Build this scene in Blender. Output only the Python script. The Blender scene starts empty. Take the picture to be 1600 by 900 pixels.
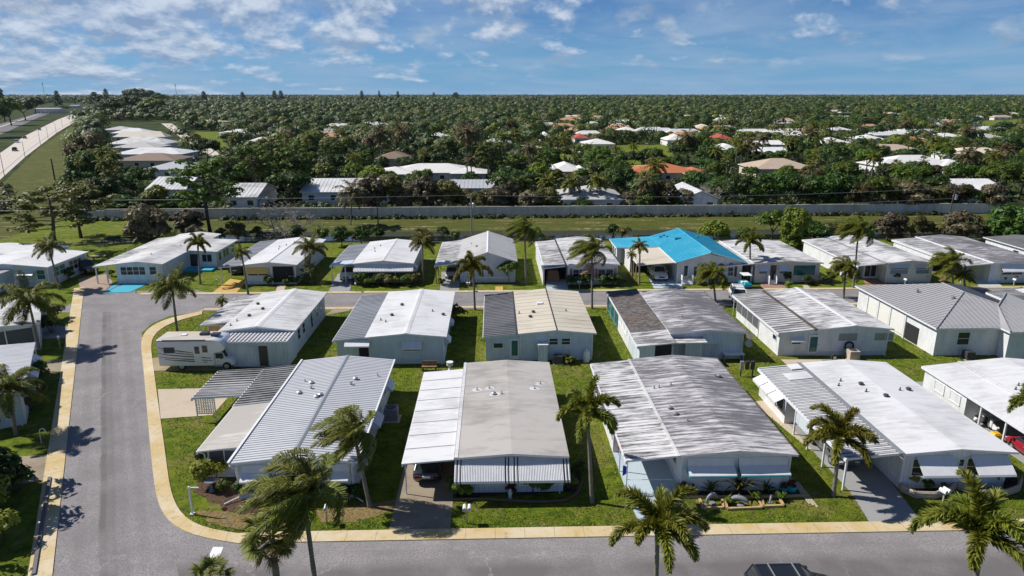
import bpy, math, random
import numpy as np
from mathutils import Vector, Matrix, Euler
random.seed(7); RNG = np.random.default_rng(7)
sc = bpy.context.scene
COL = sc.collection
PI = math.pi
# ------------------------------------------------------------------ camera model (same numbers drive the camera object)
FPX, CAMH = 1067.0, 25.0
PITCH = math.atan((450 - 147.5) / FPX); YAW = math.radians(1.6)
_c, _s = math.cos(-YAW), math.sin(-YAW)
def _rz(v): return np.array([_c * v[0] - _s * v[1], _s * v[0] + _c * v[1], v[2]])
CF = _rz((0, math.cos(PITCH), -math.sin(PITCH))); CU = _rz((0, math.sin(PITCH), math.cos(PITCH))); CR = _rz((1, 0, 0))
def ray(px, py): return CF + CR * (px - 800) / FPX - CU * (py - 450) / FPX
def P(px, py, z=0.0):
    """world point at height z seen at photo pixel (px, py)"""
    d = ray(px, py); t = (z - CAMH) / d[2]
    return Vector((d[0] * t, d[1] * t, z))
def at_y(px, py, Y):
    d = ray(px, py); t = Y / d[1]
    return Vector((d[0] * t, Y, CAMH + d[2] * t))
def fwd(p): return (p[0] * CF[0] + p[1] * CF[1] + (p[2] - CAMH) * CF[2])
def to_px(p):
    q = np.array([p[0], p[1], p[2] - CAMH]); f = q @ CF
    return 800 + FPX * (q @ CR) / f, 450 - FPX * (q @ CU) / f
# ------------------------------------------------------------------ material helper
MATS = {}
class NT:
    def __init__(s, name):
        s.m = bpy.data.materials.new(name); s.m.use_nodes = True
        s.t = s.m.node_tree; s.t.nodes.clear()
        s.out = s.n('ShaderNodeOutputMaterial')
    def n(s, typ, **kw):
        o = s.t.nodes.new(typ)
        for k, v in kw.items(): setattr(o, k, v)
        return o
    def l(s, a, b): s.t.links.new(a, b)
    def set(s, sock, v):
        if isinstance(v, bpy.types.NodeSocket): s.l(v, sock)
        elif v is not None:
            if sock.type == 'RGBA' and len(v) == 3: v = (*v, 1)
            sock.default_value = v
    def pos(s): return s.n('ShaderNodeNewGeometry').outputs['Position']
    def obj(s): return s.n('ShaderNodeTexCoord').outputs['Object']
    def uv(s): return s.n('ShaderNodeTexCoord').outputs['UV']
    def island(s): return s.n('ShaderNodeNewGeometry').outputs['Random Per Island']
    def orand(s): return s.n('ShaderNodeObjectInfo').outputs['Random']
    def map(s, v, scale=(1, 1, 1), loc=(0, 0, 0), rot=(0, 0, 0)):
        m = s.n('ShaderNodeMapping'); s.l(v, m.inputs[0])
        m.inputs['Location'].default_value = loc; m.inputs['Scale'].default_value = scale; m.inputs['Rotation'].default_value = rot
        return m.outputs[0]
    def noise(s, v, scale=1, detail=4, rough=.6, dist=0):
        o = s.n('ShaderNodeTexNoise'); s.l(v, o.inputs['Vector'])
        o.inputs['Scale'].default_value = scale; o.inputs['Detail'].default_value = detail
        o.inputs['Roughness'].default_value = rough; o.inputs['Distortion'].default_value = dist
        return o.outputs['Fac']
    def voro(s, v, scale=1, feature='F1', out='Distance'):
        o = s.n('ShaderNodeTexVoronoi', feature=feature); s.l(v, o.inputs['Vector']); o.inputs['Scale'].default_value = scale
        return o.outputs[out]
    def brick(s, v, scale, c1, c2, mort, msize=.02, w=.5, h=.25):
        o = s.n('ShaderNodeTexBrick'); s.l(v, o.inputs['Vector']); o.inputs['Scale'].default_value = scale
        s.set(o.inputs['Color1'], c1); s.set(o.inputs['Color2'], c2); s.set(o.inputs['Mortar'], mort)
        o.inputs['Mortar Size'].default_value = msize; o.inputs['Brick Width'].default_value = w; o.inputs['Row Height'].default_value = h
        return o.outputs['Color'], o.outputs['Fac']
    def ramp(s, f, stops):
        o = s.n('ShaderNodeValToRGB'); s.l(f, o.inputs[0]); e = o.color_ramp.elements
        while len(e) < len(stops): e.new(.5)
        for i, (p, c) in enumerate(stops):
            e[i].position = p
            e[i].color = (c, c, c, 1) if isinstance(c, (int, float)) else (*c, 1)
        return o.outputs[0]
    def mix(s, f, a, b, mode='MIX'):
        o = s.n('ShaderNodeMix', data_type='RGBA', blend_type=mode)
        s.set(o.inputs[0], f); s.set(o.inputs[6], a); s.set(o.inputs[7], b)
        return o.outputs[2]
    def math(s, op, a, b=None, clamp=False):
        o = s.n('ShaderNodeMath', operation=op, use_clamp=clamp); s.set(o.inputs[0], a)
        if b is not None: s.set(o.inputs[1], b)
        return o.outputs[0]
    def sep(s, v):
        o = s.n('ShaderNodeSeparateXYZ'); s.l(v, o.inputs[0]); return o.outputs
    def bump(s, h, strength=.3, dist=.02):
        o = s.n('ShaderNodeBump'); s.l(h, o.inputs['Height']); o.inputs['Strength'].default_value = strength; o.inputs['Distance'].default_value = dist
        return o.outputs[0]
    def done(s, col, rough=.7, metal=0, bump=None, spec=.5, coat=0):
        b = s.n('ShaderNodeBsdfPrincipled'); s.set(b.inputs['Base Color'], col); s.set(b.inputs['Roughness'], rough)
        b.inputs['Metallic'].default_value = metal; b.inputs['Specular IOR Level'].default_value = spec
        b.inputs['Coat Weight'].default_value = coat
        if bump: s.l(bump, b.inputs['Normal'])
        s.l(b.outputs[0], s.out.inputs[0]); MATS[s.m.name] = s.m
        return s.m
    def leaf(s, col, trans=.3):
        d = s.n('ShaderNodeBsdfPrincipled'); s.set(d.inputs['Base Color'], col); d.inputs['Roughness'].default_value = .55
        d.inputs['Specular IOR Level'].default_value = .35
        t = s.n('ShaderNodeBsdfTranslucent'); s.set(t.inputs[0], col)
        m = s.n('ShaderNodeMixShader'); m.inputs[0].default_value = trans
        s.l(d.outputs[0], m.inputs[1]); s.l(t.outputs[0], m.inputs[2]); s.l(m.outputs[0], s.out.inputs[0]); MATS[s.m.name] = s.m
        return s.m
def sc3(c, k): return tuple(x * k for x in c)
def plain(name, col, rough=.5, metal=0, var=.12, scale=3, coat=0, spec=.5):
    t = NT(name); v = t.obj()
    n = t.noise(v, scale, 5, .65)
    c = t.mix(t.ramp(n, [(.3, 0), (.75, 1)]), sc3(col, 1 - var), sc3(col, 1 + var * .4))
    return t.done(c, rough, metal, coat=coat, spec=spec)
def roof_mat(name, light, dark, amount, stretch=(.35, 5, 1), rough=.6, stripes=None, stripe_col=None, fine=.3, big=.3, thin=False, y0=0):
    """weathered metal roof: dirt streaks run along the pans (world x); optional dirt lying in the pan grooves (stripes = spacing); thin draws narrow dark lines instead"""
    t = NT(name); p = t.pos()
    n1 = t.noise(t.map(p, stretch), 1.0, 6, .7, .3)
    n2 = t.noise(p, .22, 4, .6)
    n3 = t.noise(t.map(p, (.42, 3.6, 1)), 1.0, 4, .7)
    f = t.math('ADD', t.math('MULTIPLY', n1, .62), t.math('ADD', t.math('MULTIPLY', t.math('SUBTRACT', n2, .5), big * 2), .15))
    f = t.math('ADD', f, t.math('MULTIPLY', t.math('SUBTRACT', n3, .5), fine))
    lo = .62 - amount * .32
    c = t.mix(t.ramp(f, [(lo, 0), (min(.98, lo + .2), 1)]), light, dark)
    if stripes:
        y = t.sep(p)[1]; wob = t.math('MULTIPLY', t.noise(t.map(p, (.6, 2, 1)), 1.5, 3), .05)
        fr = t.math('FRACT', t.math('DIVIDE', t.math('SUBTRACT', y, y0) if thin else t.math('ADD', y, wob), stripes))
        m = t.ramp(fr, [(0, 1), (.16, .5), (.3, 0), (.8, 0), (1, 1)] if thin else [(0, 0), (.36, 0), (.44, 1), (.93, 1), (1, 0)])
        m2 = t.math('MULTIPLY', m, t.ramp(t.noise(p, .7, 4), [(.25, .55), (.6, 1)]))
        c = t.mix(m2, c, stripe_col)
    return t.done(c, rough, spec=.35)
def siding(name, col, vertical=False, pitch=.2, dirt=.15):
    t = NT(name); p = t.pos(); x, y, z = t.sep(p)
    a = t.math('ADD', x, y) if vertical else z
    fr = t.math('FRACT', t.math('DIVIDE', a, pitch))
    g = t.ramp(fr, [(0, 0), (.1, 1), (.9, 1), (1, .6)])
    n = t.noise(t.map(p, (1, 1, .35)), 1.3, 5, .65)
    c = t.mix(t.ramp(n, [(.42, 0), (.8, 1)]), col, sc3(col, 1 - dirt * 2))
    c = t.mix(g, sc3(col, .62), c)
    return t.done(c, .55, bump=t.bump(g, .5, .02), spec=.35)
def concrete(name, col, stain=(.35, .27, .12), amt=.5, rough=.85, dark=(.12, .1, .09)):
    t = NT(name); p = t.pos()
    n = t.noise(p, .55, 6, .7); n2 = t.noise(p, 3.5, 5, .7); n3 = t.noise(p, 30, 2, .6)
    c = t.mix(t.ramp(n, [(.45, 0), (.78, amt)]), col, stain)
    c = t.mix(t.ramp(n2, [(.58, 0), (.8, .55 * amt)]), c, dark)
    c = t.mix(t.math('MULTIPLY', n3, .25), c, sc3(col, .6))
    return t.done(c, rough, spec=.3)
# ------------------------------------------------------------------ mesh helper
class MB:
    def __init__(s): s.v = []; s.f = []; s.mi = []
    def _add(s, vs, fs, mi=0):
        b = len(s.v); s.v += [tuple(v) for v in vs]
        for f in fs: s.f.append([b + i for i in f]); s.mi.append(mi)
        return s
    def box(s, x0, x1, y0, y1, z0, z1, mi=0, top=None):
        vs = [(x0, y0, z0), (x1, y0, z0), (x1, y1, z0), (x0, y1, z0), (x0, y0, z1), (x1, y0, z1), (x1, y1, z1), (x0, y1, z1)]
        fs = [(0, 3, 2, 1), (0, 1, 5, 4), (1, 2, 6, 5), (2, 3, 7, 6), (3, 0, 4, 7)]
        s._add(vs, fs, mi); b = len(s.v) - 8
        s.f.append([b + 4, b + 5, b + 6, b + 7]); s.mi.append(mi if top is None else top)
        return s
    def hexa(s, lo, hi, mi=0, top=None):
        """8 corner solid: lo and hi are 4 points each, counter-clockwise from above"""
        s._add(list(lo) + list(hi), [(0, 3, 2, 1), (0, 1, 5, 4), (1, 2, 6, 5), (2, 3, 7, 6), (3, 0, 4, 7)], mi); b = len(s.v) - 8
        s.f.append([b + 4, b + 5, b + 6, b + 7]); s.mi.append(mi if top is None else top)
        return s
    def slab(s, pts, th, mi=0, top=None):
        """polygon extruded down by th"""
        n = len(pts); lo = [(p[0], p[1], p[2] - th) for p in pts]
        s._add(list(pts) + lo, [tuple(range(n))], mi if top is None else top)
        b = len(s.v) - 2 * n
        s.f.append([b + n + i for i in reversed(range(n))]); s.mi.append(mi)
        for i in range(n):
            j = (i + 1) % n; s.f.append([b + i, b + n + i, b + n + j, b + j]); s.mi.append(mi)
        return s
    def poly(s, pts, mi=0): return s._add(pts, [tuple(range(len(pts)))], mi)
    def prism(s, prof, axis, a0, a1, mi=0):
        """closed 2d profile extruded along axis ('x': prof=(y,z); 'y': prof=(x,z); 'z': prof=(x,y))"""
        def pt(q, a): return {'x': (a, q[0], q[1]), 'y': (q[0], a, q[1]), 'z': (q[0], q[1], a)}[axis]
        n = len(prof); vs = [pt(q, a0) for q in prof] + [pt(q, a1) for q in prof]
        fs = [tuple(range(n)), tuple(reversed(range(n, 2 * n)))] + [(i, i + n, (i + 1) % n + n, (i + 1) % n) for i in range(n)]
        return s._add(vs, fs, mi)
    def tube(s, pts, rad, n=8, mi=0, cap=True):
        pts = [Vector(p) for p in pts]; b = len(s.v); m = len(pts)
        if not isinstance(rad, (list, tuple)): rad = [rad] * m
        for i, p in enumerate(pts):
            d = (pts[min(i + 1, m - 1)] - pts[max(i - 1, 0)]).normalized()
            a = d.cross(Vector((0, 0, 1)))
            if a.length < .05: a = d.cross(Vector((0, 1, 0)))
            a.normalize(); c = a.cross(d)
            for k in range(n):
                w = 2 * PI * k / n; q = p + (a * math.cos(w) + c * math.sin(w)) * rad[i]; s.v.append(tuple(q))
        for i in range(m - 1):
            for k in range(n):
                k2 = (k + 1) % n; s.f.append([b + i * n + k, b + i * n + k2, b + (i + 1) * n + k2, b + (i + 1) * n + k]); s.mi.append(mi)
        if cap:
            s.f.append([b + k for k in reversed(range(n))]); s.mi.append(mi)
            s.f.append([b + (m - 1) * n + k for k in range(n)]); s.mi.append(mi)
        return s
    def lathe(s, prof, c=(0, 0, 0), n=16, mi=0):
        return s.tube([(c[0], c[1], c[2] + z) for r, z in prof], [max(r, .001) for r, z in prof], n, mi)
    def build(s, name, mats, parent=None, smooth=False, bevel=0, loc=None):
        me = bpy.data.meshes.new(name); me.from_pydata(s.v, [], s.f)
        if not isinstance(mats, (list, tuple)): mats = [mats]
        for m in mats: me.materials.append(m if not isinstance(m, str) else MATS[m])
        me.polygons.foreach_set('material_index', s.mi)
        if smooth: me.polygons.foreach_set('use_smooth', [True] * len(s.f))
        me.update()
        o = bpy.data.objects.new(name, me); COL.objects.link(o)
        if parent: o.parent = parent
        if loc is not None: o.location = loc
        if bevel:
            b = o.modifiers.new('bevel', 'BEVEL'); b.width = bevel; b.segments = 2; b.limit_method = 'ANGLE'
        if smooth: 
            e = o.modifiers.new('split', 'EDGE_SPLIT'); e.split_angle = math.radians(40)
        return o
def np_obj(name, V, F, mats, parent=None, mi=None, smooth=False):
    me = bpy.data.meshes.new(name); V = np.asarray(V, np.float32); F = np.asarray(F, np.int32); k = F.shape[1]
    me.vertices.add(len(V)); me.vertices.foreach_set('co', V.ravel())
    me.loops.add(F.size); me.loops.foreach_set('vertex_index', F.ravel())
    me.polygons.add(len(F)); me.polygons.foreach_set('loop_start', np.arange(0, F.size, k, dtype=np.int32))
    for m in (mats if isinstance(mats, (list, tuple)) else [mats]): me.materials.append(MATS[m])
    if mi is not None: me.polygons.foreach_set('material_index', np.asarray(mi, np.int32))
    me.update(calc_edges=True)
    if smooth: me.polygons.foreach_set('use_smooth', [True] * len(F))
    o = bpy.data.objects.new(name, me); COL.objects.link(o)
    if parent: o.parent = parent
    return o
def tag(o, label=None, cat=None, group=None, kind=None):
    if label: o['label'] = label
    if cat: o['category'] = cat
    if group: o['group'] = group
    if kind: o['kind'] = kind
    return o
def thing(name, label, cat, loc=(0, 0, 0), rz=0, group=None):
    o = bpy.data.objects.new(name, None); COL.objects.link(o); o.location = loc; o.rotation_euler = (0, 0, rz)
    o.empty_display_size = .2
    return tag(o, label, cat, group)
def struct(o): o['kind'] = 'structure'; return o
KIDS = {}
def copy_tree(o, parent=None):
    c = o.copy(); COL.objects.link(c)
    if parent: c.parent = parent
    for ch in [k for k in ALLCH(o)]: copy_tree(ch, c)
    return c
def ALLCH(o):
    if o not in KIDS: KIDS[o] = list(o.children)
    return KIDS[o]
def place(proto, used, label, loc, rz=0, scale=1, group=None):
    """first call moves the prototype itself, later calls copy it with its parts"""
    o = proto if not used.get(proto.name) else copy_tree(proto)
    used[proto.name] = True
    o.location = loc; o.rotation_euler = (0, 0, rz); o.scale = (scale,) * 3 if isinstance(scale, (int, float)) else scale
    if label: o['label'] = label
    if group: o['group'] = group
    return o
USED = {}
# ------------------------------------------------------------------ materials
def make_materials():
    # grass
    t = NT('grass'); p = t.pos()
    a = t.noise(p, .12, 4, .6); b = t.noise(p, 1.1, 5, .7); c = t.noise(p, 5.5, 5, .8); d = t.noise(p, .05, 3, .5)
    col = t.mix(t.ramp(b, [(.34, 0), (.66, 1)]), (.04, .085, .006), (.19, .225, .018))
    col = t.mix(t.ramp(c, [(.45, 0), (.66, .45)]), col, (.022, .05, .004))
    col = t.mix(t.ramp(a, [(.5, 0), (.7, .6)]), col, (.19, .175, .03))
    dry = t.math('MULTIPLY', t.ramp(t.noise(p, .33, 5, .7), [(.52, 0), (.64, 1)]), t.ramp(t.noise(p, 3, 5, .7), [(.38, 0), (.6, 1)]))
    col = t.mix(t.math('MULTIPLY', dry, .75), col, (.27, .19, .09))
    t.done(col, .9, bump=t.bump(t.noise(p, 14, 4, .8), .9, .08), spec=.1)
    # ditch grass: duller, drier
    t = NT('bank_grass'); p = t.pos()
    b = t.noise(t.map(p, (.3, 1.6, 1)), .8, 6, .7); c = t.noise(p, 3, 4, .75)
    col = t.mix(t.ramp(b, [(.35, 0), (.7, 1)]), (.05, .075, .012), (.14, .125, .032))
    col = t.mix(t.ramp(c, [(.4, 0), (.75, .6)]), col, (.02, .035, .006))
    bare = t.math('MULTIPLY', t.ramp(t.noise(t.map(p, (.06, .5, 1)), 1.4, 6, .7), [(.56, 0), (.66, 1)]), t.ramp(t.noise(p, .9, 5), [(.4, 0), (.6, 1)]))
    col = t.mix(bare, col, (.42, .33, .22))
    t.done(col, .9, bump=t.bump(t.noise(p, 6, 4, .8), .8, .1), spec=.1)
    t = NT('field'); p = t.pos()
    b = t.noise(p, .05, 5, .7); c = t.noise(p, .4, 4, .7)
    col = t.mix(t.ramp(b, [(.4, 0), (.62, 1)]), (.016, .028, .007), (.06, .075, .02))
    col = t.mix(t.ramp(c, [(.5, 0), (.8, .6)]), col, (.02, .035, .008))
    t.done(col, .95, spec=.1)
    # asphalt, uv: u across, v metres along
    for nm, bands, base in (('asphalt_worn', ((.4, .045, .95), (.47, .06, .6), (.56, .09, .3), (.2, .07, .2), (.75, .07, .22)), (.3, .283, .287)),
                            ('asphalt', ((.55, .27, .95), (.85, .05, .15)), (.32, .298, .297)), ('asphalt_far', ((.4, .1, .3), (.75, .06, .15)), (.3, .283, .287))):
        t = NT(nm); p = t.pos(); u, v, _ = t.sep(t.uv())
        n = t.noise(p, .35, 6, .65); g = t.noise(p, 9, 4, .85); g2 = t.noise(p, 2.2, 5, .75)
        col = t.mix(t.ramp(n, [(.35, 0), (.7, 1)]), sc3(base, .74), sc3(base, 1.18))
        col = t.mix(t.ramp(g, [(.38, 0), (.6, 1)]), sc3(base, .5), col)
        col = t.mix(t.ramp(g2, [(.5, 0), (.72, .45)]), col, sc3(base, .5))
        wob = t.math('MULTIPLY', t.math('SUBTRACT', t.noise(p, .18, 4), .5), .06)
        uu = t.math('ADD', u, wob)
        for (c0, w, k) in bands:
            e = t.math('ABSOLUTE', t.math('SUBTRACT', uu, c0))
            m = t.math('SUBTRACT', 1, t.math('DIVIDE', e, w), True)
            m = t.math('MULTIPLY', t.ramp(m, [(0, 0), (.55, 1)]), t.math('MULTIPLY', t.ramp(t.noise(t.map(p, (.5, .5, 1)), .5, 5), [(.3, .3), (.55, 1)]), k))
            col = t.mix(m, col, sc3(base, .4))
        wv = t.n('ShaderNodeTexNoise'); t.l(p, wv.inputs['Vector']); wv.inputs['Scale'].default_value = .9; wv.inputs['Detail'].default_value = 6; wv.inputs['Roughness'].default_value = .7
        vm = t.n('ShaderNodeVectorMath', operation='MULTIPLY_ADD'); t.l(wv.outputs['Color'], vm.inputs[0]); vm.inputs[1].default_value = (2.4, 2.4, 2.4); t.l(p, vm.inputs[2])
        cr = t.voro(vm.outputs[0], .2, 'DISTANCE_TO_EDGE')
        crm = t.math('MULTIPLY', t.ramp(cr, [(0, 1), (.009, 0)]), t.ramp(t.noise(p, .2, 3), [(.52, 0), (.57, .6)]))
        col = t.mix(crm, col, (.4, .38, .37))
        t.done(col, .85, bump=t.bump(g, .25, .01), spec=.25)
    # sidewalk with joints and tan stains
    for nm, base, stain in (('sidewalk', (.6, .51, .36), (.52, .38, .16)), ('sidewalk_far', (.58, .50, .34), (.5, .38, .17))):
        t = NT(nm); p = t.pos(); u, v, _ = t.sep(t.uv())
        n = t.noise(p, .35, 6, .7); n2 = t.noise(p, 2.2, 6, .75); n3 = t.noise(p, 18, 3, .7)
        col = t.mix(t.ramp(n, [(.38, 0), (.62, 1)]), base, stain)
        col = t.mix(t.ramp(n2, [(.56, 0), (.68, .55)]), col, (.17, .13, .09))
        col = t.mix(t.math('MULTIPLY', n3, .3), col, sc3(base, .6))
        fr = t.math('FRACT', t.math('DIVIDE', v, 1.75))
        col = t.mix(t.ramp(fr, [(0, .7), (.014, .7), (.022, 0)]), col, (.2, .16, .1))
        t.done(col, .85, spec=.3)
    concrete('concrete', (.5, .42, .33)); concrete('drive_tan', (.3, .25, .185), (.16, .115, .07), .9)
    concrete('drive_blue', (.44, .52, .58), (.36, .42, .46), .5, .6); concrete('drive_grey', (.3, .3, .3), (.2, .19, .18), .6)
    concrete('drive_yellow', (.55, .36, .1), (.4, .22, .06), .6); concrete('drive_turquoise', (.06, .42, .55), (.1, .4, .5), .4, .5)
    concrete('highway', (.56, .5, .44), (.45, .4, .35), .5); concrete('rail_bed', (.16, .15, .15), (.1, .1, .1), .7)
    t = NT('brick_paving'); p = t.pos()
    c, _ = t.brick(t.map(p, (1, 1, 1)), 1.6, (.36, .26, .2), (.45, .33, .25), (.18, .14, .11), .03)
    c = t.mix(t.ramp(t.noise(p, .5, 5), [(.4, 0), (.7, .6)]), c, (.22, .17, .14)); t.done(c, .85)
    t = NT('red_brick_paving'); p = t.pos()
    c, _ = t.brick(p, 1.6, (.3, .15, .1), (.38, .2, .14), (.2, .15, .12), .03); t.done(c, .85)
    t = NT('mulch'); p = t.pos()
    n = t.noise(p, 7, 5, .8); c = t.mix(t.ramp(n, [(.35, 0), (.7, 1)]), (.035, .022, .016), (.17, .105, .07))
    c = t.mix(t.ramp(t.noise(p, 20, 3, .8), [(.6, 0), (.7, 1)]), c, (.3, .22, .15)); t.done(c, .95, bump=t.bump(n, .9, .06), spec=.1)
    t = NT('dry_grass'); p = t.pos()
    n = t.noise(p, 5, 6, .8); c = t.mix(t.ramp(n, [(.35, 0), (.62, 1)]), (.05, .06, .012), (.3, .2, .1)); t.done(c, .95, bump=t.bump(n, .8, .05), spec=.1)
    plain('soil', (.05, .035, .025), .95, var=.4, scale=6)
    t = NT('ditch_water'); t.done((.012, .016, .01), .08, spec=.5)
    # roofs
    roof_mat('roof_white', (.62, .62, .63), (.44, .44, .44), .6, (.5, 2.5, 1), fine=.15)
    roof_mat('roof_white_b', (.6, .6, .6), (.3, .295, .29), .7)
    roof_mat('roof_silver', (.5, .51, .54), (.38, .39, .41), .4, (.3, 4, 1), .5, fine=.15, stripes=17.3 / 55, stripe_col=(.13, .135, .15), thin=True, y0=38.6)
    roof_mat('roof_membrane', (.42, .395, .37), (.28, .265, .245), .6, (.4, 1.4, 1), .7, fine=.2)
    roof_mat('roof_weathered', (.56, .55, .56), (.14, .13, .138), 1.0, (.3, 3.8, 1), fine=.85, big=.24)
    roof_mat('roof_weathered_b', (.52, .51, .52), (.13, .122, .128), 1.05, (.3, 3.4, 1), fine=.9)
    roof_mat('roof_weathered_c', (.62, .61, .61), (.15, .145, .145), .78, (.3, 3, 1), fine=1.0)
    roof_mat('roof_cream', (.54, .49, .4), (.36, .32, .26), .5, (.4, 3, 1), fine=.25)
    roof_mat('roof_tan', (.5, .42, .33), (.33, .26, .19), .6, (.5, 1.5, 1))
    roof_mat('pan_striped', (.42, .42, .42), (.25, .245, .24), .7, stripes=.46, stripe_col=(.06, .06, .065))
    roof_mat('pan_striped_white', (.64, .64, .64), (.48, .48, .48), .4, stripes=.46, stripe_col=(.16, .16, .165))
    roof_mat('pan_dark', (.22, .22, .23), (.12, .12, .125), .6, stripes=.5, stripe_col=(.07, .07, .075))
    roof_mat('pan_grey', (.3, .32, .35), (.2, .21, .23), .6, stripes=.5, stripe_col=(.15, .155, .17))
    roof_mat('pan_translucent', (.38, .355, .32), (.54, .53, .51), .55, (.35, 3, 1), fine=.5, big=.3)
    roof_mat('pan_streaked', (.62, .62, .62), (.22, .21, .21), .8, (.22, 3, 1), stripes=.6, stripe_col=(.2, .195, .195), fine=.9, thin=True)
    roof_mat('roof_turquoise', (.03, .31, .47), (.09, .4, .52), .6, (.6, 1.6, 1), .5, fine=.3)
    roof_mat('roof_grey_metal', (.31, .305, .315), (.24, .235, .245), .4, (.3, 3, 1), .45, fine=.1)
    roof_mat('roof_gable_grey', (.5, .49, .48), (.36, .35, .34), .6, (.5, 3, 1), fine=.25)
    roof_mat('roof_old_shingle', (.1, .085, .075), (.045, .038, .034), .6, (2, 4, 1), .9, fine=.6)
    # turn the shingle roof rusty at its house side by noise
    t = NT('roof_brown'); p = t.pos()
    n = t.noise(t.map(p, (1.6, 4, 1)), 1.3, 6, .8); n2 = t.noise(p, .35, 4)
    c = t.mix(t.ramp(n, [(.42, 0), (.66, 1)]), (.035, .03, .028), (.24, .21, .19))
    c = t.mix(t.ramp(n2, [(.6, 0), (.72, .7)]), c, (.22, .085, .025))
    t.done(c, .9, bump=t.bump(n, .8, .06))
    t = NT('roof_tile'); p = t.pos()
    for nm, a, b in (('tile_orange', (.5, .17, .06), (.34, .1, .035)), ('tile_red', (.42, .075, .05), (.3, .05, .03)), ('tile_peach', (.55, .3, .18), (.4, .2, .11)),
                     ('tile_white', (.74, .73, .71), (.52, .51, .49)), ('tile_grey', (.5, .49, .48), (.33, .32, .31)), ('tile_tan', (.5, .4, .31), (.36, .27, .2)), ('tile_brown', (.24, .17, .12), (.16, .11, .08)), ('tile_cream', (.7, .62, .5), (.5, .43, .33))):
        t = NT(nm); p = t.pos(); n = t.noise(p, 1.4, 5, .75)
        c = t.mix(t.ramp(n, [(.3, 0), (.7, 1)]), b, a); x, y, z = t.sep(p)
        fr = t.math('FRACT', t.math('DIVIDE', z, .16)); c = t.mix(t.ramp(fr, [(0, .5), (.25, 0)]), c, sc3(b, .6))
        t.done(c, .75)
    # walls
    siding('siding_white', (.74, .75, .76)); siding('siding_blue', (.56, .64, .7), False, .24); siding('siding_vert', (.66, .69, .73), True, .3)
    siding('siding_pale', (.6, .66, .7), True, .35); siding('siding_cream', (.66, .63, .56)); siding('lattice_white', (.75, .75, .75), True, .12)
    plain('stucco_white', (.72, .71, .68), .85); plain('stucco_cream', (.6, .52, .4), .85); plain('stucco_pink', (.6, .4, .32), .85); plain('stucco_grey', (.48, .48, .48), .85)
    t = NT('wall_concrete'); p = t.pos(); n = t.noise(t.map(p, (.6, .6, .25)), 1.1, 6, .7)
    c = t.mix(t.ramp(n, [(.4, 0), (.75, 1)]), (.66, .61, .52), (.38, .35, .29)); t.done(c, .9)
    plain('white_paint', (.78, .78, .78), .45); plain('trim_white', (.74, .75, .77), .5); plain('awning_white', (.7, .7, .71), .45, scale=1.5)
    plain('awning_blue', (.5, .6, .74), .45); plain('awning_yellow', (.75, .5, .13), .5); plain('turquoise_paint', (.02, .36, .42), .5)
    plain('black_paint', (.012, .012, .014), .45); plain('dark_metal', (.05, .05, .055), .5); plain('grey_metal', (.3, .31, .32), .45, .3); plain('galv', (.45, .46, .47), .4, .6)
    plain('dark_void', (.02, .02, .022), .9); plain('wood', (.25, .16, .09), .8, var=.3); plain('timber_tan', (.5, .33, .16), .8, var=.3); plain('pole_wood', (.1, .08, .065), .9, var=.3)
    plain('terracotta', (.4, .16, .08), .8); plain('brown_cloth', (.35, .2, .12), .9); plain('blue_cloth', (.02, .04, .45), .8); plain('screen', (.1, .105, .11), .8)
    plain('red_paint', (.35, .02, .03), .3, coat=.6); plain('yellow_plastic', (.7, .42, .02), .4); plain('rubber', (.015, .015, .016), .8); plain('steel_rim', (.45, .46, .48), .35, .7)
    plain('statue_grey', (.2, .215, .24), .6); plain('stone_edge', (.45, .38, .28), .9, var=.35, scale=8); plain('brick_edge', (.16, .09, .06), .9, var=.4, scale=8)
    plain('lamp_red', (.4, .02, .015), .25); plain('sign_red', (.16, .02, .02), .5); plain('lamp_clear', (.8, .8, .82), .15); plain('lamp_amber', (.7, .3, .02), .3)
    for nm, c in (('car_white', (.78, .78, .78)), ('car_silver', (.42, .43, .45)), ('car_black', (.012, .013, .016)), ('car_navy', (.015, .02, .035)), ('car_gold', (.3, .25, .19)), ('car_red', (.3, .015, .03)), ('car_turq', (.01, .3, .4)), ('car_grey', (.12, .125, .13))):
        plain(nm, c, .3, 0, .05, coat=.7)
    t = NT('glass_dark'); t.done((.025, .032, .04), .08, spec=.6)
    t = NT('glass_sky'); t.done((.16, .24, .33), .12, spec=.7)
    t = NT('glass_teal'); t.done((.02, .12, .12), .15, spec=.6)
    # bark and leaves
    t = NT('bark'); p = t.obj(); n = t.noise(t.map(p, (3, 3, .8)), 2.5, 6, .75)
    t.done(t.mix(t.ramp(n, [(.3, 0), (.7, 1)]), (.05, .038, .028), (.17, .14, .11)), .95, bump=t.bump(n, .7, .05), spec=.1)
    t = NT('palm_bark'); p = t.obj(); z = t.sep(p)[2]
    n = t.noise(t.map(p, (4, 4, 6)), 2, 6, .75); ring = t.ramp(t.math('FRACT', t.math('MULTIPLY', z, 38)), [(0, 0), (.25, 1)])
    c = t.mix(t.ramp(n, [(.3, 0), (.7, 1)]), (.12, .105, .09), (.3, .275, .24)); t.done(t.mix(ring, sc3((.13, .11, .095), .7), c), .95, spec=.1)
    plain('crownshaft_green', (.13, .2, .05), .5); plain('rachis', (.24, .22, .06), .6); plain('dead_frond', (.3, .19, .09), .8, var=.3)
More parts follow.
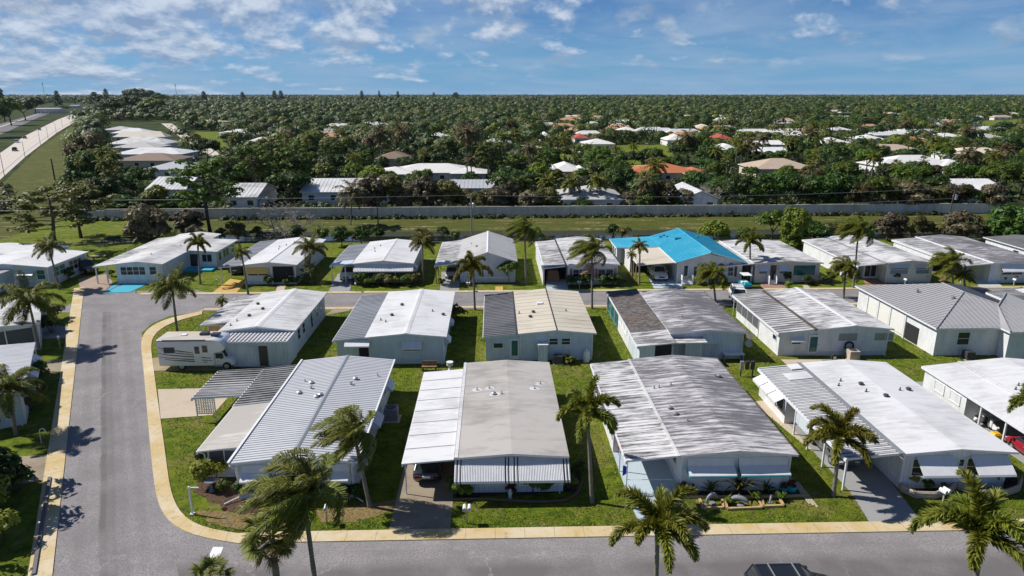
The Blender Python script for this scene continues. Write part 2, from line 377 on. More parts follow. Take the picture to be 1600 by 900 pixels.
    def leafmat(name, a, b, c, trans=.3, obvar=.35):
        t = NT(name); i = t.island(); o = t.orand()
        col = t.mix(t.ramp(i, [(0, 0), (1, 1)]), a, b)
        col = t.mix(t.ramp(t.noise(t.obj(), .6, 3), [(.45, 0), (.7, .7)]), col, c)
        hs = t.n('ShaderNodeHueSaturation'); t.l(col, hs.inputs['Color'])
        t.l(t.math('ADD', 1 - obvar, t.math('MULTIPLY', o, 2 * obvar)), hs.inputs['Value'])
        t.l(t.math('ADD', .485, t.math('MULTIPLY', o, .03)), hs.inputs['Hue'])
        return t.leaf(hs.outputs[0], trans)
    leafmat('leaf_dark', (.016, .045, .004), (.065, .12, .01), (.045, .075, .007), .25)
    leafmat('leaf_mid', (.035, .08, .005), (.13, .19, .012), (.08, .125, .01))
    leafmat('leaf_light', (.07, .11, .006), (.2, .24, .014), (.13, .17, .01))
    leafmat('leaf_olive', (.06, .065, .016), (.16, .14, .035), (.11, .085, .03))
    leafmat('leaf_brown', (.06, .05, .025), (.22, .17, .1), (.06, .07, .02))
    leafmat('leaf_pine', (.045, .065, .008), (.19, .18, .025), (.1, .11, .014), .2)
    leafmat('leaf_croton', (.16, .19, .015), (.32, .3, .03), (.1, .14, .01), .3, .1)
    leafmat('leaf_grey', (.12, .14, .14), (.32, .35, .36), (.2, .22, .22), .2, .1)
    leafmat('leaf_red', (.1, .03, .02), (.24, .08, .05), (.05, .07, .015), .3, .1)
    leafmat('palm_leaf', (.055, .085, .008), (.27, .27, .026), (.13, .15, .015), .3, .12)
    leafmat('palm_leaf_yellow', (.09, .095, .01), (.24, .21, .025), (.12, .12, .012), .3, .12)
    leafmat('palm_leaf_dry', (.1, .08, .03), (.26, .2, .1), (.07, .08, .02), .3, .15)
    leafmat('grass_blade', (.07, .12, .007), (.2, .24, .02), (.2, .18, .04), .25, .05)
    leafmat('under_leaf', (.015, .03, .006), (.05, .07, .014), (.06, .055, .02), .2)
    t = NT('far_leaf'); p = t.pos(); i = t.island()
    a = t.noise(p, .045, 4, .7); b = t.noise(p, .008, 3)
    tn = t.n('ShaderNodeAttribute', attribute_name='tone').outputs['Fac']
    lo = t.ramp(tn, [(0, (.01, .03, .004)), (.4, (.02, .05, .005)), (.62, (.035, .07, .006)), (.78, (.06, .07, .01)), (.9, (.08, .11, .008)), (1, (.06, .045, .02))])
    hi = t.ramp(tn, [(0, (.035, .075, .009)), (.4, (.06, .115, .01)), (.62, (.1, .16, .012)), (.78, (.15, .15, .02)), (.9, (.19, .24, .014)), (1, (.16, .12, .05))])
    c = t.mix(i, lo, hi); c = t.mix(t.ramp(a, [(.3, .5), (.5, 0)]), c, (.016, .032, .01))
    c = t.mix(t.ramp(b, [(.56, 0), (.7, .5)]), c, (.07, .06, .03)); t.leaf(c, .2)
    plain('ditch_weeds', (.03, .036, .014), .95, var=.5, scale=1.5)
make_materials()
# ------------------------------------------------------------------ camera, sun, sky
def setup_view():
    cam = bpy.data.cameras.new('camera'); o = bpy.data.objects.new('camera', cam); COL.objects.link(o)
    cam.sensor_width = 36; cam.lens = FPX / 1600 * 36; cam.clip_start = .5; cam.clip_end = 40000
    o.location = (0, 0, CAMH); o.rotation_euler = (PI / 2 - PITCH, 0, -YAW); sc.camera = o
    to_sun = Vector((-.79, .22, .86)).normalized(); el = math.asin(to_sun.z)
    L = bpy.data.lights.new('sun', 'SUN'); L.energy = 4.9; L.angle = math.radians(.5); L.color = (1, .955, .88)
    s = bpy.data.objects.new('sun', L); COL.objects.link(s); s.location = (-60, 20, 80)
    s.rotation_euler = to_sun.to_track_quat('Z', 'Y').to_euler()
    w = bpy.data.worlds.new('World'); sc.world = w; w.use_nodes = True; t = w.node_tree; t.nodes.clear()
    N = t.nodes.new; K = t.links.new
    sky = N('ShaderNodeTexSky'); sky.sky_type = 'NISHITA'; sky.sun_disc = False; sky.sun_elevation = el
    sky.sun_rotation = math.atan2(to_sun.x, to_sun.y); sky.altitude = 0; sky.air_density = .8; sky.dust_density = .05; sky.ozone_density = 4.0
    tc = N('ShaderNodeTexCoord'); sp = N('ShaderNodeSeparateXYZ'); K(tc.outputs['Generated'], sp.inputs[0])
    def M(op, a, b=None, cl=False):
        m = N('ShaderNodeMath'); m.operation = op; m.use_clamp = cl
        for i, v in enumerate((a, b)):
            if v is None: continue
            if isinstance(v, (int, float)): m.inputs[i].default_value = v
            else: K(v, m.inputs[i])
        return m.outputs[0]
    z = M('MAXIMUM', sp.outputs[2], .0)
    den = M('ADD', z, .07)
    cx = M('MULTIPLY', M('ARCTAN2', sp.outputs[0], sp.outputs[1]), 10); cy = M('MULTIPLY', M('LOGARITHM', M('ADD', z, .04), 2.71828), 2.3)
    cb = N('ShaderNodeCombineXYZ'); K(cx, cb.inputs[0]); K(cy, cb.inputs[1])
    def noise(scale, det, rough, off, dist=0, st=(1, 1, 1)):
        mp = N('ShaderNodeMapping'); K(cb.outputs[0], mp.inputs[0]); mp.inputs['Location'].default_value = off; mp.inputs['Scale'].default_value = st
        n = N('ShaderNodeTexNoise'); K(mp.outputs[0], n.inputs['Vector']); n.inputs['Scale'].default_value = scale; n.inputs['Detail'].default_value = det
        n.inputs['Roughness'].default_value = rough; n.inputs['Distortion'].default_value = dist; return n.outputs['Fac']
    def ramp(f, stops):
        r = N('ShaderNodeValToRGB'); K(f, r.inputs[0]); e = r.color_ramp.elements
        while len(e) < len(stops): e.new(.5)
        for i, (p, c) in enumerate(stops):
            e[i].position = p; e[i].color = (c, c, c, 1) if isinstance(c, (int, float)) else (*c, 1)
        return r.outputs[0]
    def mix(f, a, b):
        m = N('ShaderNodeMix'); m.data_type = 'RGBA'
        if isinstance(f, (int, float)): m.inputs[0].default_value = f
        else: K(f, m.inputs[0])
        for i, v in ((6, a), (7, b)):
            if isinstance(v, tuple): m.inputs[i].default_value = (*v, 1)
            else: K(v, m.inputs[i])
        return m.outputs[2]
    # tone of the sky itself (deeper blue than the raw model)
    tint = N('ShaderNodeMix'); tint.data_type = 'RGBA'; tint.blend_type = 'MULTIPLY'; tint.inputs[0].default_value = 1
    K(sky.outputs[0], tint.inputs[6]); tint.inputs[7].default_value = (.5, .72, 1.0, 1)
    base = tint.outputs[2]
    # bank of cumulus to the left, veil of thin cloud all over, a few small puffs to the right
    leftness = M('ADD', M('MULTIPLY', sp.outputs[0], -1.5), .62)          # 1 far left, 0 right of centre
    n1 = noise(1.15, 9, .6, (3.1, 7.7, 0), .1, (1, 1, 1)); nup = noise(1.15, 5, .6, (3.1, 7.92, 0), .1, (1, 1, 1))
    cover = M('ADD', n1, M('MULTIPLY', M('SUBTRACT', leftness, .45), .19))
    zen = M('MULTIPLY', M('SUBTRACT', M('MINIMUM', z, .14), .075), 1.5)
    cover = M('ADD', cover, zen)
    puff = ramp(cover, [(.53, 0), (.66, 1)])
    light = M('ADD', .42, M('MULTIPLY', M('SUBTRACT', n1, nup), 5.0), True)
    ccol = mix(light, (3.0, 4.3, 6.6), (8.0, 8.9, 10.2))
    veil = ramp(noise(1.1, 8, .62, (9, 2, 0), .5, (.5, 1.3, 1)), [(.4, 0), (.7, .6)])
    base = mix(ramp(z, [(0, .85), (.09, .1), (.16, 0)]), base, (1.9, 4.6, 8.0))
    high = ramp(z, [(.13, 1), (.26, .12)])
    veil = M('MULTIPLY', veil, high); puff = M('MULTIPLY', puff, high)
    c = mix(veil, base, (4.2, 5.8, 8.0))
    c = mix(M('MULTIPLY', puff, .85), c, ccol)
    small = noise(1.5, 8, .52, (1.3, 14.2, 0), 0, (1, 1, 1))
    sm = M('MULTIPLY', ramp(small, [(.56, 0), (.74, .75)]), ramp(z, [(.02, 0), (.05, 1)]))
    c = mix(sm, c, mix(light, (3.8, 4.8, 6.4), (7.6, 8.2, 9.0)))
    bg = N('ShaderNodeBackground'); K(c, bg.inputs[0]); bg.inputs[1].default_value = .068
    out = N('ShaderNodeOutputWorld'); K(bg.outputs[0], out.inputs[0])
    vs = sc.view_settings; vs.view_transform = 'Standard'; vs.look = 'None'; vs.exposure = .25; vs.gamma = 1; vs.use_curve_mapping = False
    sc.render.engine = 'CYCLES'; sc.cycles.max_bounces = 6; sc.cycles.transparent_max_bounces = 4
setup_view()
# ------------------------------------------------------------------ ground
def ground():
    xs = [-9000, -900, -300, -150, -70, -60] + list(range(-50, 101, 10)) + [140, 300, 900, 9000]
    ys = [-400, -20, 20, 60, 90, 110, 118, 119.5, 121, 127.5, 129.5, 133, 138, 144, 150, 200, 400, 1000, 3000, 14000]
    dz = {119.5: -.3, 121: -.75, 127.5: -.75, 129.5: -.3, 133: -.1}
    mb = MB(); nx = len(xs)
    for y in ys:
        for x in xs: mb.v.append((x, y, dz.get(y, 0) if x > -65 else 0))
    for j in range(len(ys) - 1):
        for i in range(nx - 1):
            a = j * nx + i; yc = (ys[j] + ys[j + 1]) / 2
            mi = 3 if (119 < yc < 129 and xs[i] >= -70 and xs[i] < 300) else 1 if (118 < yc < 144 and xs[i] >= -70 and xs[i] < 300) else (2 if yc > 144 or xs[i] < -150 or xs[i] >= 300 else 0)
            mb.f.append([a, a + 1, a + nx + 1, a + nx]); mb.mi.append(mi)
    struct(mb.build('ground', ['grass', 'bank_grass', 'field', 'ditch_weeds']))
    mb = MB(); mb.box(-58, 140, 122.6, 126.4, -.9, -.62); w = mb.build('canal_water', 'ditch_water'); struct(w)
ground()
def strip(name, left, right, z, mat, th=0, kind='structure'):
    """ribbon between two lists of world points, uv = (across, metres along)"""
    vs = []; fs = []; n = len(left); d = 0; uvs = []
    prev = None
    for i in range(n):
        m = (Vector(left[i][:2]) + Vector(right[i][:2])) / 2
        if prev is not None: d += (m - prev).length
        prev = m; uvs += [(0, d), (1, d)]
        vs += [(left[i][0], left[i][1], z), (right[i][0], right[i][1], z)]
    for i in range(n - 1): fs.append((2 * i, 2 * i + 1, 2 * i + 3, 2 * i + 2))
    if th:
        b = len(vs); vs += [(v[0], v[1], z - th) for v in vs]; uvs += uvs
        for i in range(n - 1):
            fs += [(2 * i, 2 * i + 2, b + 2 * i + 2, b + 2 * i), (2 * i + 1, b + 2 * i + 1, b + 2 * i + 3, 2 * i + 3)]
    me = bpy.data.meshes.new(name); me.from_pydata(vs, [], fs); uvl = me.uv_layers.new(name='uv')
    for lp in me.loops: uvl.data[lp.index].uv = uvs[lp.vertex_index]
    me.materials.append(MATS[mat]); me.update()
    o = bpy.data.objects.new(name, me); COL.objects.link(o); o['kind'] = kind
    return o
def densify(pts, step=2.0):
    out = [Vector(pts[0])]
    for a, b in zip(pts, pts[1:]):
        a = Vector(a); b = Vector(b); n = max(1, int((b - a).length / step))
        out += [a.lerp(b, (i + 1) / n) for i in range(n)]
    return out
def resample(pts, n):
    pts = [Vector(p) for p in pts]; L = [0]
    for a, b in zip(pts, pts[1:]): L.append(L[-1] + (b - a).length)
    out = []
    for k in range(n):
        s = L[-1] * k / (n - 1); i = 0
        while i < len(L) - 2 and L[i + 1] < s: i += 1
        out.append(pts[i].lerp(pts[i + 1], (s - L[i]) / max(1e-6, L[i + 1] - L[i])))
    return out
NOGRASS = []
def patch(name, pts, z, mat, kind='structure', th=0):
    mb = MB()
    pts = [(p[0], p[1], z) for p in pts]
    if name not in ('lawn',): NOGRASS.append([(p[0], p[1]) for p in pts])
    if th: mb.slab(pts, th)
    else: mb.poly(pts)
    o = mb.build(name, mat); o['kind'] = kind
    return o
def pxpatch(name, px, z, mat, kind='structure', th=0): return patch(name, [P(x, y) for x, y in px], z, mat, kind, th)
def streets():
    # residential street running along the left
    L = [P(*q) for q in ((73, 960), (82, 900), (93, 820), (100, 760), (109, 680), (117, 600), (124, 524), (130, 462), (134, 446))]
    R = [P(*q) for q in ((300, 960), (290, 905), (268, 838), (247, 770), (238, 722), (229, 640), (222, 560), (262, 500), (300, 458))]
    # direction of left kerb
    a = L[1]; b = L[7]; d = (b - a).normalized(); nrm = Vector((d.y, -d.x, 0))
    Lw = densify([a - d * 14, b + d * 4.5], 2.5); W = 5.9
    Rw = [p + nrm * W for p in Lw]
    strip('road', Lw, Rw, .008, 'asphalt_worn')
    # street in front of the near row
    xs = [-24 + 4 * i for i in range(46)]
    strip('road', [(x, 26.4) for x in xs], [(x, 34.5) for x in xs], .004, 'asphalt')
    xs = [-52.5 + 4 * i for i in range(50)]
    strip('road', [(x, 79.0) for x in xs], [(x, 86.2) for x in xs], .012, 'asphalt_far')
    # fillets of asphalt at the rounded corners
    pxpatch('road', [(222, 520), (236, 506.4), (266, 493.6), (327, 485), (420, 476), (300, 452), (215, 455), (190, 500)], .016, 'asphalt_far')
    pxpatch('road', [(243, 726), (257, 768), (267, 808), (286, 828), (314, 836), (373, 840), (373, 884), (260, 868), (232, 820), (238, 760)], .012, 'asphalt_far')
    # sidewalks: slabs 8 cm thick, level with their lawns
    inner = [(373, 834.4), (316.7, 833), (291, 825.7), (273, 805), (265.6, 767), (258, 705.6), (247.8, 634), (241, 583), (235, 539.6), (237.5, 524.3), (250, 510.5), (278.4, 498.7), (327, 489.5)]
    outer = [(373, 850), (306.5, 846), (274, 838.5), (253, 818), (244, 782), (237.5, 726), (230, 644), (225, 583), (219.7, 537), (220.7, 521.7), (235, 506.4), (265.6, 493.6), (327, 485)]
    A = resample([Vector((140, 35.4, 0)), *[P(*q) for q in inner], Vector((-33, 79.0, 0)), Vector((140, 79.0, 0))], 220)
    # keep both edges in step: offset outward from the inner edge
    def offset_line(A, w, side=1):
        out = []
        for i, p in enumerate(A):
            t = (A[min(i + 1, len(A) - 1)] - A[max(i - 1, 0)]).normalized(); out.append(p + Vector((-t.y, t.x, 0)) * w * side)
        return out
    Apx = [P(*q) for q in inner]; Opx = [P(*q) for q in outer]
    Acorner = []; Ocorner = []
    for (a0, a1), (o0, o1) in zip(zip(Apx, Apx[1:]), zip(Opx, Opx[1:])):
        n = max(2, int((a1 - a0).length / .8))
        for k in range(n): Acorner.append(a0.lerp(a1, k / n)); Ocorner.append(o0.lerp(o1, k / n))
    # smooth
    for arr in (Acorner, Ocorner):
        for _ in range(14):
            arr[1:-1] = [(arr[i - 1] + arr[i] * 2 + arr[i + 1]) / 4 for i in range(1, len(arr) - 1)]
    xs = np.arange(140, Apx[0].x + 1, -2.0)
    Af = [Vector((x, 35.4, 0)) for x in xs] + Acorner + [Vector((x, 79.3, 0)) for x in np.arange(-35, 141, 2.5)]
    Of = [Vector((x, 34.4, 0)) for x in xs] + Ocorner + [Vector((x, 80.0, 0)) for x in np.arange(-35, 141, 2.5)]
    strip('sidewalk', Af, Of, .06, 'sidewalk', .1)
    Lo = [p - nrm * 1.15 for p in Lw]
    strip('sidewalk', Lo, Lw, .06, 'sidewalk', .1)
    xs = np.arange(-46, 141, 2.5)
    strip('sidewalk', [(x, 86.2) for x in xs], [(x, 86.95) for x in xs], .06, 'sidewalk_far', .1)
    # stop bar painted on the asphalt
    mb = MB(); q = [P(*c) for c in ((333, 855), (349, 855), (343, 872), (325, 872))]
    patch('road_marking', q, .022, 'trim_white')
    # driveways and paths
    def rect(name, x0, x1, y0, y1, mat, z=.03): patch(name, [(x0, y0), (x1, y0), (x1, y1), (x0, y1)], z, mat, th=.05)
    pxpatch('driveway', [(246.7, 608.6), (370, 606), (332, 649), (251, 654.6)], .03, 'concrete', th=.05)
    rect('driveway', -6.35, -2.7, 35.4, 53, 'drive_tan')
    pxpatch('driveway', [(1000, 823), (984, 783), (953, 695), (930, 590), (984, 590), (1058, 735), (1062, 765), (1064, 823)], .03, 'drive_blue', th=.05)
    pxpatch('driveway', [(1359, 817), (1330, 770), (1220, 650), (1300, 650), (1398, 761), (1440, 816)], .03, 'drive_grey', th=.05)
    rect('driveway', 37.2, 41.4, 35.4, 56, 'drive_grey')
    rect('driveway', 27.2, 28.6, 38.4, 40, 'concrete', .028)
    pxpatch('path', [(1175, 628), (1205, 625), (1290, 705), (1268, 705)], .028, 'concrete', th=.05)
    pxpatch('driveway', [(231, 580), (365, 578), (350, 545), (238, 560)], .03, 'sidewalk_far', th=.05)
    pxpatch('driveway', [(163, 458), (212, 432), (214, 427), (196, 430)], .05, 'drive_turquoise', th=.05)
    pxpatch('driveway', [(213, 433), (206, 440), (163, 458), (203, 457), (246, 437), (216, 424)], .054, 'drive_turquoise', th=.05)
    pxpatch('driveway', [(118, 462), (125, 450), (122, 436), (168, 428), (176, 441), (162, 458)], .04, 'brick_paving', th=.05)
    pxpatch('driveway', [(330, 459), (368, 459), (386, 440), (360, 436)], .05, 'drive_yellow', th=.05)
    pxpatch('driveway', [(512, 458), (546, 458), (554, 428), (528, 428)], .05, 'drive_grey', th=.05)
    pxpatch('driveway', [(687, 457), (717, 457), (720, 425), (690, 425)], .05, 'drive_grey', th=.05)
    pxpatch('driveway', [(854, 453), (888, 453), (882, 425), (852, 425)], .05, 'drive_blue', th=.05)
    pxpatch('driveway', [(1022, 451), (1068, 451), (1056, 430), (1012, 430)], .05, 'drive_blue', th=.05)
    pxpatch('driveway', [(1190, 451), (1228, 451), (1222, 430), (1184, 430)], .05, 'red_brick_paving', th=.05)
    pxpatch('driveway', [(1353, 449), (1394, 449), (1384, 425), (1344, 420)], .05, 'red_brick_paving', th=.05)
    pxpatch('driveway', [(1532, 451), (1568, 449), (1540, 428), (1510, 420)], .05, 'drive_blue', th=.05)
    pxpatch('driveway', [(774, 456), (786, 456), (786, 448), (774, 448)], .05, 'drive_yellow', th=.05)
    pxpatch('path', [(1259, 455), (1270, 455), (1262, 446), (1254, 446)], .05, 'concrete', th=.05)
    pxpatch('path', [(431, 455), (444, 455), (447, 446), (434, 446)], .05, 'concrete', th=.05)
    pxpatch('driveway', [(60, 508), (112, 511), (108, 528), (58, 530)], .03, 'drive_grey', th=.05)
    pxpatch('driveway', [(48, 570), (104, 560), (98, 580), (40, 588)], .03, 'drive_tan', th=.05)
    pxpatch('driveway', [(0, 716), (82, 710), (76, 750), (0, 760)], .03, 'drive_tan', th=.05)
    pxpatch('path', [(508, 493), (545, 486), (560, 478), (528, 478)], .03, 'drive_tan', th=.05)
    pxpatch('path', [(953, 478), (975, 500), (985, 512), (972, 490)], .03, 'drive_turquoise', th=.05)
    pxpatch('patio', [(1220, 562), (1345, 562), (1335, 572), (1235, 574)], .03, 'concrete', th=.05)
    # beds and worn patches
    def blob(name, px, z, mat):
        pts = [P(*q) for q in px]; pts = [p + Vector((random.uniform(-.15, .15), random.uniform(-.15, .15), 0)) for p in resample(pts + [pts[0]], 40)[:-1]]
        patch(name, pts, z, mat, th=.03)
    blob('mulch_bed', [(303, 768), (315, 742), (368, 735), (385, 775), (420, 800), (372, 805), (330, 785)], .03, 'mulch')
    blob('mulch_bed', [(495, 797), (640, 778), (632, 792), (560, 815), (500, 815)], .024, 'dry_grass')
    blob('mulch_bed', [(300, 800), (380, 800), (480, 810), (470, 826), (350, 826)], .02, 'dry_grass')
    blob('mulch_bed', [(710, 778), (900, 768), (908, 745), (890, 740), (712, 750)], .03, 'soil')
    blob('mulch_bed', [(1072, 775), (1250, 772), (1250, 762), (1066, 762)], .03, 'soil')
    blob('mulch_bed', [(1405, 762), (1480, 775), (1500, 762), (1590, 765), (1592, 745), (1400, 748)], .03, 'soil')
    for a, b, y in ((378, 465, 444), (567, 660, 443), (724, 812, 444), (888, 978, 442), (1084, 1140, 443), (1236, 1300, 442), (1395, 1450, 440)):
        blob('mulch_bed', [(a, y), (b, y), (b, y - 5), (a, y - 5)], .03, 'soil')
    # four lane road and railway at the far left
    RR = [P(*q) for q in ((-160, 398), (0, 281), (39.7, 245), (88.8, 207.4), (113, 193), (127, 186.5), (152, 176), (185, 170))]
    RL = [P(*q) for q in ((-160, 330), (0, 239.5), (37.8, 213), (90.6, 186.7), (106, 181), (118, 177.5), (140, 171), (172, 166.5))]
    strip('highway', resample(RL, 80), resample(RR, 80), .05, 'highway')
    sA = [b.lerp(a, .86) for a, b in zip(resample(RR, 80), resample(RL, 80))]; sB = [b.lerp(a, .83) for a, b in zip(resample(RR, 80), resample(RL, 80))]
    strip('gutter', sA, sB, .07, 'drive_grey')
    for k in (.28, .52):
        s1 = [b.lerp(a, k) for a, b in zip(resample(RR, 80), resample(RL, 80))]; s2 = [b.lerp(a, k - .008) for a, b in zip(resample(RR, 80), resample(RL, 80))]
        strip('lane_line', s1, s2, .07, 'trim_white')
    A1 = [P(*q) for q in ((-160, 275), (0, 211), (62, 183), (90, 173))]; A2 = [P(*q) for q in ((-160, 240), (0, 194), (62, 176), (90, 168))]
    strip('rail_bed', resample(A1, 30), resample(A2, 30), .1, 'rail_bed')
    m1 = [a.lerp(b, .62) for a, b in zip(resample(A1, 30), resample(A2, 30))]; m2 = [a.lerp(b, .68) for a, b in zip(resample(A1, 30), resample(A2, 30))]
    strip('rail', m1, m2, .25, 'trim_white', .12)
    # open grass beside the road
    g1 = [P(*q) for q in ((-150, 420), (10, 281), (60, 232), (116, 194))]; g2 = [P(*q) for q in ((95, 345), (100, 290), (112, 240), (126, 194))]
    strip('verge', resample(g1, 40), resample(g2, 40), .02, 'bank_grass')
    # streets, lawns and fairways in the suburb beyond
    strip('road', resample([P(*q) for q in ((252, 193), (272, 207), (292, 222), (330, 245))], 12), resample([P(*q) for q in ((268, 193), (290, 208), (312, 222), (352, 245))], 12), .05, 'highway')
    def lawn(px, mat='grass', z=.04): pxpatch('lawn', px, z, mat)
    lawn([(300, 206), (345, 206), (360, 236), (330, 238)])
    lawn([(420, 193), (480, 191), (480, 203), (424, 205)])
    lawn([(905, 228), (1045, 226), (1060, 262), (920, 264)]); lawn([(815, 236), (905, 232), (905, 250), (815, 250)])
    lawn([(1510, 190), (1640, 184), (1680, 212), (1530, 208)]); lawn([(1355, 258), (1390, 256), (1390, 272), (1355, 272)]); lawn([(1540, 270), (1640, 262), (1660, 282), (1545, 282)])
    for px in ([(806, 226), (870, 230), (870, 233), (806, 229)], [(915, 262), (985, 259), (1060, 257), (1060, 260), (985, 262), (915, 265)], [(895, 236), (960, 240), (960, 242), (895, 239)], [(1240, 190), (1420, 186), (1420, 190), (1240, 194)], [(1560, 255), (1640, 250), (1640, 262), (1570, 266)]):
        pxpatch('path', px, .08, 'highway')
    pxpatch('lawn', [(128, 346), (210, 346), (215, 370), (100, 372)], .02, 'grass'); 
    pxpatch('path', [(100, 402), (165, 398), (165, 400), (100, 404)], .03, 'concrete')
streets()
# ------------------------------------------------------------------ homes
HOMES = []
class Home:
    """a low mobile home, local frame: origin at the front left eave corner on the ground, x right, y away from the street camera side"""
    def __init__(s, label, x0, x1, y0, y1, ze=2.75, rise=.4, roof='roof_white', wall='siding_white', ox=.35, oyf=.35, oyb=.3, ridge=None, ribs=0, base='siding_pale', name='mobile_home', cat='mobile home', group=None, rib_h=.035, fascia='trim_white'):
        s.r = thing(name, label, cat, (x0, y0, 0), 0, group); s.W = x1 - x0; s.D = y1 - y0; s.ze = ze; s.rise = rise
        s.wx0, s.wx1, s.wy0, s.wy1 = ox, s.W - ox, oyf, s.D - oyb
        HOMES.append((x0 - 3.2, x1, y0 - .6, y1)) ; s.xr = s.W / 2 if ridge is None else ridge; s.x0, s.y0 = x0, y0
        # walls with gable ends
        zt = ze - .1; k = rise / max(.1, s.xr)
        def top(x): return zt + rise * (x / s.xr if x < s.xr else (s.W - x) / (s.W - s.xr))
        prof = [(s.wx0, .0), (s.wx1, .0), (s.wx1, top(s.wx1)), (s.xr, top(s.xr)), (s.wx0, top(s.wx0))]
        MB().prism(prof, 'y', s.wy0, s.wy1).build('wall', wall, s.r)
        MB().box(s.wx0 - .03, s.wx1 + .03, s.wy0 - .03, s.wy1 + .03, 0, .45).build('skirting', base, s.r)
        for x in (s.wx0, s.wx1): MB().box(x - .05, x + .05, s.wy0 - .035, s.wy0 + .06, .46, zt - .02).build('corner_trim', 'trim_white', s.r)
        MB().tube([(s.wx1 - .25, .04, ze - .16), (s.wx1 - .25, s.wy0 - .08, ze - .5), (s.wx1 - .25, s.wy0 - .08, .2), (s.wx1 - .2, s.wy0 - .35, .06)], .04, 5).build('downspout', 'trim_white', s.r)
        mb = MB(); th = .14
        for a, b, za, zb in ((0, s.xr, ze, ze + rise), (s.W, s.xr, ze, ze + rise)):
            lo = [(a, 0, za - th), (b, 0, zb - th), (b, s.D, zb - th), (a, s.D, za - th)]; hi = [(q[0], q[1], q[2] + th) for q in lo]
            if a > b: lo = [lo[1], lo[0], lo[3], lo[2]]; hi = [hi[1], hi[0], hi[3], hi[2]]
            mb.hexa(lo, hi, 1, 0)
            if ribs:
                n = int(s.D / ribs)
                for i in range(1, n):
                    y = i * s.D / n; w = .035
                    lo = [(a, y - w, za - .01), (b, y - w, zb - .01), (b, y + w, zb - .01), (a, y + w, za - .01)]; hi = [(q[0], q[1] + (w * .4 if j < 2 else -w * .4), q[2] + rib_h) for j, q in enumerate(lo)]
                    if a > b: lo = [lo[1], lo[0], lo[3], lo[2]]; hi = [hi[1], hi[0], hi[3], hi[2]]
                    mb.hexa(lo, hi, 0)
        s.roof = mb.build('roof', [roof, fascia], s.r)
    def zroof(s, x): return s.ze + s.rise * (x / s.xr if x < s.xr else (s.W - x) / (s.W - s.xr))
    def ridge_cap(s, mat='trim_white', w=.22):
        z = s.ze + s.rise
        MB().prism([(s.xr - w, z - w * s.rise / s.xr + .02), (s.xr + w, z - w * s.rise / s.xr + .02), (s.xr, z + .05)], 'y', -.02, s.D + .02).build('ridge_cap', mat, s.roof)
    def gutter(s, side='L', mat='trim_white'):
        x = -.06 if side == 'L' else s.W + .06
        MB().box(x - .06, x + .06, -.05, s.D + .05, s.ze - .13, s.ze + .0).build('gutter', mat, s.r)
    def vents(s, pts, mat='galv'):
        for (fx, fy, k) in pts:
            x, y = fx * s.W, fy * s.D; z = s.zroof(x); mb = MB()
            if k == 'p': mb.lathe([(.12, -.05), (.12, .02), (.05, .03), (.05, .24), (.0, .25)], (x, y, z), 8)
            elif k == 'b': mb.lathe([(.14, -.05), (.14, .06), (.2, .09), (.2, .17), (.12, .22), (0, .23)], (x, y, z), 10)
            else: mb.lathe([(.07, -.05), (.07, .16), (.14, .17), (.14, .24), (0, .28)], (x, y, z), 8)
            mb.build('roof_vent', mat, s.roof)
    def fp(s, face, u, o, z):
        if face == 'F': return (s.wx0 + u, s.wy0 - o, z)
        if face == 'B': return (s.wx0 + u, s.wy1 + o, z)
        if face == 'L': return (s.wx0 - o, s.wy0 + u, z)
        if face == 'R': return (s.wx1 + o, s.wy0 + u, z)
    def fbox(s, mb, face, u0, u1, o0, o1, z0, z1, mi=0):
        a = s.fp(face, u0, o0, z0); b = s.fp(face, u1, o1, z1)
        return mb.box(min(a[0], b[0]), max(a[0], b[0]), min(a[1], b[1]), max(a[1], b[1]), z0, z1, mi)
    def window(s, face, u0, u1, z0, z1, n=1, frame='trim_white', glass='glass_dark', o=.0, rail=True):
        mb = MB(); t = .07
        s.fbox(mb, face, u0, u1, o, o + .06, z1 - t, z1); s.fbox(mb, face, u0, u1, o, o + .09, z0 - .02, z0 + t)
        for i in range(n + 1):
            u = u0 + (u1 - u0 - t) * i / n; s.fbox(mb, face, u, u + t, o, o + .057, z0 + t, z1 - t)
        if rail: s.fbox(mb, face, u0 + t, u1 - t, o, o + .045, (z0 + z1) / 2 - .02, (z0 + z1) / 2 + .02)
        w = mb.build('window', frame, s.r)
        s.fbox(MB(), face, u0 + .02, u1 - .02, o, o + .025, z0 + .02, z1 - .02).build('pane', glass, w)
        return w
    def door(s, face, u0, u1, z0=.45, z1=2.45, mat='trim_white', glass='glass_dark'):
        d = s.fbox(MB(), face, u0, u1, 0, .05, z0, z1).build('door', mat, s.r)
        s.fbox(MB(), face, u0 + .15, u1 - .15, .05, .06, z0 + .25, z1 - .2).build('pane', glass, d)
        s.fbox(MB(), face, u1 - .12, u1 - .06, .05, .1, z0 + .95, z0 + 1.05).build('handle', 'grey_metal', d)
        return d
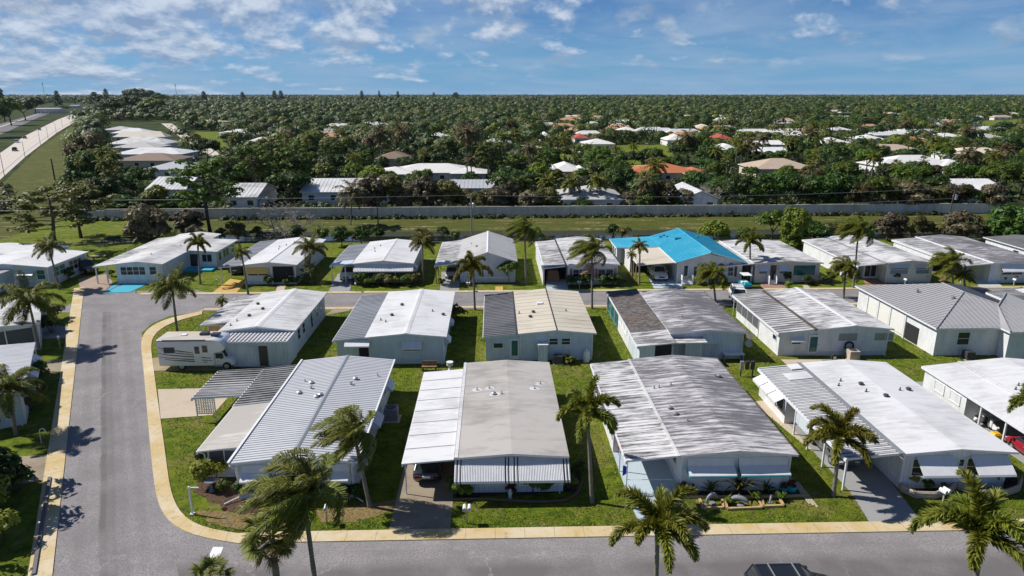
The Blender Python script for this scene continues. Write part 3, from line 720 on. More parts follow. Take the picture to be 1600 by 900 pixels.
    def awning(s, face, u0, u1, zt, prof=((.05, 0), (.9, .7), (.92, .82)), mat='awning_white', wings=None, stripes=(), ribs=0, label=None, arms=True):
        """sheet metal awning: prof = (out, down) steps; stripes = list of (u0,u1) painted black"""
        mb = MB(); th = .03
        cuts = sorted({u0, u1, *[c for ab in stripes for c in ab]})
        for a, b in zip(cuts, cuts[1:]):
            mid = (a + b) / 2; mi = 1 if any(q0 < mid < q1 for q0, q1 in stripes) else 0
            for (o0, d0), (o1, d1) in zip(prof, prof[1:]):
                T = [s.fp(face, a, o0, zt - d0), s.fp(face, b, o0, zt - d0), s.fp(face, b, o1, zt - d1), s.fp(face, a, o1, zt - d1)]
                B = [s.fp(face, a, o0 - .02, zt - d0 - th), s.fp(face, b, o0 - .02, zt - d0 - th), s.fp(face, b, o1 - .02, zt - d1 - th), s.fp(face, a, o1 - .02, zt - d1 - th)]
                n = len(mb.v); mb.v += T + B
                for f in ((0, 1, 2, 3), (7, 6, 5, 4), (0, 3, 7, 4), (1, 5, 6, 2), (2, 6, 7, 3), (0, 4, 5, 1)): mb.f.append([n + i for i in f]); mb.mi.append(mi)
                if ribs and mi == 0 and abs(d1 - d0) + abs(o1 - o0) > .3:
                    k = max(1, int((b - a) / ribs))
                    for i in range(k):
                        uu = a + (i + .5) * (b - a) / k; w = ribs * .22
                        q = [s.fp(face, uu - w, o0, zt - d0 + .002), s.fp(face, uu + w, o0, zt - d0 + .002), s.fp(face, uu + w, o1, zt - d1 + .002), s.fp(face, uu - w, o1, zt - d1 + .002)]
                        r = [s.fp(face, uu - w * .5, o0 + .015, zt - d0 + .025), s.fp(face, uu + w * .5, o0 + .015, zt - d0 + .025), s.fp(face, uu + w * .5, o1 + .015, zt - d1 + .025), s.fp(face, uu - w * .5, o1 + .015, zt - d1 + .025)]
                        mb._add(q + r, [(4, 5, 6, 7), (0, 1, 5, 4), (1, 2, 6, 5), (2, 3, 7, 6), (3, 0, 4, 7)], 0)
        aw = mb.build('awning', [mat, 'black_paint'], s.r)
        if label: aw['label'] = label
        if wings:
            for u in (u0, u1):
                mw = MB()
                pts = [s.fp(face, u, o, zt - d - .02) for o, d in prof] + [s.fp(face, u, .03, zt - prof[-1][1])]
                q = [s.fp(face, u + .02, o, zt - d - .02) for o, d in prof] + [s.fp(face, u + .02, .03, zt - prof[-1][1])]
                n = len(pts); b = len(mw.v); mw.v += pts + q
                mw.f += [[b + i for i in range(n)], [b + n + i for i in reversed(range(n))]]; mw.mi += [0, 0]
                for i in range(n): mw.f.append([b + i, b + n + i, b + n + (i + 1) % n, b + (i + 1) % n]); mw.mi.append(0)
                mw.build('awning_wing', wings, aw)
        elif arms:
            ma = MB(); o1, d1 = prof[-1]
            for u in (u0 + .06, u1 - .06): ma.tube([s.fp(face, u, .02, zt - d1 - .45), s.fp(face, u, o1 - .05, zt - d1 + .02)], .018, 5)
            ma.build('awning_arm', 'trim_white', aw)
        return aw
    def lean(s, x0, x1, y0, y1, z0, z1, mat, ribs=.3, rib_h=.05, name='carport_roof', th=.1, edge='trim_white', label=None, beam=True, ribw=.28):
        """ribbed lean-to roof; z0 = height at x0, z1 = height at x1; ribs run along x"""
        mb = MB(); lo = [(x0, y0, z0 - th), (x1, y0, z1 - th), (x1, y1, z1 - th), (x0, y1, z0 - th)]; hi = [(q[0], q[1], q[2] + th) for q in lo]
        mb.hexa(lo, hi, 1, 0)
        if ribs:
            n = max(1, int((y1 - y0) / ribs))
            for i in range(n + 1):
                y = y0 + i * (y1 - y0) / n; w = ribs * ribw / 2; y = min(max(y, y0 + w), y1 - w)
                lo = [(x0, y - w, z0 - .01), (x1, y - w, z1 - .01), (x1, y + w, z1 - .01), (x0, y + w, z0 - .01)]
                hi = [(q[0], q[1] + (.25 * w if j < 2 else -.25 * w), q[2] + .01 + rib_h) for j, q in enumerate(lo)]
                mb.hexa(lo, hi, 0)
        o = mb.build(name, [mat, edge], s.r)
        if label: o['label'] = label
        if beam:
            zz = min(z0, z1) - th; xx = x0 if z0 <= z1 else x1
            MB().box(xx - .05, xx + .05, y0 - .01, y1 + .01, zz - .12, zz + .1).build('beam', edge, o)
        return o
    def posts(s, pts, h, mat='trim_white', w=.07):
        for x, y in pts: MB().box(x - w / 2, x + w / 2, y - w / 2, y + w / 2, 0, h).build('post', mat, s.r)
    def room(s, x0, x1, y0, y1, z, mat='siding_white', name='shed_wall', zl=None):
        """enclosed room under a lean-to roof (zl = lower height at x0)"""
        zl = z if zl is None else zl
        return MB().hexa([(x0, y0, 0), (x1, y0, 0), (x1, y1, 0), (x0, y1, 0)], [(x0, y0, zl), (x1, y0, z), (x1, y1, z), (x0, y1, zl)]).build(name, mat, s.r)
    def part_box(s, name, x0, x1, y0, y1, z0, z1, mat, parent=None, label=None, bevel=0):
        o = MB().box(x0, x1, y0, y1, z0, z1).build(name, mat, parent or s.r, bevel=bevel)
        if label: o['label'] = label
        return o
    def opening(s, x0, x1, y, z0, z1, mat='screen', n=2, frame='trim_white', axis='x', name='window'):
        """framed screen panel standing at plane y (axis x) or at plane x=y (axis y)"""
        mb = MB(); t = .06
        def bx(m, u0, u1, a, b, d0, d1):
            if axis == 'x': m.box(u0, u1, y + d0, y + d1, a, b)
            else: m.box(y + d0, y + d1, u0, u1, a, b)
        bx(mb, x0, x1, z1 - t, z1, -.05, .05); bx(mb, x0, x1, z0, z0 + t, -.05, .05)
        for i in range(n + 1): u = x0 + (x1 - x0 - t) * i / n; bx(mb, u, u + t, z0 + t, z1 - t, -.045, .045)
        w = mb.build(name, frame, s.r); m2 = MB(); bx(m2, x0 + .02, x1 - .02, z0 + .02, z1 - .02, -.012, .012); m2.build('pane', mat, w); return w
SHELL = ((.04, 0), (.22, .42), (.75, .78), (.77, .88))
FLAT = ((.04, 0), (.95, .75), (.97, .87))
def build_homes():
    # ---------------- near row
    h = Home('silver ribbed roof mobile home on the street corner, with an L shaped carport', -16.7, -8.75, 38.6, 55.9, 2.75, .42, 'roof_silver', 'siding_pale', ribs=.31)
    h.ridge_cap('galv', .16)
    MB().box(-.08, .07, 0, h.D, h.ze + .015, h.ze + .1).build('roof_edge_trim', 'trim_white', h.roof)
    h.gutter('R')
    h.vents([(.22, .58, 'b'), (.31, .62, 'c'), (.28, .68, 'b'), (.2, .71, 'p'), (.45, .53, 'b'), (.42, .515, 'b'), (.7, .72, 'b'), (.68, .66, 'c'), (.9, .78, 'p')])
    # screen room roof, then carport wing
    h.lean(-3.0, -.06, 2.4, 9.2, 2.3, 2.62, 'pan_translucent', 0, .03, 'porch_roof', label='translucent cream panel roof over the screened porch')
    h.lean(-3.1, -.06, 9.22, 16.6, 2.3, 2.63, 'pan_striped', .46, .06)
    h.lean(-7.0, -3.14, 11.1, 16.6, 2.12, 2.3, 'pan_striped', .46, .06)
    h.room(-2.6, .3, 3.0, 9.2, 2.45, 'siding_white', 'porch_wall', 2.2)
    h.opening(-2.5, -.4, 2.95, 1.0, 2.15, 'screen', 2); h.opening(3.3, 9.0, -2.63, 1.0, 2.05, 'screen', 4, axis='y')
    h.room(-2.6, .3, 9.3, 16.2, 2.5, 'siding_pale', 'shed_wall', 2.25)
    h.posts([(-6.8, 11.3), (-5.35, 11.3), (-6.8, 16.3), (-3.2, 11.4)], 2.05)
    lat = MB()
    for i in range(9):
        lat.tube([(-6.75 + i * .16, 11.3, .75), (-6.75 + max(0, i - 4) * .16 + .0, 11.3, .75 + min(i, 4) * .3)], .012, 4) if i else None
        lat.tube([(-6.75 + i * .16, 11.32, .75), (-6.75 + min(8, i + 4) * .16, 11.32, .75 + min(8 - i, 4) * .3)], .012, 4) if i < 8 else None
    lat.box(-6.78, -5.38, 11.27, 11.33, .7, .76); lat.box(-6.78, -5.38, 11.27, 11.33, 1.95, 2.0)
    for i in range(8): lat.box(-6.78 + i * .18, -6.72 + i * .18, 11.28, 11.31, .76, 1.95)
    for i in range(6): lat.box(-6.75, -5.4, 11.292, 11.318, .9 + i * .18, .94 + i * .18)
    lat.build('lattice_panel', 'lattice_white', h.r)
    h.window('F', .7, 3.2, 1.0, 2.3, 2); h.window('F', 4.6, 6.9, 1.0, 2.3, 2)
    h.awning('F', .35, 3.6, 2.45, SHELL, 'awning_white', 'trim_white'); h.awning('F', 4.2, 7.1, 2.45, SHELL, 'awning_white', 'trim_white')
    for u0, u1 in ((1.2, 3.4), (6.4, 8.3), (12.8, 14.4)):
        h.window('R', u0 + .2, u1 - .2, 1.1, 2.1, 1); h.awning('R', u0, u1, 2.3, ((.04, 0), (.75, .6), (.77, .7)), 'awning_white', 'awning_blue')
    m = MB(); m.tube([(.1, -.05, 2.65), (.35, .2, 2.2), (.35, .25, .25), (-.4, -.35, .1)], .05, 6); m.tube([(7.85, -.05, 2.65), (7.6, .2, 2.2), (7.6, .25, .25), (8.3, -.3, .1)], .05, 6); m.build('downspout', 'trim_white', h.r)
    m = MB(); m.tube([(-2.95, 2.4, 2.28), (-2.7, 2.8, 1.9), (-2.66, 2.93, .2)], .045, 6); m.build('downspout', 'trim_white', h.r)
    # striped awning house
    h = Home('mobile home with pale flat roof and long white front awning with black stripes', -2.6, 4.75, 38.9, 54.9, 2.75, .26, 'roof_membrane', 'siding_white')
    h.vents([(.17, .635, 'p'), (.3, .645, 'p'), (.345, .57, 'b'), (.43, .57, 'p'), (.85, .7, 'p'), (.78, .64, 'p')])
    m = MB(); 
    for fx, fy in ((.17, .635), (.3, .645), (.36, .57), (.85, .7), (.78, .64)):
        x, y = fx * h.W, fy * h.D
        pts = [(x + .42 * math.cos(a) * random.uniform(.8, 1.2), y + .34 * math.sin(a), h.zroof(x + .42 * math.cos(a)) + .012) for a in [i * PI / 5 for i in range(10)]]
        m.poly(pts)
    m.build('sealant_patch', 'roof_white', h.roof)
    m = MB(); m.box(.02, .25, 0, h.D, h.ze + .01, h.ze + .05); m.build('roof_edge_trim', 'roof_white', h.roof)
    o = h.lean(-3.3, -.03, 0, 14.9, 2.4, 2.66, 'roof_white', 0, label='white carport roof of eight wide flat panels')
    m = MB()
    for i in range(1, 8): m.hexa([(-3.3, i * 1.86 - .03, 2.395), (-.05, i * 1.86 - .03, 2.65), (-.05, i * 1.86 + .03, 2.65), (-3.3, i * 1.86 + .03, 2.395)], [(-3.3, i * 1.86 - .03, 2.42), (-.05, i * 1.86 - .03, 2.68), (-.05, i * 1.86 + .03, 2.68), (-3.3, i * 1.86 + .03, 2.42)])
    m.build('panel_seam', 'grey_metal', o)
    h.posts([(-3.15, .3), (-3.15, 4), (-3.15, 8), (-3.15, 12)], 2.25)
    h.awning('F', -.32, 7.0, 2.6, ((.03, 0), (1.35, .95), (1.38, 1.08)), 'awning_white', None, [(-.18, -.1), (.04, .12), (2.88, 2.96), (3.08, 3.16), (3.44, 3.52), (3.66, 3.74), (6.6, 6.68), (6.8, 6.88)], ribs=.1, label='long ribbed white awning with groups of black stripes')
    h.window('F', .4, 2.8, .9, 2.3, 2); h.window('F', 3.9, 6.3, .9, 2.3, 2)
    for u0 in (6.8, 10.5): h.window('R', u0 + .1, u0 + 1.1, 1.2, 2.1); h.awning('R', u0, u0 + 1.2, 2.25, ((.04, 0), (.55, .5), (.57, .6)), 'awning_white', 'awning_blue')
    h.window('L', 3, 4.4, 1.1, 2.1); h.door('L', 6, 6.9)
    h.room(-3.1, .34, 12.2, 14.6, 2.5, 'siding_white', 'shed_wall', 2.28)
    # weathered house with turquoise trim
    h = Home('mobile home with grey streaked roof and turquoise trimmed front awnings, facing the near street', 11.75, 19.5, 38.7, 55.4, 2.75, .36, 'roof_weathered', 'siding_white')
    m = MB(); m.box(-.1, .1, 0, h.D, h.ze - .02, h.ze + .05); m.build('roof_seam', 'roof_white_b', h.roof)
    m = MB(); m.box(h.W - .02, h.W + .07, 0, h.D, h.ze - .15, h.ze + .03); m.build('gutter', 'roof_brown', h.r)['label'] = 'rusty gutter along the right eave'
    h.vents([(.15, .62, 'p'), (.28, .64, 'p'), (.14, .4, 'b'), (.16, .34, 'b'), (.1, .62, 'p'), (.84, .74, 'b'), (.8, .74, 'p'), (.23, .27, 'p')], 'grey_metal')
    o = h.lean(-3.35, -.1, .1, 16.5, 2.42, 2.72, 'roof_weathered_c', .4, .03)
    h.posts([(-3.2, .4), (-3.2, 2.9)], 2.25)
    m = MB(); m.tube([(-3.2, .4, .9), (-.2, .3, .9)], .02, 5); m.build('rail', 'trim_white', h.r)
    h.room(-3.2, .3, 5.5, 16.2, 2.55, 'siding_white', 'porch_wall', 2.3); h.opening(5.8, 15.5, -3.23, .9, 2.15, 'screen', 6, axis='y')
    for u0, u1 in ((.3, 3.35), (3.65, 6.85)):
        h.window('F', u0 + .1, u1 - .1, 1.0, 2.3, 3); h.awning('F', u0, u1, 2.45, ((.03, 0), (.16, .5), (.78, .86), (.8, .98)), 'awning_white', 'turquoise_paint')
        m = MB(); h.fbox(m, 'F', u0 + .02, u1 - .02, .79, .815, 1.44, 1.53); m.build('awning_trim', 'turquoise_paint', h.r)
    h.window('L', 1.2, 2.2, 1.2, 2.2); h.door('L', 3.2, 4.1)
    # bright white roof house with two white awnings on grey front
    h = Home('mobile home with bright white roof and two square white awnings on its grey front', 26.25, 33.85, 38.6, 54.1, 2.75, .3, 'roof_white', 'siding_vert', base='siding_vert')
    h.vents([(.2, .73, 'p'), (.35, .67, 'b'), (.32, .59, 'p'), (.44, .52, 'b'), (.78, .61, 'b'), (.68, .6, 'p'), (.13, .68, 'p')], 'dark_metal')
    m = MB(); m.box(-.22, .12, 0, h.D, h.ze + .0, h.ze + .06); m.build('roof_seam', 'grey_metal', h.roof)
    h.lean(-3.6, -.2, .1, 15.3, 2.38, 2.7, 'pan_striped_white', .46, .06)
    m = MB(); m.hexa([(-2.2, 12.2, 2.58), (-.25, 12.2, 2.75), (-.25, 13.6, 2.75), (-2.2, 13.6, 2.58)], [(-2.2, 12.2, 2.64), (-.25, 12.2, 2.81), (-.25, 13.6, 2.81), (-2.2, 13.6, 2.64)]); m.hexa([(-1.2, 14.2, 2.67), (-.25, 14.2, 2.75), (-.25, 15.25, 2.75), (-1.2, 15.25, 2.67)], [(-1.2, 14.2, 2.72), (-.25, 14.2, 2.81), (-.25, 15.25, 2.81), (-1.2, 15.25, 2.72)]); m.build('roof_patch', 'roof_white', h.roof)
    h.posts([(-3.45, .3), (-3.45, 3.2), (-3.45, 5.6), (-3.45, 7.9)], 2.2, w=.11)
    h.room(-3.45, .34, 9.7, 15.0, 2.5, 'siding_white', 'porch_wall', 2.25)
    for y in (9.9, 11.5, 13.1):
        h.opening(y + .1, y + 1.4, -3.47, .9, 1.9, 'screen', 1, axis='y')
        m = MB(); m.hexa([(-4.25, y, 1.72), (-3.5, y, 2.1), (-3.5, y + 1.5, 2.1), (-4.25, y + 1.5, 1.72)], [(-4.25, y, 1.76), (-3.5, y, 2.14), (-3.5, y + 1.5, 2.14), (-4.25, y + 1.5, 1.76)]); m.box(-4.27, -4.24, y, y + 1.5, 1.55, 1.76); m.build('awning', 'awning_white', h.r)
    m = MB(); m.box(-3.47, -3.4, 5.7, 7.8, 1.1, 2.2); m.build('screen_panel', 'siding_pale', h.r)
    for u0 in (.75, 4.35):
        h.window('F', u0 - .2, u0 + 1.9, .95, 2.25, 2); h.awning('F', u0 + .0, u0 + 2.45, 2.42, ((.03, 0), (1.05, .85), (1.1, .97)), 'awning_white')
    h.window('F', 3.6, 4.05, 1.6, 2.2, 1, rail=False); h.door('L', 3.0, 3.9, mat='siding_pale')
    # far right, partly outside the picture
    p = P(1441, 570, 2.5); X = p.x
    h = Home('bright white roofed mobile home at the right edge with a red car in its carport', X + 3.3, X + 10.9, 38.5, p.y, 2.75, .35, 'roof_white', 'siding_white')
    D = h.D
    h.lean(-3.3, -.02, 0, D, 2.4, 2.72, 'roof_white', 0); h.vents([(.06, .62, 'p'), (.15, .66, 'p'), (.28, .64, 'b'), (.2, .57, 'p')], 'dark_metal')
    m = MB(); m.box(-.25, .05, 0, D, h.ze - .0, h.ze + .07); m.build('roof_seam', 'roof_white', h.roof)
    h.posts([(-3.15, y) for y in (.3, 2.9, 5.5, 8.1)], 2.25, w=.12)
    h.room(-3.15, .3, 9.8, D - .3, 2.5, 'siding_white', 'porch_wall', 2.28)
    for y in (10.4, 12.4): h.opening(y, y + 1.3, -3.17, 1.0, 1.9, 'siding_white', 1, axis='y')
    h.window('F', 1, 3, 1, 2.2, 2)
    # ---------------- middle row, their backs to us
    h = Home('mobile home with off white roof and ribbed shed lean to, behind the white motorhome', -26.9, -19.4, 63.7, 77.2, 2.8, .42, 'roof_white_b', 'siding_blue')
    h.ridge_cap('roof_white', .3); h.vents([(.22, .3, 'b'), (.12, .2, 'p'), (.32, .45, 'b'), (.15, .62, 'b'), (.1, .1, 'p')], 'dark_metal')
    h.lean(-3.0, -.02, 3, 13, 2.4, 2.74, 'roof_weathered_c', .45, .03); h.posts([(-2.9, 3.2), (-2.9, 8)], 2.25)
    h.room(-2.6, .3, 6, 12.8, 2.5, 'siding_cream', 'porch_wall', 2.3); h.opening(-2.5, .2, 3.6, .8, 2.2, 'timber_tan', 2)
    h.lean(.1, 7.45, -2.6, -.02, 2.55, 2.56, 'pan_striped', 0, beam=False, name='shed_roof')
    m = MB(); n = 20
    for i in range(n): m.hexa([(.2 + i * .37, -2.6, 2.55), (.38 + i * .37, -2.6, 2.55), (.38 + i * .37, -.05, 2.56), (.2 + i * .37, -.05, 2.56)], [(.23 + i * .37, -2.6, 2.62), (.35 + i * .37, -2.6, 2.62), (.35 + i * .37, -.05, 2.63), (.23 + i * .37, -.05, 2.63)])
    m.build('roof_rib', 'roof_white', h.roof)
    h.room(.3, 7.3, -2.4, .36, 2.44, 'siding_pale'); h.part_box('door', 4.6, 5.4, -2.46, -2.4, .1, 2.1, 'dark_metal'); h.part_box('door', 2.6, 4.3, -2.45, -2.4, .1, 2.1, 'siding_vert')
    for u in (1.2, 3.0, 8.6, 10.6): h.window('R', u, u + 1.0, 1.1, 2.3)
    h.door('R', 6.2, 7.1)
    h = Home('mobile home with white roof, pale blue siding and grey striped carport, in the middle row', -12.25, -4.5, 61.3, 76.7, 2.85, .36, 'roof_white', 'siding_blue', base='siding_blue')
    h.ridge_cap('roof_white', .3); h.vents([(.3, .62, 'b'), (.22, .4, 'b'), (.18, .27, 'p'), (.1, .32, 'p'), (.75, .48, 'p'), (.9, .42, 'b')], 'dark_metal')
    h.lean(-3.1, -.02, .2, 15, 2.45, 2.8, 'pan_grey', .5, .05); h.room(-2.8, .36, .5, 5, 2.6, 'siding_blue', 'shed_wall', 2.35); h.posts([(-3, 6), (-3, 10), (-3, 14.6)], 2.3)
    h.part_box('door', -.7, .2, .42, .5, .1, 2.1, 'dark_void')
    h.awning('F', -2.3, .05, 2.45, ((.0, 0), (.6, .4), (.62, .5))); h.awning('F', 3.1, 5.0, 2.3, ((.03, 0), (.5, .55), (.52, .65))); h.window('F', 3.2, 4.9, 1.3, 2.1, 2)
    for u in (1.0, 6.2): h.window('R', u + .1, u + 1.4, 1.2, 2.2); h.awning('R', u, u + 1.6, 2.35, ((.04, 0), (.6, .55), (.62, .65)), 'awning_white', 'awning_blue')
    h = Home('mobile home with cream ribbed roof, dark striped carport roof and pale blue clapboard back wall', 2.2, 9.9, 61.9, 76.5, 2.85, .36, 'roof_cream', 'siding_blue', ribs=1.2, base='siding_blue')
    m = MB(); m.box(h.xr - .05, h.xr + .05, 0, h.D, h.ze + h.rise - .02, h.ze + h.rise + .05); m.build('ridge_cap', 'dark_metal', h.roof)
    m = MB(); m.box(-.06, .06, 0, h.D, h.ze - .05, h.ze + .07); m.build('roof_seam', 'dark_metal', h.roof)
    h.vents([(.25, .42, 'b'), (.2, .32, 'b'), (.7, .44, 'p'), (.06, .43, 'p')], 'dark_metal')
    m = MB(); m.box(2.5, 3.1, 8.6, 9.2, h.zroof(2.8) - .02, h.zroof(2.8) + .16); m.build('skylight', 'trim_white', h.roof)
    h.lean(-3.25, -.07, .1, 14.4, 2.5, 2.8, 'pan_dark', .5, .06); h.room(-3.0, .36, .4, 4.5, 2.6, 'siding_blue', 'shed_wall', 2.4); h.posts([(-3.1, 6), (-3.1, 10), (-3.1, 14)], 2.35)
    w = h.opening(-2.3, -1.3, .38, 1.25, 1.85, 'glass_dark', 1); d = h.part_box('door', -.65, .25, .32, .4, .15, 2.2, 'trim_white'); h.part_box('pane', -.5, .1, .305, .32, .5, 2.05, 'glass_teal', d)
    h.window('F', 2.75, 3.7, 1.55, 2.3); h.window('F', 3.95, 4.9, 1.55, 2.3)
    h.part_box('chimney_box', 2.05, 2.95, -.45, .33, 0, 1.75, 'siding_pale'); h.part_box('chimney_cap', 2.0, 3.0, -.5, .33, 1.75, 1.9, 'trim_white')
    h = Home('mobile home with grey streaked roof and dark brown rusty carport roof over turquoise screens', 17.0, 24.6, 61.7, 76.2, 2.8, .38, 'roof_weathered_b', 'siding_pale')
    h.gutter('R', 'roof_brown'); h.vents([(.42, .55, 'p'), (.3, .3, 'p')], 'grey_metal')
    o = h.lean(-3.6, -.02, 1.4, 16, 2.45, 2.78, 'roof_brown', 0, label='dark brown peeling carport roof with rust stains'); h.lean(-3.65, -.02, -2.3, 1.38, 2.4, 2.74, 'roof_weathered_c', 0, name='shed_roof')
    h.room(-3.35, .36, 3, 9.2, 2.55, 'siding_white', 'porch_wall', 2.35); h.room(-3.35, -1.9, -2.0, 2.9, 2.5, 'siding_pale', 'shed_wall', 2.3); h.posts([(-.25, -2.1), (-3.5, 10.5), (-3.5, 13), (-3.5, 15.5)], 2.3)
    h.part_box('shed_back_wall', -1.9, .3, .3, .36, 0, 2.5, 'dark_metal'); h.opening(9.4, 15.6, -3.4, .3, 2.2, 'glass_teal', 4, axis='y', frame='turquoise_paint'); h.opening(4, 8.6, -3.37, 1.2, 2.1, 'siding_white', 3, axis='y')
    h.lean(.0, 3.3, -1.2, .3, 2.3, 2.32, 'roof_weathered_c', 0, beam=False, name='porch_roof'); h.room(1.4, 3.0, -.6, .34, 2.2, 'siding_pale')
    h.awning('F', 2.9, 4.6, 2.5, ((.03, 0), (.2, .8), (.24, .85)), 'siding_pale')
    h = Home('mobile home with dark streaked white roof, screened porch side and grey shuttered back windows', 31.6, 39.3, 62.3, 76.0, 2.85, .4, 'roof_weathered_c', 'siding_white')
    h.ridge_cap('roof_white', .3); m = MB(); m.box(-.16, .1, 0, h.D, h.ze - .03, h.ze + .08); m.build('roof_seam', 'roof_old_shingle', h.roof)
    h.lean(-3.7, -.15, .1, 13.6, 2.45, 2.8, 'pan_streaked', .6, .05); h.room(-3.45, .36, .4, 5.6, 2.6, 'siding_white', 'porch_wall', 2.35); h.opening(5.7, 12.4, -3.45, .8, 2.2, 'screen', 4, axis='y'); h.posts([(-3.5, 13.3), (-.3, 13.3)], 2.35)
    h.part_box('kick_panel', -3.47, -3.43, 5.7, 12.4, .05, .75, 'siding_white')
    w = h.opening(1.0, 1.9, -3.47, 1.3, 1.9, 'glass_dark', 1, axis='y'); h.window('F', -2.6, -1.6, 1.2, 1.8, 1); h.awning('F', -2.8, -1.4, 2.0, ((.04, 0), (.5, .3), (.52, .4)))
    d = h.door('F', -.9, .15, .2, 2.2, 'trim_white', 'glass_teal')
    for u in (2.0, 5.6): h.window('F', u, u + 2.0, 1.5, 2.4, 1, glass='grey_metal', rail=False)
    # grey metal hip roof house
    h = build_hip_house()
    # small ribbed carport roofed home behind it, cut by the picture edge
    p = P(1541, 456, 2.5); q = P(1555, 424, 2.8)
    h = Home('mobile home with ribbed carport roof at the right edge, beyond the grey hip roof', p.x + 3.4, p.x + 11, p.y - 13.5, p.y, 2.8, .35, 'roof_white', 'siding_white')
    h.lean(-3.4, -.02, 0, h.D, 2.45, 2.75, 'pan_striped', .5, .06); h.posts([(-3.25, y) for y in (3, 6, 9, 13)], 2.3); h.room(-.4, .3, 1, 12, 2.6, 'siding_white', 'porch_wall')
    # ---------------- far row, facing us across the second street
    h = Home('white mobile home with turquoise driveway and long low roof at the street bend', -51.8, -45.0, 91.5, 112.5, 2.8, .4, 'roof_white_b', 'siding_white')
    h.lean(-2.6, -.02, 0, 19, 2.5, 2.78, 'roof_weathered_c', .6, .02); h.posts([(-2.4, .3), (-1.0, .3), (-2.4, 3), (-2.4, 6)], 2.35, w=.14)
    h.room(6.4, 10.6, 8.6, 16.5, 2.6, 'siding_white', 'wing_wall'); h.lean(6.3, 11.0, 8.2, 16.9, 2.9, 2.65, 'roof_white_b', 0, name='wing_roof', beam=False)
    h.window('F', .5, 3.9, 1.2, 2.4, 4, 'trim_white'); h.window('F', 4.4, 5.4, 1.2, 2.4)
    m = MB(); h.r_w = m
    for y in (9.4, 11.2, 12.4, 14.6): h.opening(y, y + 1.0, 10.62, 1.0, 2.2, 'glass_dark', 1, axis='y')
    h.opening(6.7, 8.0, 8.57, .3, 2.3, 'glass_dark', 1); h.opening(8.5, 10.0, 8.57, 1.0, 2.2, 'glass_dark', 2)
    h.part_box('porch_floor', 6.5, 10.6, 6.4, 8.5, 0, .3, 'drive_turquoise'); h.vents([(.5, .2, 'p'), (.7, .5, 'p'), (.6, .75, 'b')], 'grey_metal')
    h = Home('mobile home with white roof, yellow driveway and small yellow awning, dark car in its carport', -34.2, -26.6, 90.6, 107.6, 2.8, .4, 'roof_white', 'siding_white')
    h.lean(-2.9, -.02, 0, 17, 2.5, 2.78, 'pan_grey', .6, .03); h.posts([(-2.75, .3), (-2.75, 3.5), (-2.75, 7)], 2.35, w=.12); h.vents([(.3, .6, 'p'), (.4, .65, 'p'), (.35, .5, 'p'), (.5, .75, 'p')], 'dark_metal')
    m = MB(); m.box(h.xr - .06, h.xr + .06, 0, h.D, h.ze + h.rise - .02, h.ze + h.rise + .03); m.build('ridge_cap', 'grey_metal', h.roof)
    h.window('F', .4, 3.2, 1.2, 2.2, 2); h.awning('F', .3, 3.3, 2.4, ((.03, 0), (.4, .7), (.42, .8)), 'awning_yellow')
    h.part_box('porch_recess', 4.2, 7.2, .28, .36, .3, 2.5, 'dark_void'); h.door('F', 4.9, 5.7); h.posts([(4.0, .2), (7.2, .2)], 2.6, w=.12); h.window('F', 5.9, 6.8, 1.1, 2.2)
    h = Home('mobile home with white roof and long white front awning over dark porch screens', -19.3, -10.9, 91.0, 105.5, 2.8, .42, 'roof_white', 'siding_white')
    h.ridge_cap('roof_white', .2); h.vents([(.2, .6, 'p'), (.28, .7, 'p'), (.25, .45, 'p')], 'dark_metal')
    h.lean(-3.0, -.02, 0, 13.4, 2.5, 2.78, 'pan_grey', .6, .03); m = MB(); m.hexa([(-3.02, -.02, 2.52), (-.02, -.02, 2.8), (-.02, 2.2, 2.8), (-3.02, 2.2, 2.52)], [(-3.02, -.02, 2.56), (-.02, -.02, 2.84), (-.02, 2.2, 2.84), (-3.02, 2.2, 2.56)]); m.build('translucent_panel', 'awning_blue', h.roof)
    h.posts([(-2.85, .3), (-1.0, .3), (-2.85, 5)], 2.35, w=.12)
    h.part_box('porch_screen', .2, 7.4, .3, .345, .5, 2.4, 'screen'); h.posts([(.3, .2), (2.1, .2), (4, .2), (5.8, .2), (7.7, .2)], 2.4, w=.1); h.awning('F', -.1, 8.0, 2.6, ((.03, 0), (.95, .75), (.97, .85)), 'awning_white', ribs=.2)
    h.awning('R', 1, 2.6, 2.3, ((.04, 0), (.6, .55), (.62, .65)), 'awning_white', 'awning_blue')
    h = Home('house with grey steep gable roof and white board front, silver car in its carport', -4.9, 3.3, 90.8, 105.8, 3.0, 1.35, 'roof_gable_grey', 'siding_vert', ribs=.5, base='siding_vert')
    h.ridge_cap('trim_white', .14); h.lean(-3.1, -.02, -.5, 15, 2.55, 2.95, 'roof_weathered_c', .6, .03); h.posts([(-2.95, -.2), (-2.95, 4), (-2.95, 8)], 2.4, 'timber_tan', w=.14)
    h.window('F', 2.9, 3.25, .7, 2.4); h.window('F', 3.7, 4.1, 1.1, 2.4); h.door('F', 1.2, 2.1); h.vents([(.2, .6, 'p'), (.3, .4, 'b')], 'grey_metal')
    m = MB(); m.hexa([(.3, -1.6, 2.35), (8.0, -1.6, 2.35), (8.0, .34, 2.5), (.3, .34, 2.5)], [(.3, -1.6, 2.43), (8.0, -1.6, 2.43), (8.0, .34, 2.58), (.3, .34, 2.58)]) if False else None
    m = MB(); 
    for i in range(22): m.box(1.0 + i * .3, 1.06 + i * .3, -.42, -.36, .1, .9)
    m.box(.9, 7.6, -.44, -.34, .88, .95); m.build('porch_railing', 'trim_white', h.r)
    h = Home('mobile home with white streaked roof, dark shutters and a brown cloth under its carport', 9.8, 17.2, 89.3, 107.0, 2.8, .38, 'roof_weathered_c', 'siding_white')
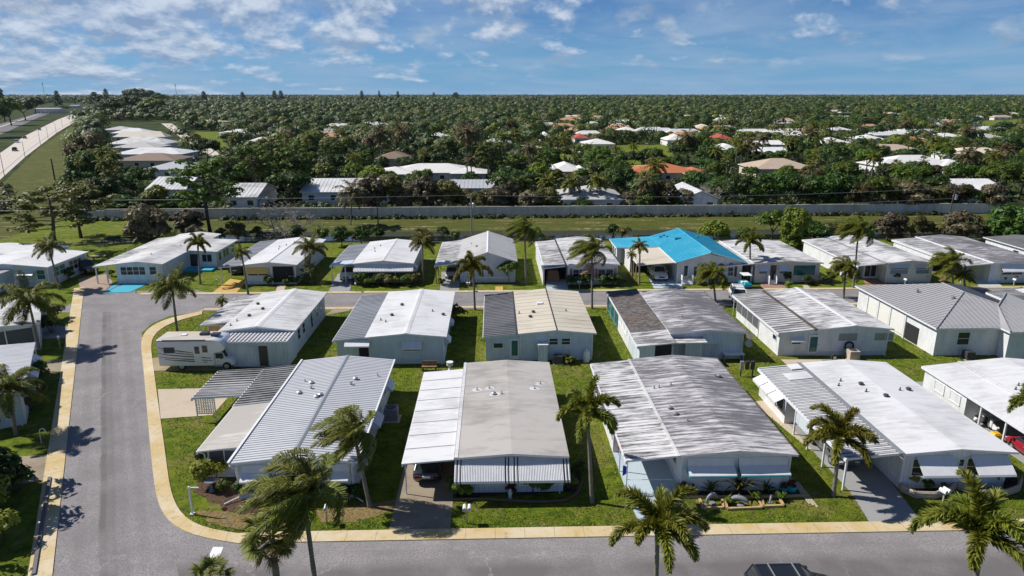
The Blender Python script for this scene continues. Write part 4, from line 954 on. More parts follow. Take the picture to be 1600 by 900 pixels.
    m = MB(); m.box(-.1, .1, 0, h.D, h.ze - .02, h.ze + .06); m.build('roof_seam', 'dark_metal', h.roof)
    h.lean(-3.2, -.1, -.3, 17, 2.45, 2.76, 'roof_weathered_c', .6, .03); h.posts([(-3.05, 0)], 2.3, w=.12); h.room(-3.1, -2.9, .3, 16, 2.5, 'siding_white', 'carport_wall')
    h.window('F', .6, 3.2, 1.0, 2.2, 3); h.window('F', 4.0, 6.2, 1.0, 2.2, 2)
    for u in (.25, 3.3, 3.7, 6.3): m = MB(); h.fbox(m, 'F', u, u + .28, .0, .05, .95, 2.25); m.build('shutter', 'red_paint', h.r)
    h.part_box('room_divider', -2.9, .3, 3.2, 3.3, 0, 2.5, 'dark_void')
    build_turquoise_house()
    h = Home('mobile home with white streaked roof, teal front window and gold car in its carport', 35.6, 45.2, 89.6, 104.5, 2.8, .35, 'roof_weathered_c', 'siding_cream')
    m = MB(); m.box(-.1, .08, 0, h.D, h.ze - .02, h.ze + .06); m.build('roof_seam', 'trim_white', h.roof)
    h.lean(-3.9, -.1, 0, 14.5, 2.45, 2.76, 'roof_white_b', .6, .03); h.posts([(-3.75, .2), (-3.75, 2.7), (-3.75, 5), (-3.75, 7.5), (-.2, .2)], 2.35, w=.15)
    h.window('F', .5, 1.7, 1.2, 2.3, 1, glass='glass_teal'); h.door('F', 2.1, 2.9, mat='dark_metal'); h.window('F', 3.3, 4.5, 1.2, 2.3, 1, glass='glass_teal'); h.window('F', 5.2, 8.4, .9, 2.5, 1, glass='glass_teal', rail=False)
    for u in (.4, 3.2): h.awning('F', u, u + 1.4, 2.4, ((.03, 0), (.35, .6), (.37, .68)), 'awning_blue')
    st = MB(); 
    for i in range(3): st.box(2.0, 3.0, -.9 + i * .3, .3, i * .15, .15 + i * .15)
    st.box(1.95, 2.02, -.9, .3, .0, 1.2); st.box(2.98, 3.05, -.9, .3, 0, 1.2); st.build('front_steps', 'white_paint', h.r)
    h = Home('mobile home with white streaked roof, brick driveway and two wide blue front windows', 53.6, 60.6, 89.0, 107.0, 2.85, .38, 'roof_weathered_c', 'siding_white')
    m = MB(); m.box(-.1, .08, 0, h.D, h.ze - .02, h.ze + .06); m.build('roof_seam', 'grey_metal', h.roof)
    h.lean(-3.9, -.1, 0, 17.5, 2.5, 2.8, 'roof_weathered_c', .6, .03); h.posts([(-3.75, .3)], 2.4, w=.18); h.room(-3.8, -3.6, 2.5, 17, 2.5, 'siding_white', 'carport_wall'); h.room(-1.6, .3, 2.6, 9, 2.6, 'siding_white', 'porch_wall'); h.opening(-1.5, .2, 2.56, .3, 2.3, 'glass_dark', 2)
    h.window('F', .4, 3.0, 1.2, 2.5, 1, glass='glass_sky'); h.window('F', 4.0, 6.0, 1.2, 2.5, 1, glass='glass_sky')
    for u in (.3, 3.9): h.awning('F', u, u + (2.8 if u < 1 else 2.2), 2.6, ((.03, 0), (.16, .4), (.2, .45)), 'awning_blue')
    h = Home('mobile home with grey roof, pale blue driveway and one wide white front awning', 68.2, 76.2, 88.6, 106.5, 2.85, .38, 'roof_weathered_b', 'siding_white')
    m = MB(); m.box(-.14, .1, 0, h.D, h.ze - .02, h.ze + .08); m.build('roof_seam', 'trim_white', h.roof)
    h.lean(-4.1, -.12, 0, 17.5, 2.5, 2.8, 'pan_streaked', .6, .04); h.room(-4.0, -3.8, 7, 17, 2.55, 'siding_white', 'carport_wall'); h.room(-.1, .36, .3, 17, 2.7, 'siding_vert', 'carport_wall'); h.posts([(-3.95, .3), (-3.95, 3.6)], 2.4)
    h.window('F', 1.2, 4.2, 1.1, 2.3, 2); h.awning('F', .8, 4.6, 2.6, ((.03, 0), (.9, .8), (.92, .9)), 'awning_white'); h.window('F', 5.2, 7.0, 1.1, 2.3, 2)
    p = P(1556, 378, 2.6)
    h = Home('mobile home with dark grey roof behind, cut by the right picture edge', p.x, p.x + 11, p.y - 13, p.y + 3, 2.8, .35, 'pan_dark', 'siding_white')
    for u in (2, 5, 8): h.window('L', u, u + 1.2, 1.2, 2.2)
    # ---------------- homes along the left street
    def angled(label, fr_px, u_px, w, d, ze, rise, roof, wall, **kw):
        """front right eave corner seen at fr_px, right eave running toward u_px"""
        a = P(*fr_px, ze); b = P(*u_px, ze); ang = math.atan2(-(b.x - a.x), b.y - a.y)
        h = Home(label, 0, w, 0, d, ze, rise, roof, wall, **kw)
        h.r.rotation_euler = (0, 0, ang); h.r.location = a - Vector((w * math.cos(ang), w * math.sin(ang), 0)); h.r.location.z = 0
        return h
    h = angled('mobile home with plain pale grey roof and blue awnings, nearest on the left street', (38, 613), (57, 527), 8.0, 13.0, 2.75, .3, 'roof_silver', 'siding_pale')
    for u in (1.5, 5.5, 9): h.window('R', u + .1, u + 1.7, 1.1, 2.1); h.awning('R', u, u + 1.9, 2.4, ((.04, 0), (.75, .6), (.77, .7)), 'awning_white', 'awning_blue')
    h.posts([(7.9, 12.8)], 2.5)
    h = angled('cream roofed mobile home with dark screened porch, half hidden by a palm on the left', (63, 505), (66, 452), 8.4, 11.0, 2.8, .35, 'roof_white_b', 'siding_white')
    h.awning('R', 6.5, 8.5, 2.4, ((.04, 0), (.7, .6), (.72, .7)), 'awning_white', 'awning_blue'); h.window('R', 6.7, 8.3, 1.1, 2.1)
    h.part_box('porch_screen', .5, 7.6, .27, .345, .5, 2.4, 'screen'); h.posts([(.4, .15), (2.9, .15), (5.4, .15), (7.9, .15)], 2.6, w=.1)
    h = angled('white roofed mobile home with blue bay windows, left of the black pickup', (74, 417.5), (103, 406.5), 11.5, 9.5, 2.8, .5, 'roof_white', 'siding_blue')
    h.window('R', 1.0, 3.8, 1.0, 2.4, 2, glass='glass_teal'); h.window('R', 4.6, 7.6, 1.0, 2.4, 3, glass='glass_dark'); h.window('F', 9.3, 10.5, 1.0, 2.4, 1, glass='glass_teal')
    h.lean(-2, 6.5, -4.2, -.02, 2.4, 2.42, 'roof_weathered_c', .6, .03, 'porch_roof', beam=False); h.room(-2, 6.4, -3.8, .3, 2.3, 'siding_pale', 'porch_wall'); h.opening(1.5, 5.5, -3.84, .9, 2.1, 'glass_dark', 4); h.awning('F', 7.2, 9.2, 2.3, ((.04, 0), (.8, .5), (.82, .6)))
    p = P(30, 395, 2.6)
    h = Home('low white roofed mobile home at the left edge, just below the chain link fence', p.x - 14, p.x + 4.5, p.y - 2, p.y + 5, 2.6, .5, 'roof_white', 'siding_pale')
    h.window('F', 3, 5, 1.1, 2.1, 2); h.window('F', 8, 10, 1.1, 2.1, 2)
def hiproof(mb, x0, x1, y0, y1, z, h, ridge_axis='y', inset=None, th=.16, gable=False):
    """hip roof sheet with eave thickness; returns ridge ends"""
    w = (x1 - x0) if ridge_axis == 'y' else (y1 - y0); ins = w / 2 if inset is None else inset
    if ridge_axis == 'y': a, b = ((x0 + x1) / 2, y0 + ins, z + h), ((x0 + x1) / 2, y1 - ins, z + h)
    else: a, b = (x0 + ins, (y0 + y1) / 2, z + h), (x1 - ins, (y0 + y1) / 2, z + h)
    c = [(x0, y0, z), (x1, y0, z), (x1, y1, z), (x0, y1, z)]; lo = [(q[0], q[1], z - th) for q in c]
    v = c + [a, b] + lo
    if ridge_axis == 'y': fs = [(0, 1, 4), (1, 2, 5, 4), (2, 3, 5), (3, 0, 4, 5)]
    else: fs = [(0, 1, 5, 4), (1, 2, 5), (2, 3, 4, 5), (3, 0, 4)]
    mb._add(v, fs, 0); n = len(mb.v) - len(v)
    for i in range(4): j = (i + 1) % 4; mb.f.append([n + i, n + 6 + i, n + 6 + j, n + j]); mb.mi.append(1)
    mb.f.append([n + 9, n + 8, n + 7, n + 6]); mb.mi.append(1)
    return a, b
def build_hip_house():
    r = thing('house', 'large house with grey standing seam metal hip roof and white clapboard walls, right of centre', 'house', (43.2, 61.9, 0))
    class Fake: pass
    h = Home.__new__(Home); h.r = r; h.wx0, h.wx1, h.wy0, h.wy1 = .4, 12.4, .4, 15.2; h.W, h.D = 12.8, 15.6
    MB().box(.4, 12.4, .4, 15.2, 0, 2.95).build('wall', 'siding_white', r)
    mb = MB(); a, b = hiproof(mb, 0, 12.8, 0, 15.6, 3.0, 1.9, 'y', 6.0)
    # seams on the long left and right slopes, front hip
    def seam(p, q):
        p = Vector(p); q = Vector(q); up = Vector((0, 0, .05)); d = (q - p).normalized(); s = d.cross(up).normalized() * .03
        mb._add([p + s, p - s, q - s, q + s, p + s * .6 + up, p - s * .6 + up, q - s * .6 + up, q + s * .6 + up], [(4, 5, 6, 7), (0, 1, 5, 4), (1, 2, 6, 5), (2, 3, 7, 6), (3, 0, 4, 7)], 0)
    for i in range(1, 31):
        y = i * .5
        t = min(1, y / 6.0, (15.6 - y) / 6.0); zz = 3.0 + 1.9 * t
        seam((0, y, 3.0), (6.4 * t, y, zz)); seam((12.8, y, 3.0), (12.8 - 6.4 * t, y, zz))
    for i in range(1, 26):
        x = i * .5; t = min(1, x / 6.4, (12.8 - x) / 6.4); seam((x, 0, 3.0), (x, 6.0 * t, 3.0 + 1.9 * t))
    for p, q in ((a, b), ((0, 0, 3.0), a), ((12.8, 0, 3.0), a)):
        mb.tube([Vector(p) + Vector((0, 0, .03)), Vector(q) + Vector((0, 0, .03))], .09, 6, 0)
    roof = mb.build('roof', ['roof_grey_metal', 'trim_white'], r)
    # wing that steps forward on the right
    MB().box(6.7, 15.4, -.9, .39, 0, 2.95).build('wing_wall', 'siding_white', r)
    m = MB(); m._add([(6.4, -1.3, 3.02), (15.8, -1.3, 3.02), (15.8, 6.5, 3.02), (11.0, 6.0, 4.75), (8.2, 3.2, 4.2), (6.4, 0, 3.02), (6.4, -1.3, 2.86), (15.8, -1.3, 2.86), (6.4, 0, 2.86), (15.8, 6.5, 2.86)],
        [(0, 1, 3, 4), (0, 4, 5), (1, 2, 3)], 0); n = len(m.v) - 10
    for f in ((0, 6, 7, 1), (5, 8, 6, 0), (1, 7, 9, 2)): m.f.append([n + i for i in f]); m.mi.append(1)
    mb = m
    for i in range(1, 18):
        x = 6.6 + i * .5; t = min(1, (x - 6.4) / 1.9, (15.8 - x) / 4.8)
        q = Vector((6.4, -1.3, 3.02)).lerp(Vector((8.2, 3.2, 4.2)), 1) ; base = Vector((x, -1.3, 3.03)); top = Vector((x, -1.3 + 5.0 * t, 3.03 + 1.22 * t)); seam(base, top)
    m.tube([(6.4, -1.3, 3.06), (8.2, 3.2, 4.24)], .08, 6); m.tube([(8.2, 3.2, 4.24), (11.0, 6.0, 4.8)], .08, 6)
    m.build('wing_roof', ['roof_grey_metal', 'trim_white'], r)
    h.window('F', 2.1, 3.4, 1.1, 2.5); 
    m = MB(); w = h.opening(9.4, 10.8, -.92, .95, 2.5, 'glass_dark', 1)
    for i, y in enumerate((5.4, 8.2, 10.6, 12.9)): h.part_box('post', .28, .44, y, y + .18, 0, 2.9, 'trim_white')
    o = MB().box(.36, .41, 3.1, 5.3, .15, 1.9).build('garage_opening', 'dark_void', r); o.location.x = -.03
    for y0, y1 in ((5.7, 8.1), (8.5, 10.5), (10.9, 12.8)): h.part_box('wall_panel', .33, .405, y0, y1, .3, 2.6, 'stucco_white')
    v = MB(); v.lathe([(.15, 0), (.15, .4), (0, .45)], (3.4, 9, 4.0), 8); v.lathe([(.2, 0), (.2, .4), (0, .5)], (4.8, 5.2, 4.3), 8); v.build('roof_vent', 'grey_metal', roof)
    return h
def build_turquoise_house():
    r = thing('house', 'house with turquoise metal roof, arched front windows and pickup under its cream carport', 'house', (25.2, 90.2, 0))
    h = Home.__new__(Home); h.r = r; h.wx0, h.wx1, h.wy0, h.wy1 = .0, 9.0, .0, 17; h.W, h.D = 9, 17
    prof = [(.0, 0), (9.0, 0), (9.0, 2.9), (4.4, 4.0), (.0, 2.95)]
    MB().prism(prof, 'y', 0, 16.6).build('wall', 'siding_white', r)
    m = MB(); e0, e1, rg = 3.0, 2.95, 4.35
    def slope(x0, z0, x1, z1, y0, y1):
        pts = [(x0, y0, z0), (x1, y0, z1), (x1, y1, z1), (x0, y1, z0)]
        if x0 > x1: pts = [pts[1], pts[0], pts[3], pts[2]]
        m.slab(pts, .16, 1, 0)
        n = int((y1 - y0) / .6)
        for i in range(1, n):
            y = y0 + i * (y1 - y0) / n; a = [(x0, y - .03, z0), (x1, y - .03, z1), (x1, y + .03, z1), (x0, y + .03, z0)]
            if x0 > x1: a = [a[1], a[0], a[3], a[2]]
            m.hexa(a, [(q[0], q[1], q[2] + .035) for q in a], 0)
    slope(-.4, e0, 4.4, rg, -.5, 17); slope(9.45, e1, 4.4, rg, -.5, 17)
    # lower side wing roof, left behind the carport
    m.slab([(-6.6, 10.4, 2.7), (-.35, 9.4, 3.05), (2.4, 13.5, 3.75), (-.35, 17, 3.05), (-6.6, 17, 2.7)], .16, 1, 0)
    m.tube([(4.4, -.5, rg + .02), (4.4, 17, rg + .02)], .1, 6, 0)
    rf = m.build('roof', ['roof_turquoise', 'trim_white'], r)
    v = MB()
    for x, y, z in ((1.0, 14.5, 3.5), (1.6, 14.9, 3.65), (1.8, 13.6, 3.7), (6.0, 11.8, 3.95)): v.lathe([(.22, -.1), (.22, .16), (0, .2)], (x, y, z), 8)
    v.box(2.3, 3.2, 10.6, 11.4, 3.75, 4.15); v.build('roof_vent', 'roof_turquoise', rf)
    h.part_box('wing_wall', -6.3, -.02, 11.4, 16.6, 0, 2.6, 'siding_white'); 
    for y in (12.2, 13.8, 15.3): h.opening(y, y + .9, -6.33, .9, 2.2, 'glass_dark', 1, axis='y')
    h.lean(-5.3, -.42, -.1, 10.3, 2.55, 2.9, 'roof_cream', 0, label='plain cream carport roof'); h.posts([(-5.15, .3), (-5.15, 4), (-5.15, 8), (-5.6, .3)], 2.4, 'timber_tan', .12); h.part_box('carport_wall', -5.3, -5.2, 6, 10.2, .0, 2.4, 'siding_white')
    for u in (2.8, 4.2, 5.6, 7.0):
        h.window('F', u, u + .85, .9, 2.2); n = 8
        p = [(u + .42 + .42 * math.cos(PI * i / n), 2.35 + .38 * math.sin(PI * i / n)) for i in range(n + 1)]
        MB().prism([(x, z) for x, z in p], 'y', -.05, .0).build('arched_window', 'glass_dark', r)
    for u in (2.35, 7.95): h.part_box('shutter', u, u + .35, -.05, 0, .85, 2.25, 'dark_metal')
    h.door('F', .8, 1.6, .7, 2.6, 'trim_white')
    st = MB()
    for i in range(4): st.box(.5, 1.9, -1.3 + i * .3, -.005, i * .17, .17 + i * .17)
    for x in (.45, 1.9): st.box(x, x + .06, -1.3, -.01, .6, 1.3); st.box(x, x + .05, -1.3, -1.24, 0, .6)
    st.build('front_steps', 'white_paint', r)
build_homes()
# ------------------------------------------------------------------ palms
def norm(v): return v / max(1e-9, np.linalg.norm(v))
UP = np.array([0, 0, 1.0])
def frond_mesh(az, el, L, droop, wind, style, rng, dry=0):
    """one palm frond in crown space (origin at the crown centre): rachis tube and leaflets"""
    n = 13; p = np.array([0, 0, 0.0]); d = np.array([math.cos(el) * math.cos(az), math.cos(el) * math.sin(az), math.sin(el)])
    path = [p.copy()]; dirs = [d.copy()]; step = L / n
    for i in range(n):
        t = (i + 1) / n
        d = norm(d + np.array([0, 0, -droop]) * t * .55 / n * 6 + wind * t * (1.2 / n) * 3)
        p = p + d * step; path.append(p.copy()); dirs.append(d.copy())
    V = []; F = []; MI = []
    mb = MB(); mb.tube([tuple(q) for q in path], [.035 * (1 - .8 * i / n) + .006 for i in range(n + 1)], 4, 1, cap=False)
    V += [np.array(v) for v in mb.v]; F += mb.f; MI += mb.mi
    def at(t):
        s = t * n; i = min(int(s), n - 1); f = s - i
        return path[i] * (1 - f) + path[i + 1] * f, norm(dirs[i] * (1 - f) + dirs[i + 1] * f)
    def leaflet(b, dr, ln, w, sag, curl):
        side = norm(np.cross(dr, UP + rng.normal(0, .35, 3))); m = b + dr * ln * .5
        d2 = norm(dr + np.array([0, 0, -sag]) + wind * curl); e = m + d2 * ln * .5; k = len(V)
        V.extend([b - side * w * .35, b + side * w * .35, m + side * w * .5, m - side * w * .5, e + side * w * .12, e - side * w * .12])
        F.extend([[k, k + 1, k + 2, k + 3], [k + 3, k + 2, k + 4, k + 5]]); MI.extend([0, 0])
    if style == 'foxtail':
        for i in range(54):
            t = .08 + .92 * i / 53; q, d = at(t); s = norm(np.cross(d, UP)); u = np.cross(s, d)
            ln = .55 * (math.sin(PI * min(1, .22 + t * .72)) ** .6)
            for k in range(6):
                a = k * PI / 3 + rng.uniform(-.5, .5); dr = norm(d * .8 + (s * math.cos(a) + u * math.sin(a)) * .85)
                leaflet(q, dr, ln * rng.uniform(.8, 1.15), .075, .35, .15)
    elif style == 'queen':
        for i in range(58):
            t = .08 + .92 * i / 57; q, d = at(t); s = norm(np.cross(d, UP)); u = np.cross(s, d)
            ln = L * .31 * (math.sin(PI * min(1, .2 + t * .78)) ** .7)
            for sg in (-1, 1):
                for rep in range(2):
                    dr = norm(d * .65 + s * sg * .8 + u * rng.uniform(-.35, .45)); leaflet(q, dr, ln * rng.uniform(.75, 1.15), .05, 1.0, .9)
    elif style == 'fan':
        c, d = path[-1], dirs[-1]; c = path[int(n * .62)]; d = dirs[int(n * .62)]; s = norm(np.cross(d, UP)); u = np.cross(s, d)
        for i in range(30):
            a = -2.2 + 4.4 * i / 29; dr = norm(d * math.cos(a) + s * math.sin(a) + u * .12 * math.cos(2 * a)); leaflet(c, dr, L * .42 * rng.uniform(.85, 1.1), .075, .35, .4)
    elif style == 'light':
        for i in range(16):
            t = .12 + .88 * i / 15; q, d = at(t); s = norm(np.cross(d, UP)); u = np.cross(s, d); ln = L * .3 * (math.sin(PI * min(1, .2 + t * .75)) ** .7)
            for sg in (-1, 1): leaflet(q, norm(d * .6 + s * sg * .8 + u * rng.uniform(-.2, .3)), ln, .2, .8, .6)
    return V, F, MI
def mesh_from(name, V, F, MI, mats):
    me = bpy.data.meshes.new(name); me.from_pydata([tuple(map(float, v)) for v in V], [], F)
    for m in mats: me.materials.append(MATS[m])
    me.polygons.foreach_set('material_index', MI); me.update(); return me
def palm_kind(name, style, nf, L, droop, wind, seed, leaf='palm_leaf', els=(1.1, -.35), dry=0, trunk_r=.14, per_frond=True, shaft=True, bare=False, label=''):
    """builds the palm at unit trunk height; returns a prototype dictionary (meshes only)"""
    rng = np.random.default_rng(seed); fr = []
    allV, allF, allM = [], [], []
    for i in range(nf):
        az = 2.39996 * i + rng.uniform(-.3, .3); el = els[0] + (els[1] - els[0]) * (i / max(1, nf - 1)) + rng.uniform(-.12, .12)
        mats = [leaf, 'rachis']
        if dry and i >= nf - dry: mats = ['dead_frond', 'dead_frond']; el = -1.1
        V, F, M = frond_mesh(az, el, L * rng.uniform(.85, 1.1), droop * (1 if not (dry and i >= nf - dry) else .4), np.array(wind, float), style, rng)
        if per_frond: fr.append(mesh_from('frond', V, F, M, mats))
        else:
            b = len(allV); allV += V; allF += [[b + k for k in f] for f in F]; allM += M
    if not per_frond: fr.append(mesh_from('crown', allV, allF, allM, [leaf, 'rachis']))
    mb = MB(); pts = []; rad = []
    for i in range(15):
        t = i / 14; pts.append((math.sin(t * 2.2 + seed) * .012 - math.sin(seed) * .012, math.cos(t * 1.7 + seed) * .01 - math.cos(seed) * .01, t)); rad.append(trunk_r * (1.25 if i == 0 else 1.0 - .3 * t) * (1 + .05 * math.sin(i * 2.1)))
    mb.tube(pts, rad, 9)
    tm = mb.build('trunk', 'palm_bark', smooth=True); trunk = tm.data; bpy.data.objects.remove(tm)
    sm = None
    if shaft:
        mb = MB(); mb.tube([(0, 0, -.9), (0, 0, -.5), (0, 0, 0), (0, 0, .15)], [trunk_r * .72, trunk_r * 1.05, trunk_r * .8, trunk_r * .3], 8); o = mb.build('crownshaft', 'crownshaft_green' if style == 'foxtail' else 'bark', smooth=True); sm = o.data; bpy.data.objects.remove(o)
    return dict(name=name, fronds=fr, trunk=trunk, shaft=sm)
PALMS = {}
def palm(kind, base, top, label, group, crown=1.0, rz=0, cat='palm tree', thick=1.0):
    """base, top: world points of the trunk foot and crown centre"""
    k = PALMS[kind]; base = Vector(base); top = Vector(top); v = top - base; h = v.length
    r = thing('palm_tree', label, cat, base, 0, group)
    ax = v.normalized()
    tr = bpy.data.objects.new('trunk', k['trunk']); COL.objects.link(tr); tr.parent = r; tr.rotation_euler = ax.to_track_quat('Z', 'Y').to_euler(); tr.scale = (thick, thick, h)
    if k['shaft']:
        s = bpy.data.objects.new('crownshaft', k['shaft']); COL.objects.link(s); s.parent = r; s.location = v; s.rotation_euler = tr.rotation_euler; s.scale = (thick,) * 3
    for m in k['fronds']:
        f = bpy.data.objects.new('frond' if len(k['fronds']) > 1 else 'crown', m); COL.objects.link(f); f.parent = r; f.location = v; f.scale = (crown,) * 3; f.rotation_euler = (0, 0, rz)
    return r
def make_palms():
    W = (-1.15, -.12, .05)
    PALMS['foxtail'] = palm_kind('foxtail', 'foxtail', 12, 2.85, 1.25, (0, 0, 0), 3, 'palm_leaf', (1.35, .15))
    PALMS['foxtail_b'] = palm_kind('foxtail', 'foxtail', 11, 2.85, 1.35, (-.1, 0, 0), 11, 'palm_leaf', (1.35, .2))
    PALMS['foxtail_c'] = palm_kind('foxtail', 'foxtail', 12, 2.75, 1.3, (0, 0, 0), 23, 'palm_leaf_yellow', (1.35, .1))
    PALMS['queen_wind'] = palm_kind('queen', 'queen', 24, 3.5, .95, W, 5, 'palm_leaf', (1.2, -.3), dry=2, shaft=False)
    PALMS['queen_wind_b'] = palm_kind('queen', 'queen', 21, 3.1, 1.0, (-1.1, -.15, .05), 8, 'palm_leaf', (1.2, -.5), shaft=False)
    PALMS['queen_calm'] = palm_kind('queen', 'queen', 18, 2.9, .85, (-.25, 0, 0), 9, 'palm_leaf', (1.2, -.4), shaft=False)
    PALMS['queen_yellow'] = palm_kind('queen', 'queen', 17, 2.6, .85, (-.1, 0, 0), 19, 'palm_leaf_yellow', (1.2, -.2), shaft=False)
    PALMS['cabbage'] = palm_kind('cabbage', 'fan', 26, 1.9, .3, (-.25, 0, 0), 4, 'palm_leaf', (1.3, -.9), dry=3, shaft=False, trunk_r=.19)
    PALMS['far'] = palm_kind('far', 'light', 20, 2.7, .75, (-.15, 0, 0), 31, 'palm_leaf', (1.2, -.6), per_frond=False, shaft=False)
    PALMS['far_dry'] = palm_kind('far', 'light', 22, 2.8, .75, (-.15, 0, 0), 37, 'palm_leaf_dry', (1.2, -.9), per_frond=False, shaft=False)
    PALMS['far_fan'] = palm_kind('far', 'fan', 18, 1.7, .3, (0, 0, 0), 41, 'palm_leaf', (1.3, -.9), per_frond=False, shaft=False, trunk_r=.19)
    PALMS['far_grey'] = palm_kind('far', 'fan', 22, 3.6, .2, (0, 0, 0), 43, 'leaf_grey', (1.4, -.9), per_frond=False, shaft=False, trunk_r=.22)
make_palms()
def pp(kind, bx, by, cx, cy, label, crown=1.0, group=None, rz=0, thick=1.0, Y=None):
    """palm with its foot at photo pixel (bx,by) and crown centre at (cx,cy); Y gives the distance when the foot is out of frame"""
    b = P(bx, by) if Y is None else Vector((at_y(bx, by, Y).x, Y, 0))
    t = at_y(cx, cy, b.y)
    return palm(kind, b, t, label, group, crown, rz, thick=thick)
def plant_palms():
    g = 'palms along the near street'
    pp('queen_wind', 494, 890, 474, 772, 'tallest windblown queen palm nearest the camera, its fronds swept left', .84, g, Y=27.2, thick=.95)
    pp('cabbage', 432, 895, 424, 838, 'shaggy cabbage palm beside the tall windblown queen palm, on the near side of the street', .8, g, Y=26.4)
    pp('cabbage', 330, 915, 328, 908, 'low fan palm crown rising from the bottom edge, below the painted stop bar', .66, g, Y=27.0, rz=1)
    pp('foxtail', 1028, 900, 1028, 826, 'foxtail palm with arching bushy fronds in front of the pale blue driveway', .95, g, Y=27.5, rz=.4)
    pp('foxtail_b', 1530, 900, 1535, 838, 'large yellowish foxtail palm in the bottom right corner of the picture', 1.12, g, Y=26.6, rz=2.2)
    pp('queen_wind_b', 578, 792, 553, 676, 'leaning queen palm with drooping windswept fronds, right of the ribbed roof home', .84, g)
    pp('foxtail_b', 925, 785, 918, 648, 'tall foxtail palm on the lawn between the striped awning home and the weathered roof home', .92, g, rz=1.3)
    pp('foxtail_c', 1302, 775, 1312, 686, 'foxtail palm with yellow tipped fronds beside the shaded grey driveway', .98, g, rz=.2)
    pp('foxtail', 1650, 760, 1640, 640, 'foxtail palm mostly outside the right picture edge, fronds over the bright white roof', 1.0, g, rz=.9)
    g = 'palms along the left street'
    pp('queen_calm', 277, 520, 269, 448, 'palm with a straight trunk on the rounded corner lawn behind the motorhome', 1.0, g, rz=.5)
    pp('queen_calm', 62, 547, 44, 468, 'broad crowned palm on the left, casting its shadow across the street', 1.15, g, rz=2)
    pp('queen_calm', 25, 680, 14, 604, 'palm at the left picture edge on the shaded lawn by the white swing hook', .95, g, rz=4)
    pp('queen_calm', 93, 452, 76, 386, 'slender leaning palm in front of the blue bay windows near the black pickup', .8, g, rz=1)
    g = 'palms along the second street'
    pp('foxtail_c', 313, 444, 309, 382, 'thin palm in front of the long white home with the turquoise driveway', .75, g, rz=.3)
    pp('queen_calm', 388, 460, 377, 394, 'thin palm leaning left beside the yellow driveway', .5, g, rz=2)
    pp('queen_yellow', 484, 440, 484, 388, 'yellowish palm right of the home with the small yellow awning', 1.0, g)
    pp('cabbage', 484, 441, 484, 425, 'low dark fan palm at the foot of the yellowish palm', .85, g, rz=2)
    pp('queen_yellow', 661, 441, 660, 379, 'pale trunked palm right of the home with the dark porch screens', .9, g, rz=1)
    pp('foxtail_c', 742, 484, 739, 420, 'palm on the near kerb in front of the grey gable house', 1.0, g, rz=2)
    pp('queen_wind_b', 822, 445, 820, 358, 'windblown palm with a pale trunk behind the grey gable house corner', .95, g)
    pp('queen_wind', 925, 482, 925, 393, 'big queen palm with a full drooping crown above the cream roof home', .9, g, rz=.2)
    pp('queen_yellow', 999, 445, 1000, 386, 'thin young palm beside the cream carport of the turquoise roof house', .6, g, rz=2)
    pp('queen_calm', 988, 440, 987, 398, 'very thin palm left of the cream carport, next to the young palm', .3, g, rz=2)
    pp('queen_wind_b', 1118, 471, 1114, 428, 'short dark palm in front of the arched windows of the turquoise roof house', .85, g, rz=.5)
    pp('foxtail_b', 1172, 436, 1172, 380, 'palm with curved fronds over the carport with the gold car', .95, g, rz=1)
    pp('queen_wind_b', 1333, 450, 1342, 358, 'tall windblown palm left of the home with two wide blue windows', .95, g)
    pp('queen_wind_b', 1318, 466, 1322, 418, 'shorter windblown palm with a yellow base, below the tall windblown one', .8, g, rz=.3)
    pp('queen_wind', 1490, 452, 1486, 410, 'dense windblown palm behind the grey hip roof, left of the wide white awning', .85, g, rz=-.1)
    pp('queen_calm', 1508, 452, 1506, 428, 'small yellowish palm at the right of the dense windblown palm', .5, g, rz=.8)
    pp('queen_calm', 350, 495, 346, 470, 'small young palm on the corner lawn next to the motorhome home', .3, g, rz=.8)
    g = 'palms by the long wall'
    pp('far_dry', 548, 352, 550, 300, 'dead looking palm with dry fronds in front of the long wall', 1.35, g)
    for x, y, cy, k, s, lab in ((730, 290, 208, 'far_dry', 1.6, 'very tall palm with a pale trunk rising above the grey hip roofs left of centre'), (815, 325, 288, 'far', 1.1, 'palm in front of the grey roof with the chimney, leftmost of the row there'), (855, 325, 284, 'far', 1.1, 'middle palm of the row in front of the grey chimney roof'), (893, 328, 285, 'far', 1.2, 'palm right of the chimney roof house, above the long wall'), (933, 328, 283, 'far', 1.2, 'palm with a full crown behind the long wall, left of the orange roof'), (1010, 330, 285, 'far_dry', 1.2, 'palm with dry fronds behind the long wall below the orange roof'), (1075, 255, 215, 'far_dry', 1.7, 'leaning dark palm above the orange tiled roof'), (1172, 262, 226, 'far_dry', 1.7, 'palm with brown hanging fronds between the white roofs right of centre'),
            (1385, 330, 290, 'far_dry', 1.1, 'brownish palm over the right part of the long wall'), (1460, 252, 222, 'far', 1.5, 'tall palm in front of the big white garage house'), (1416, 225, 190, 'far_dry', 1.5, 'tall thin palm by the tan roof at the right'), (1426, 223, 192, 'far', 1.3, 'second tall thin palm by the tan roof, right of the first'), (1524, 232, 200, 'far_grey', 1.0, 'silver grey fan palm at the right, below the golf lawn'), (1456, 212, 192, 'far_grey', 1.0, 'silver grey fan palm left of the orange roof at the right'), (800, 280, 255, 'far_grey', 1.25, 'silver grey fan palm behind the hedge in the centre'), (485, 262, 215, 'far', 1.6, 'tall palm behind the white metal roofed house left of centre'), (625, 255, 205, 'far_dry', 1.9, 'bushy tall palm left of the grey hip roof'), (595, 262, 208, 'far_dry', 1.7, 'yellowish tall palm behind the white metal roof')):
        pp(k, x, y, x, cy, lab, s, g, rz=x, thick=1.3)
    g = 'palms around the open lawn in the suburb'
    rng = random.Random(5)
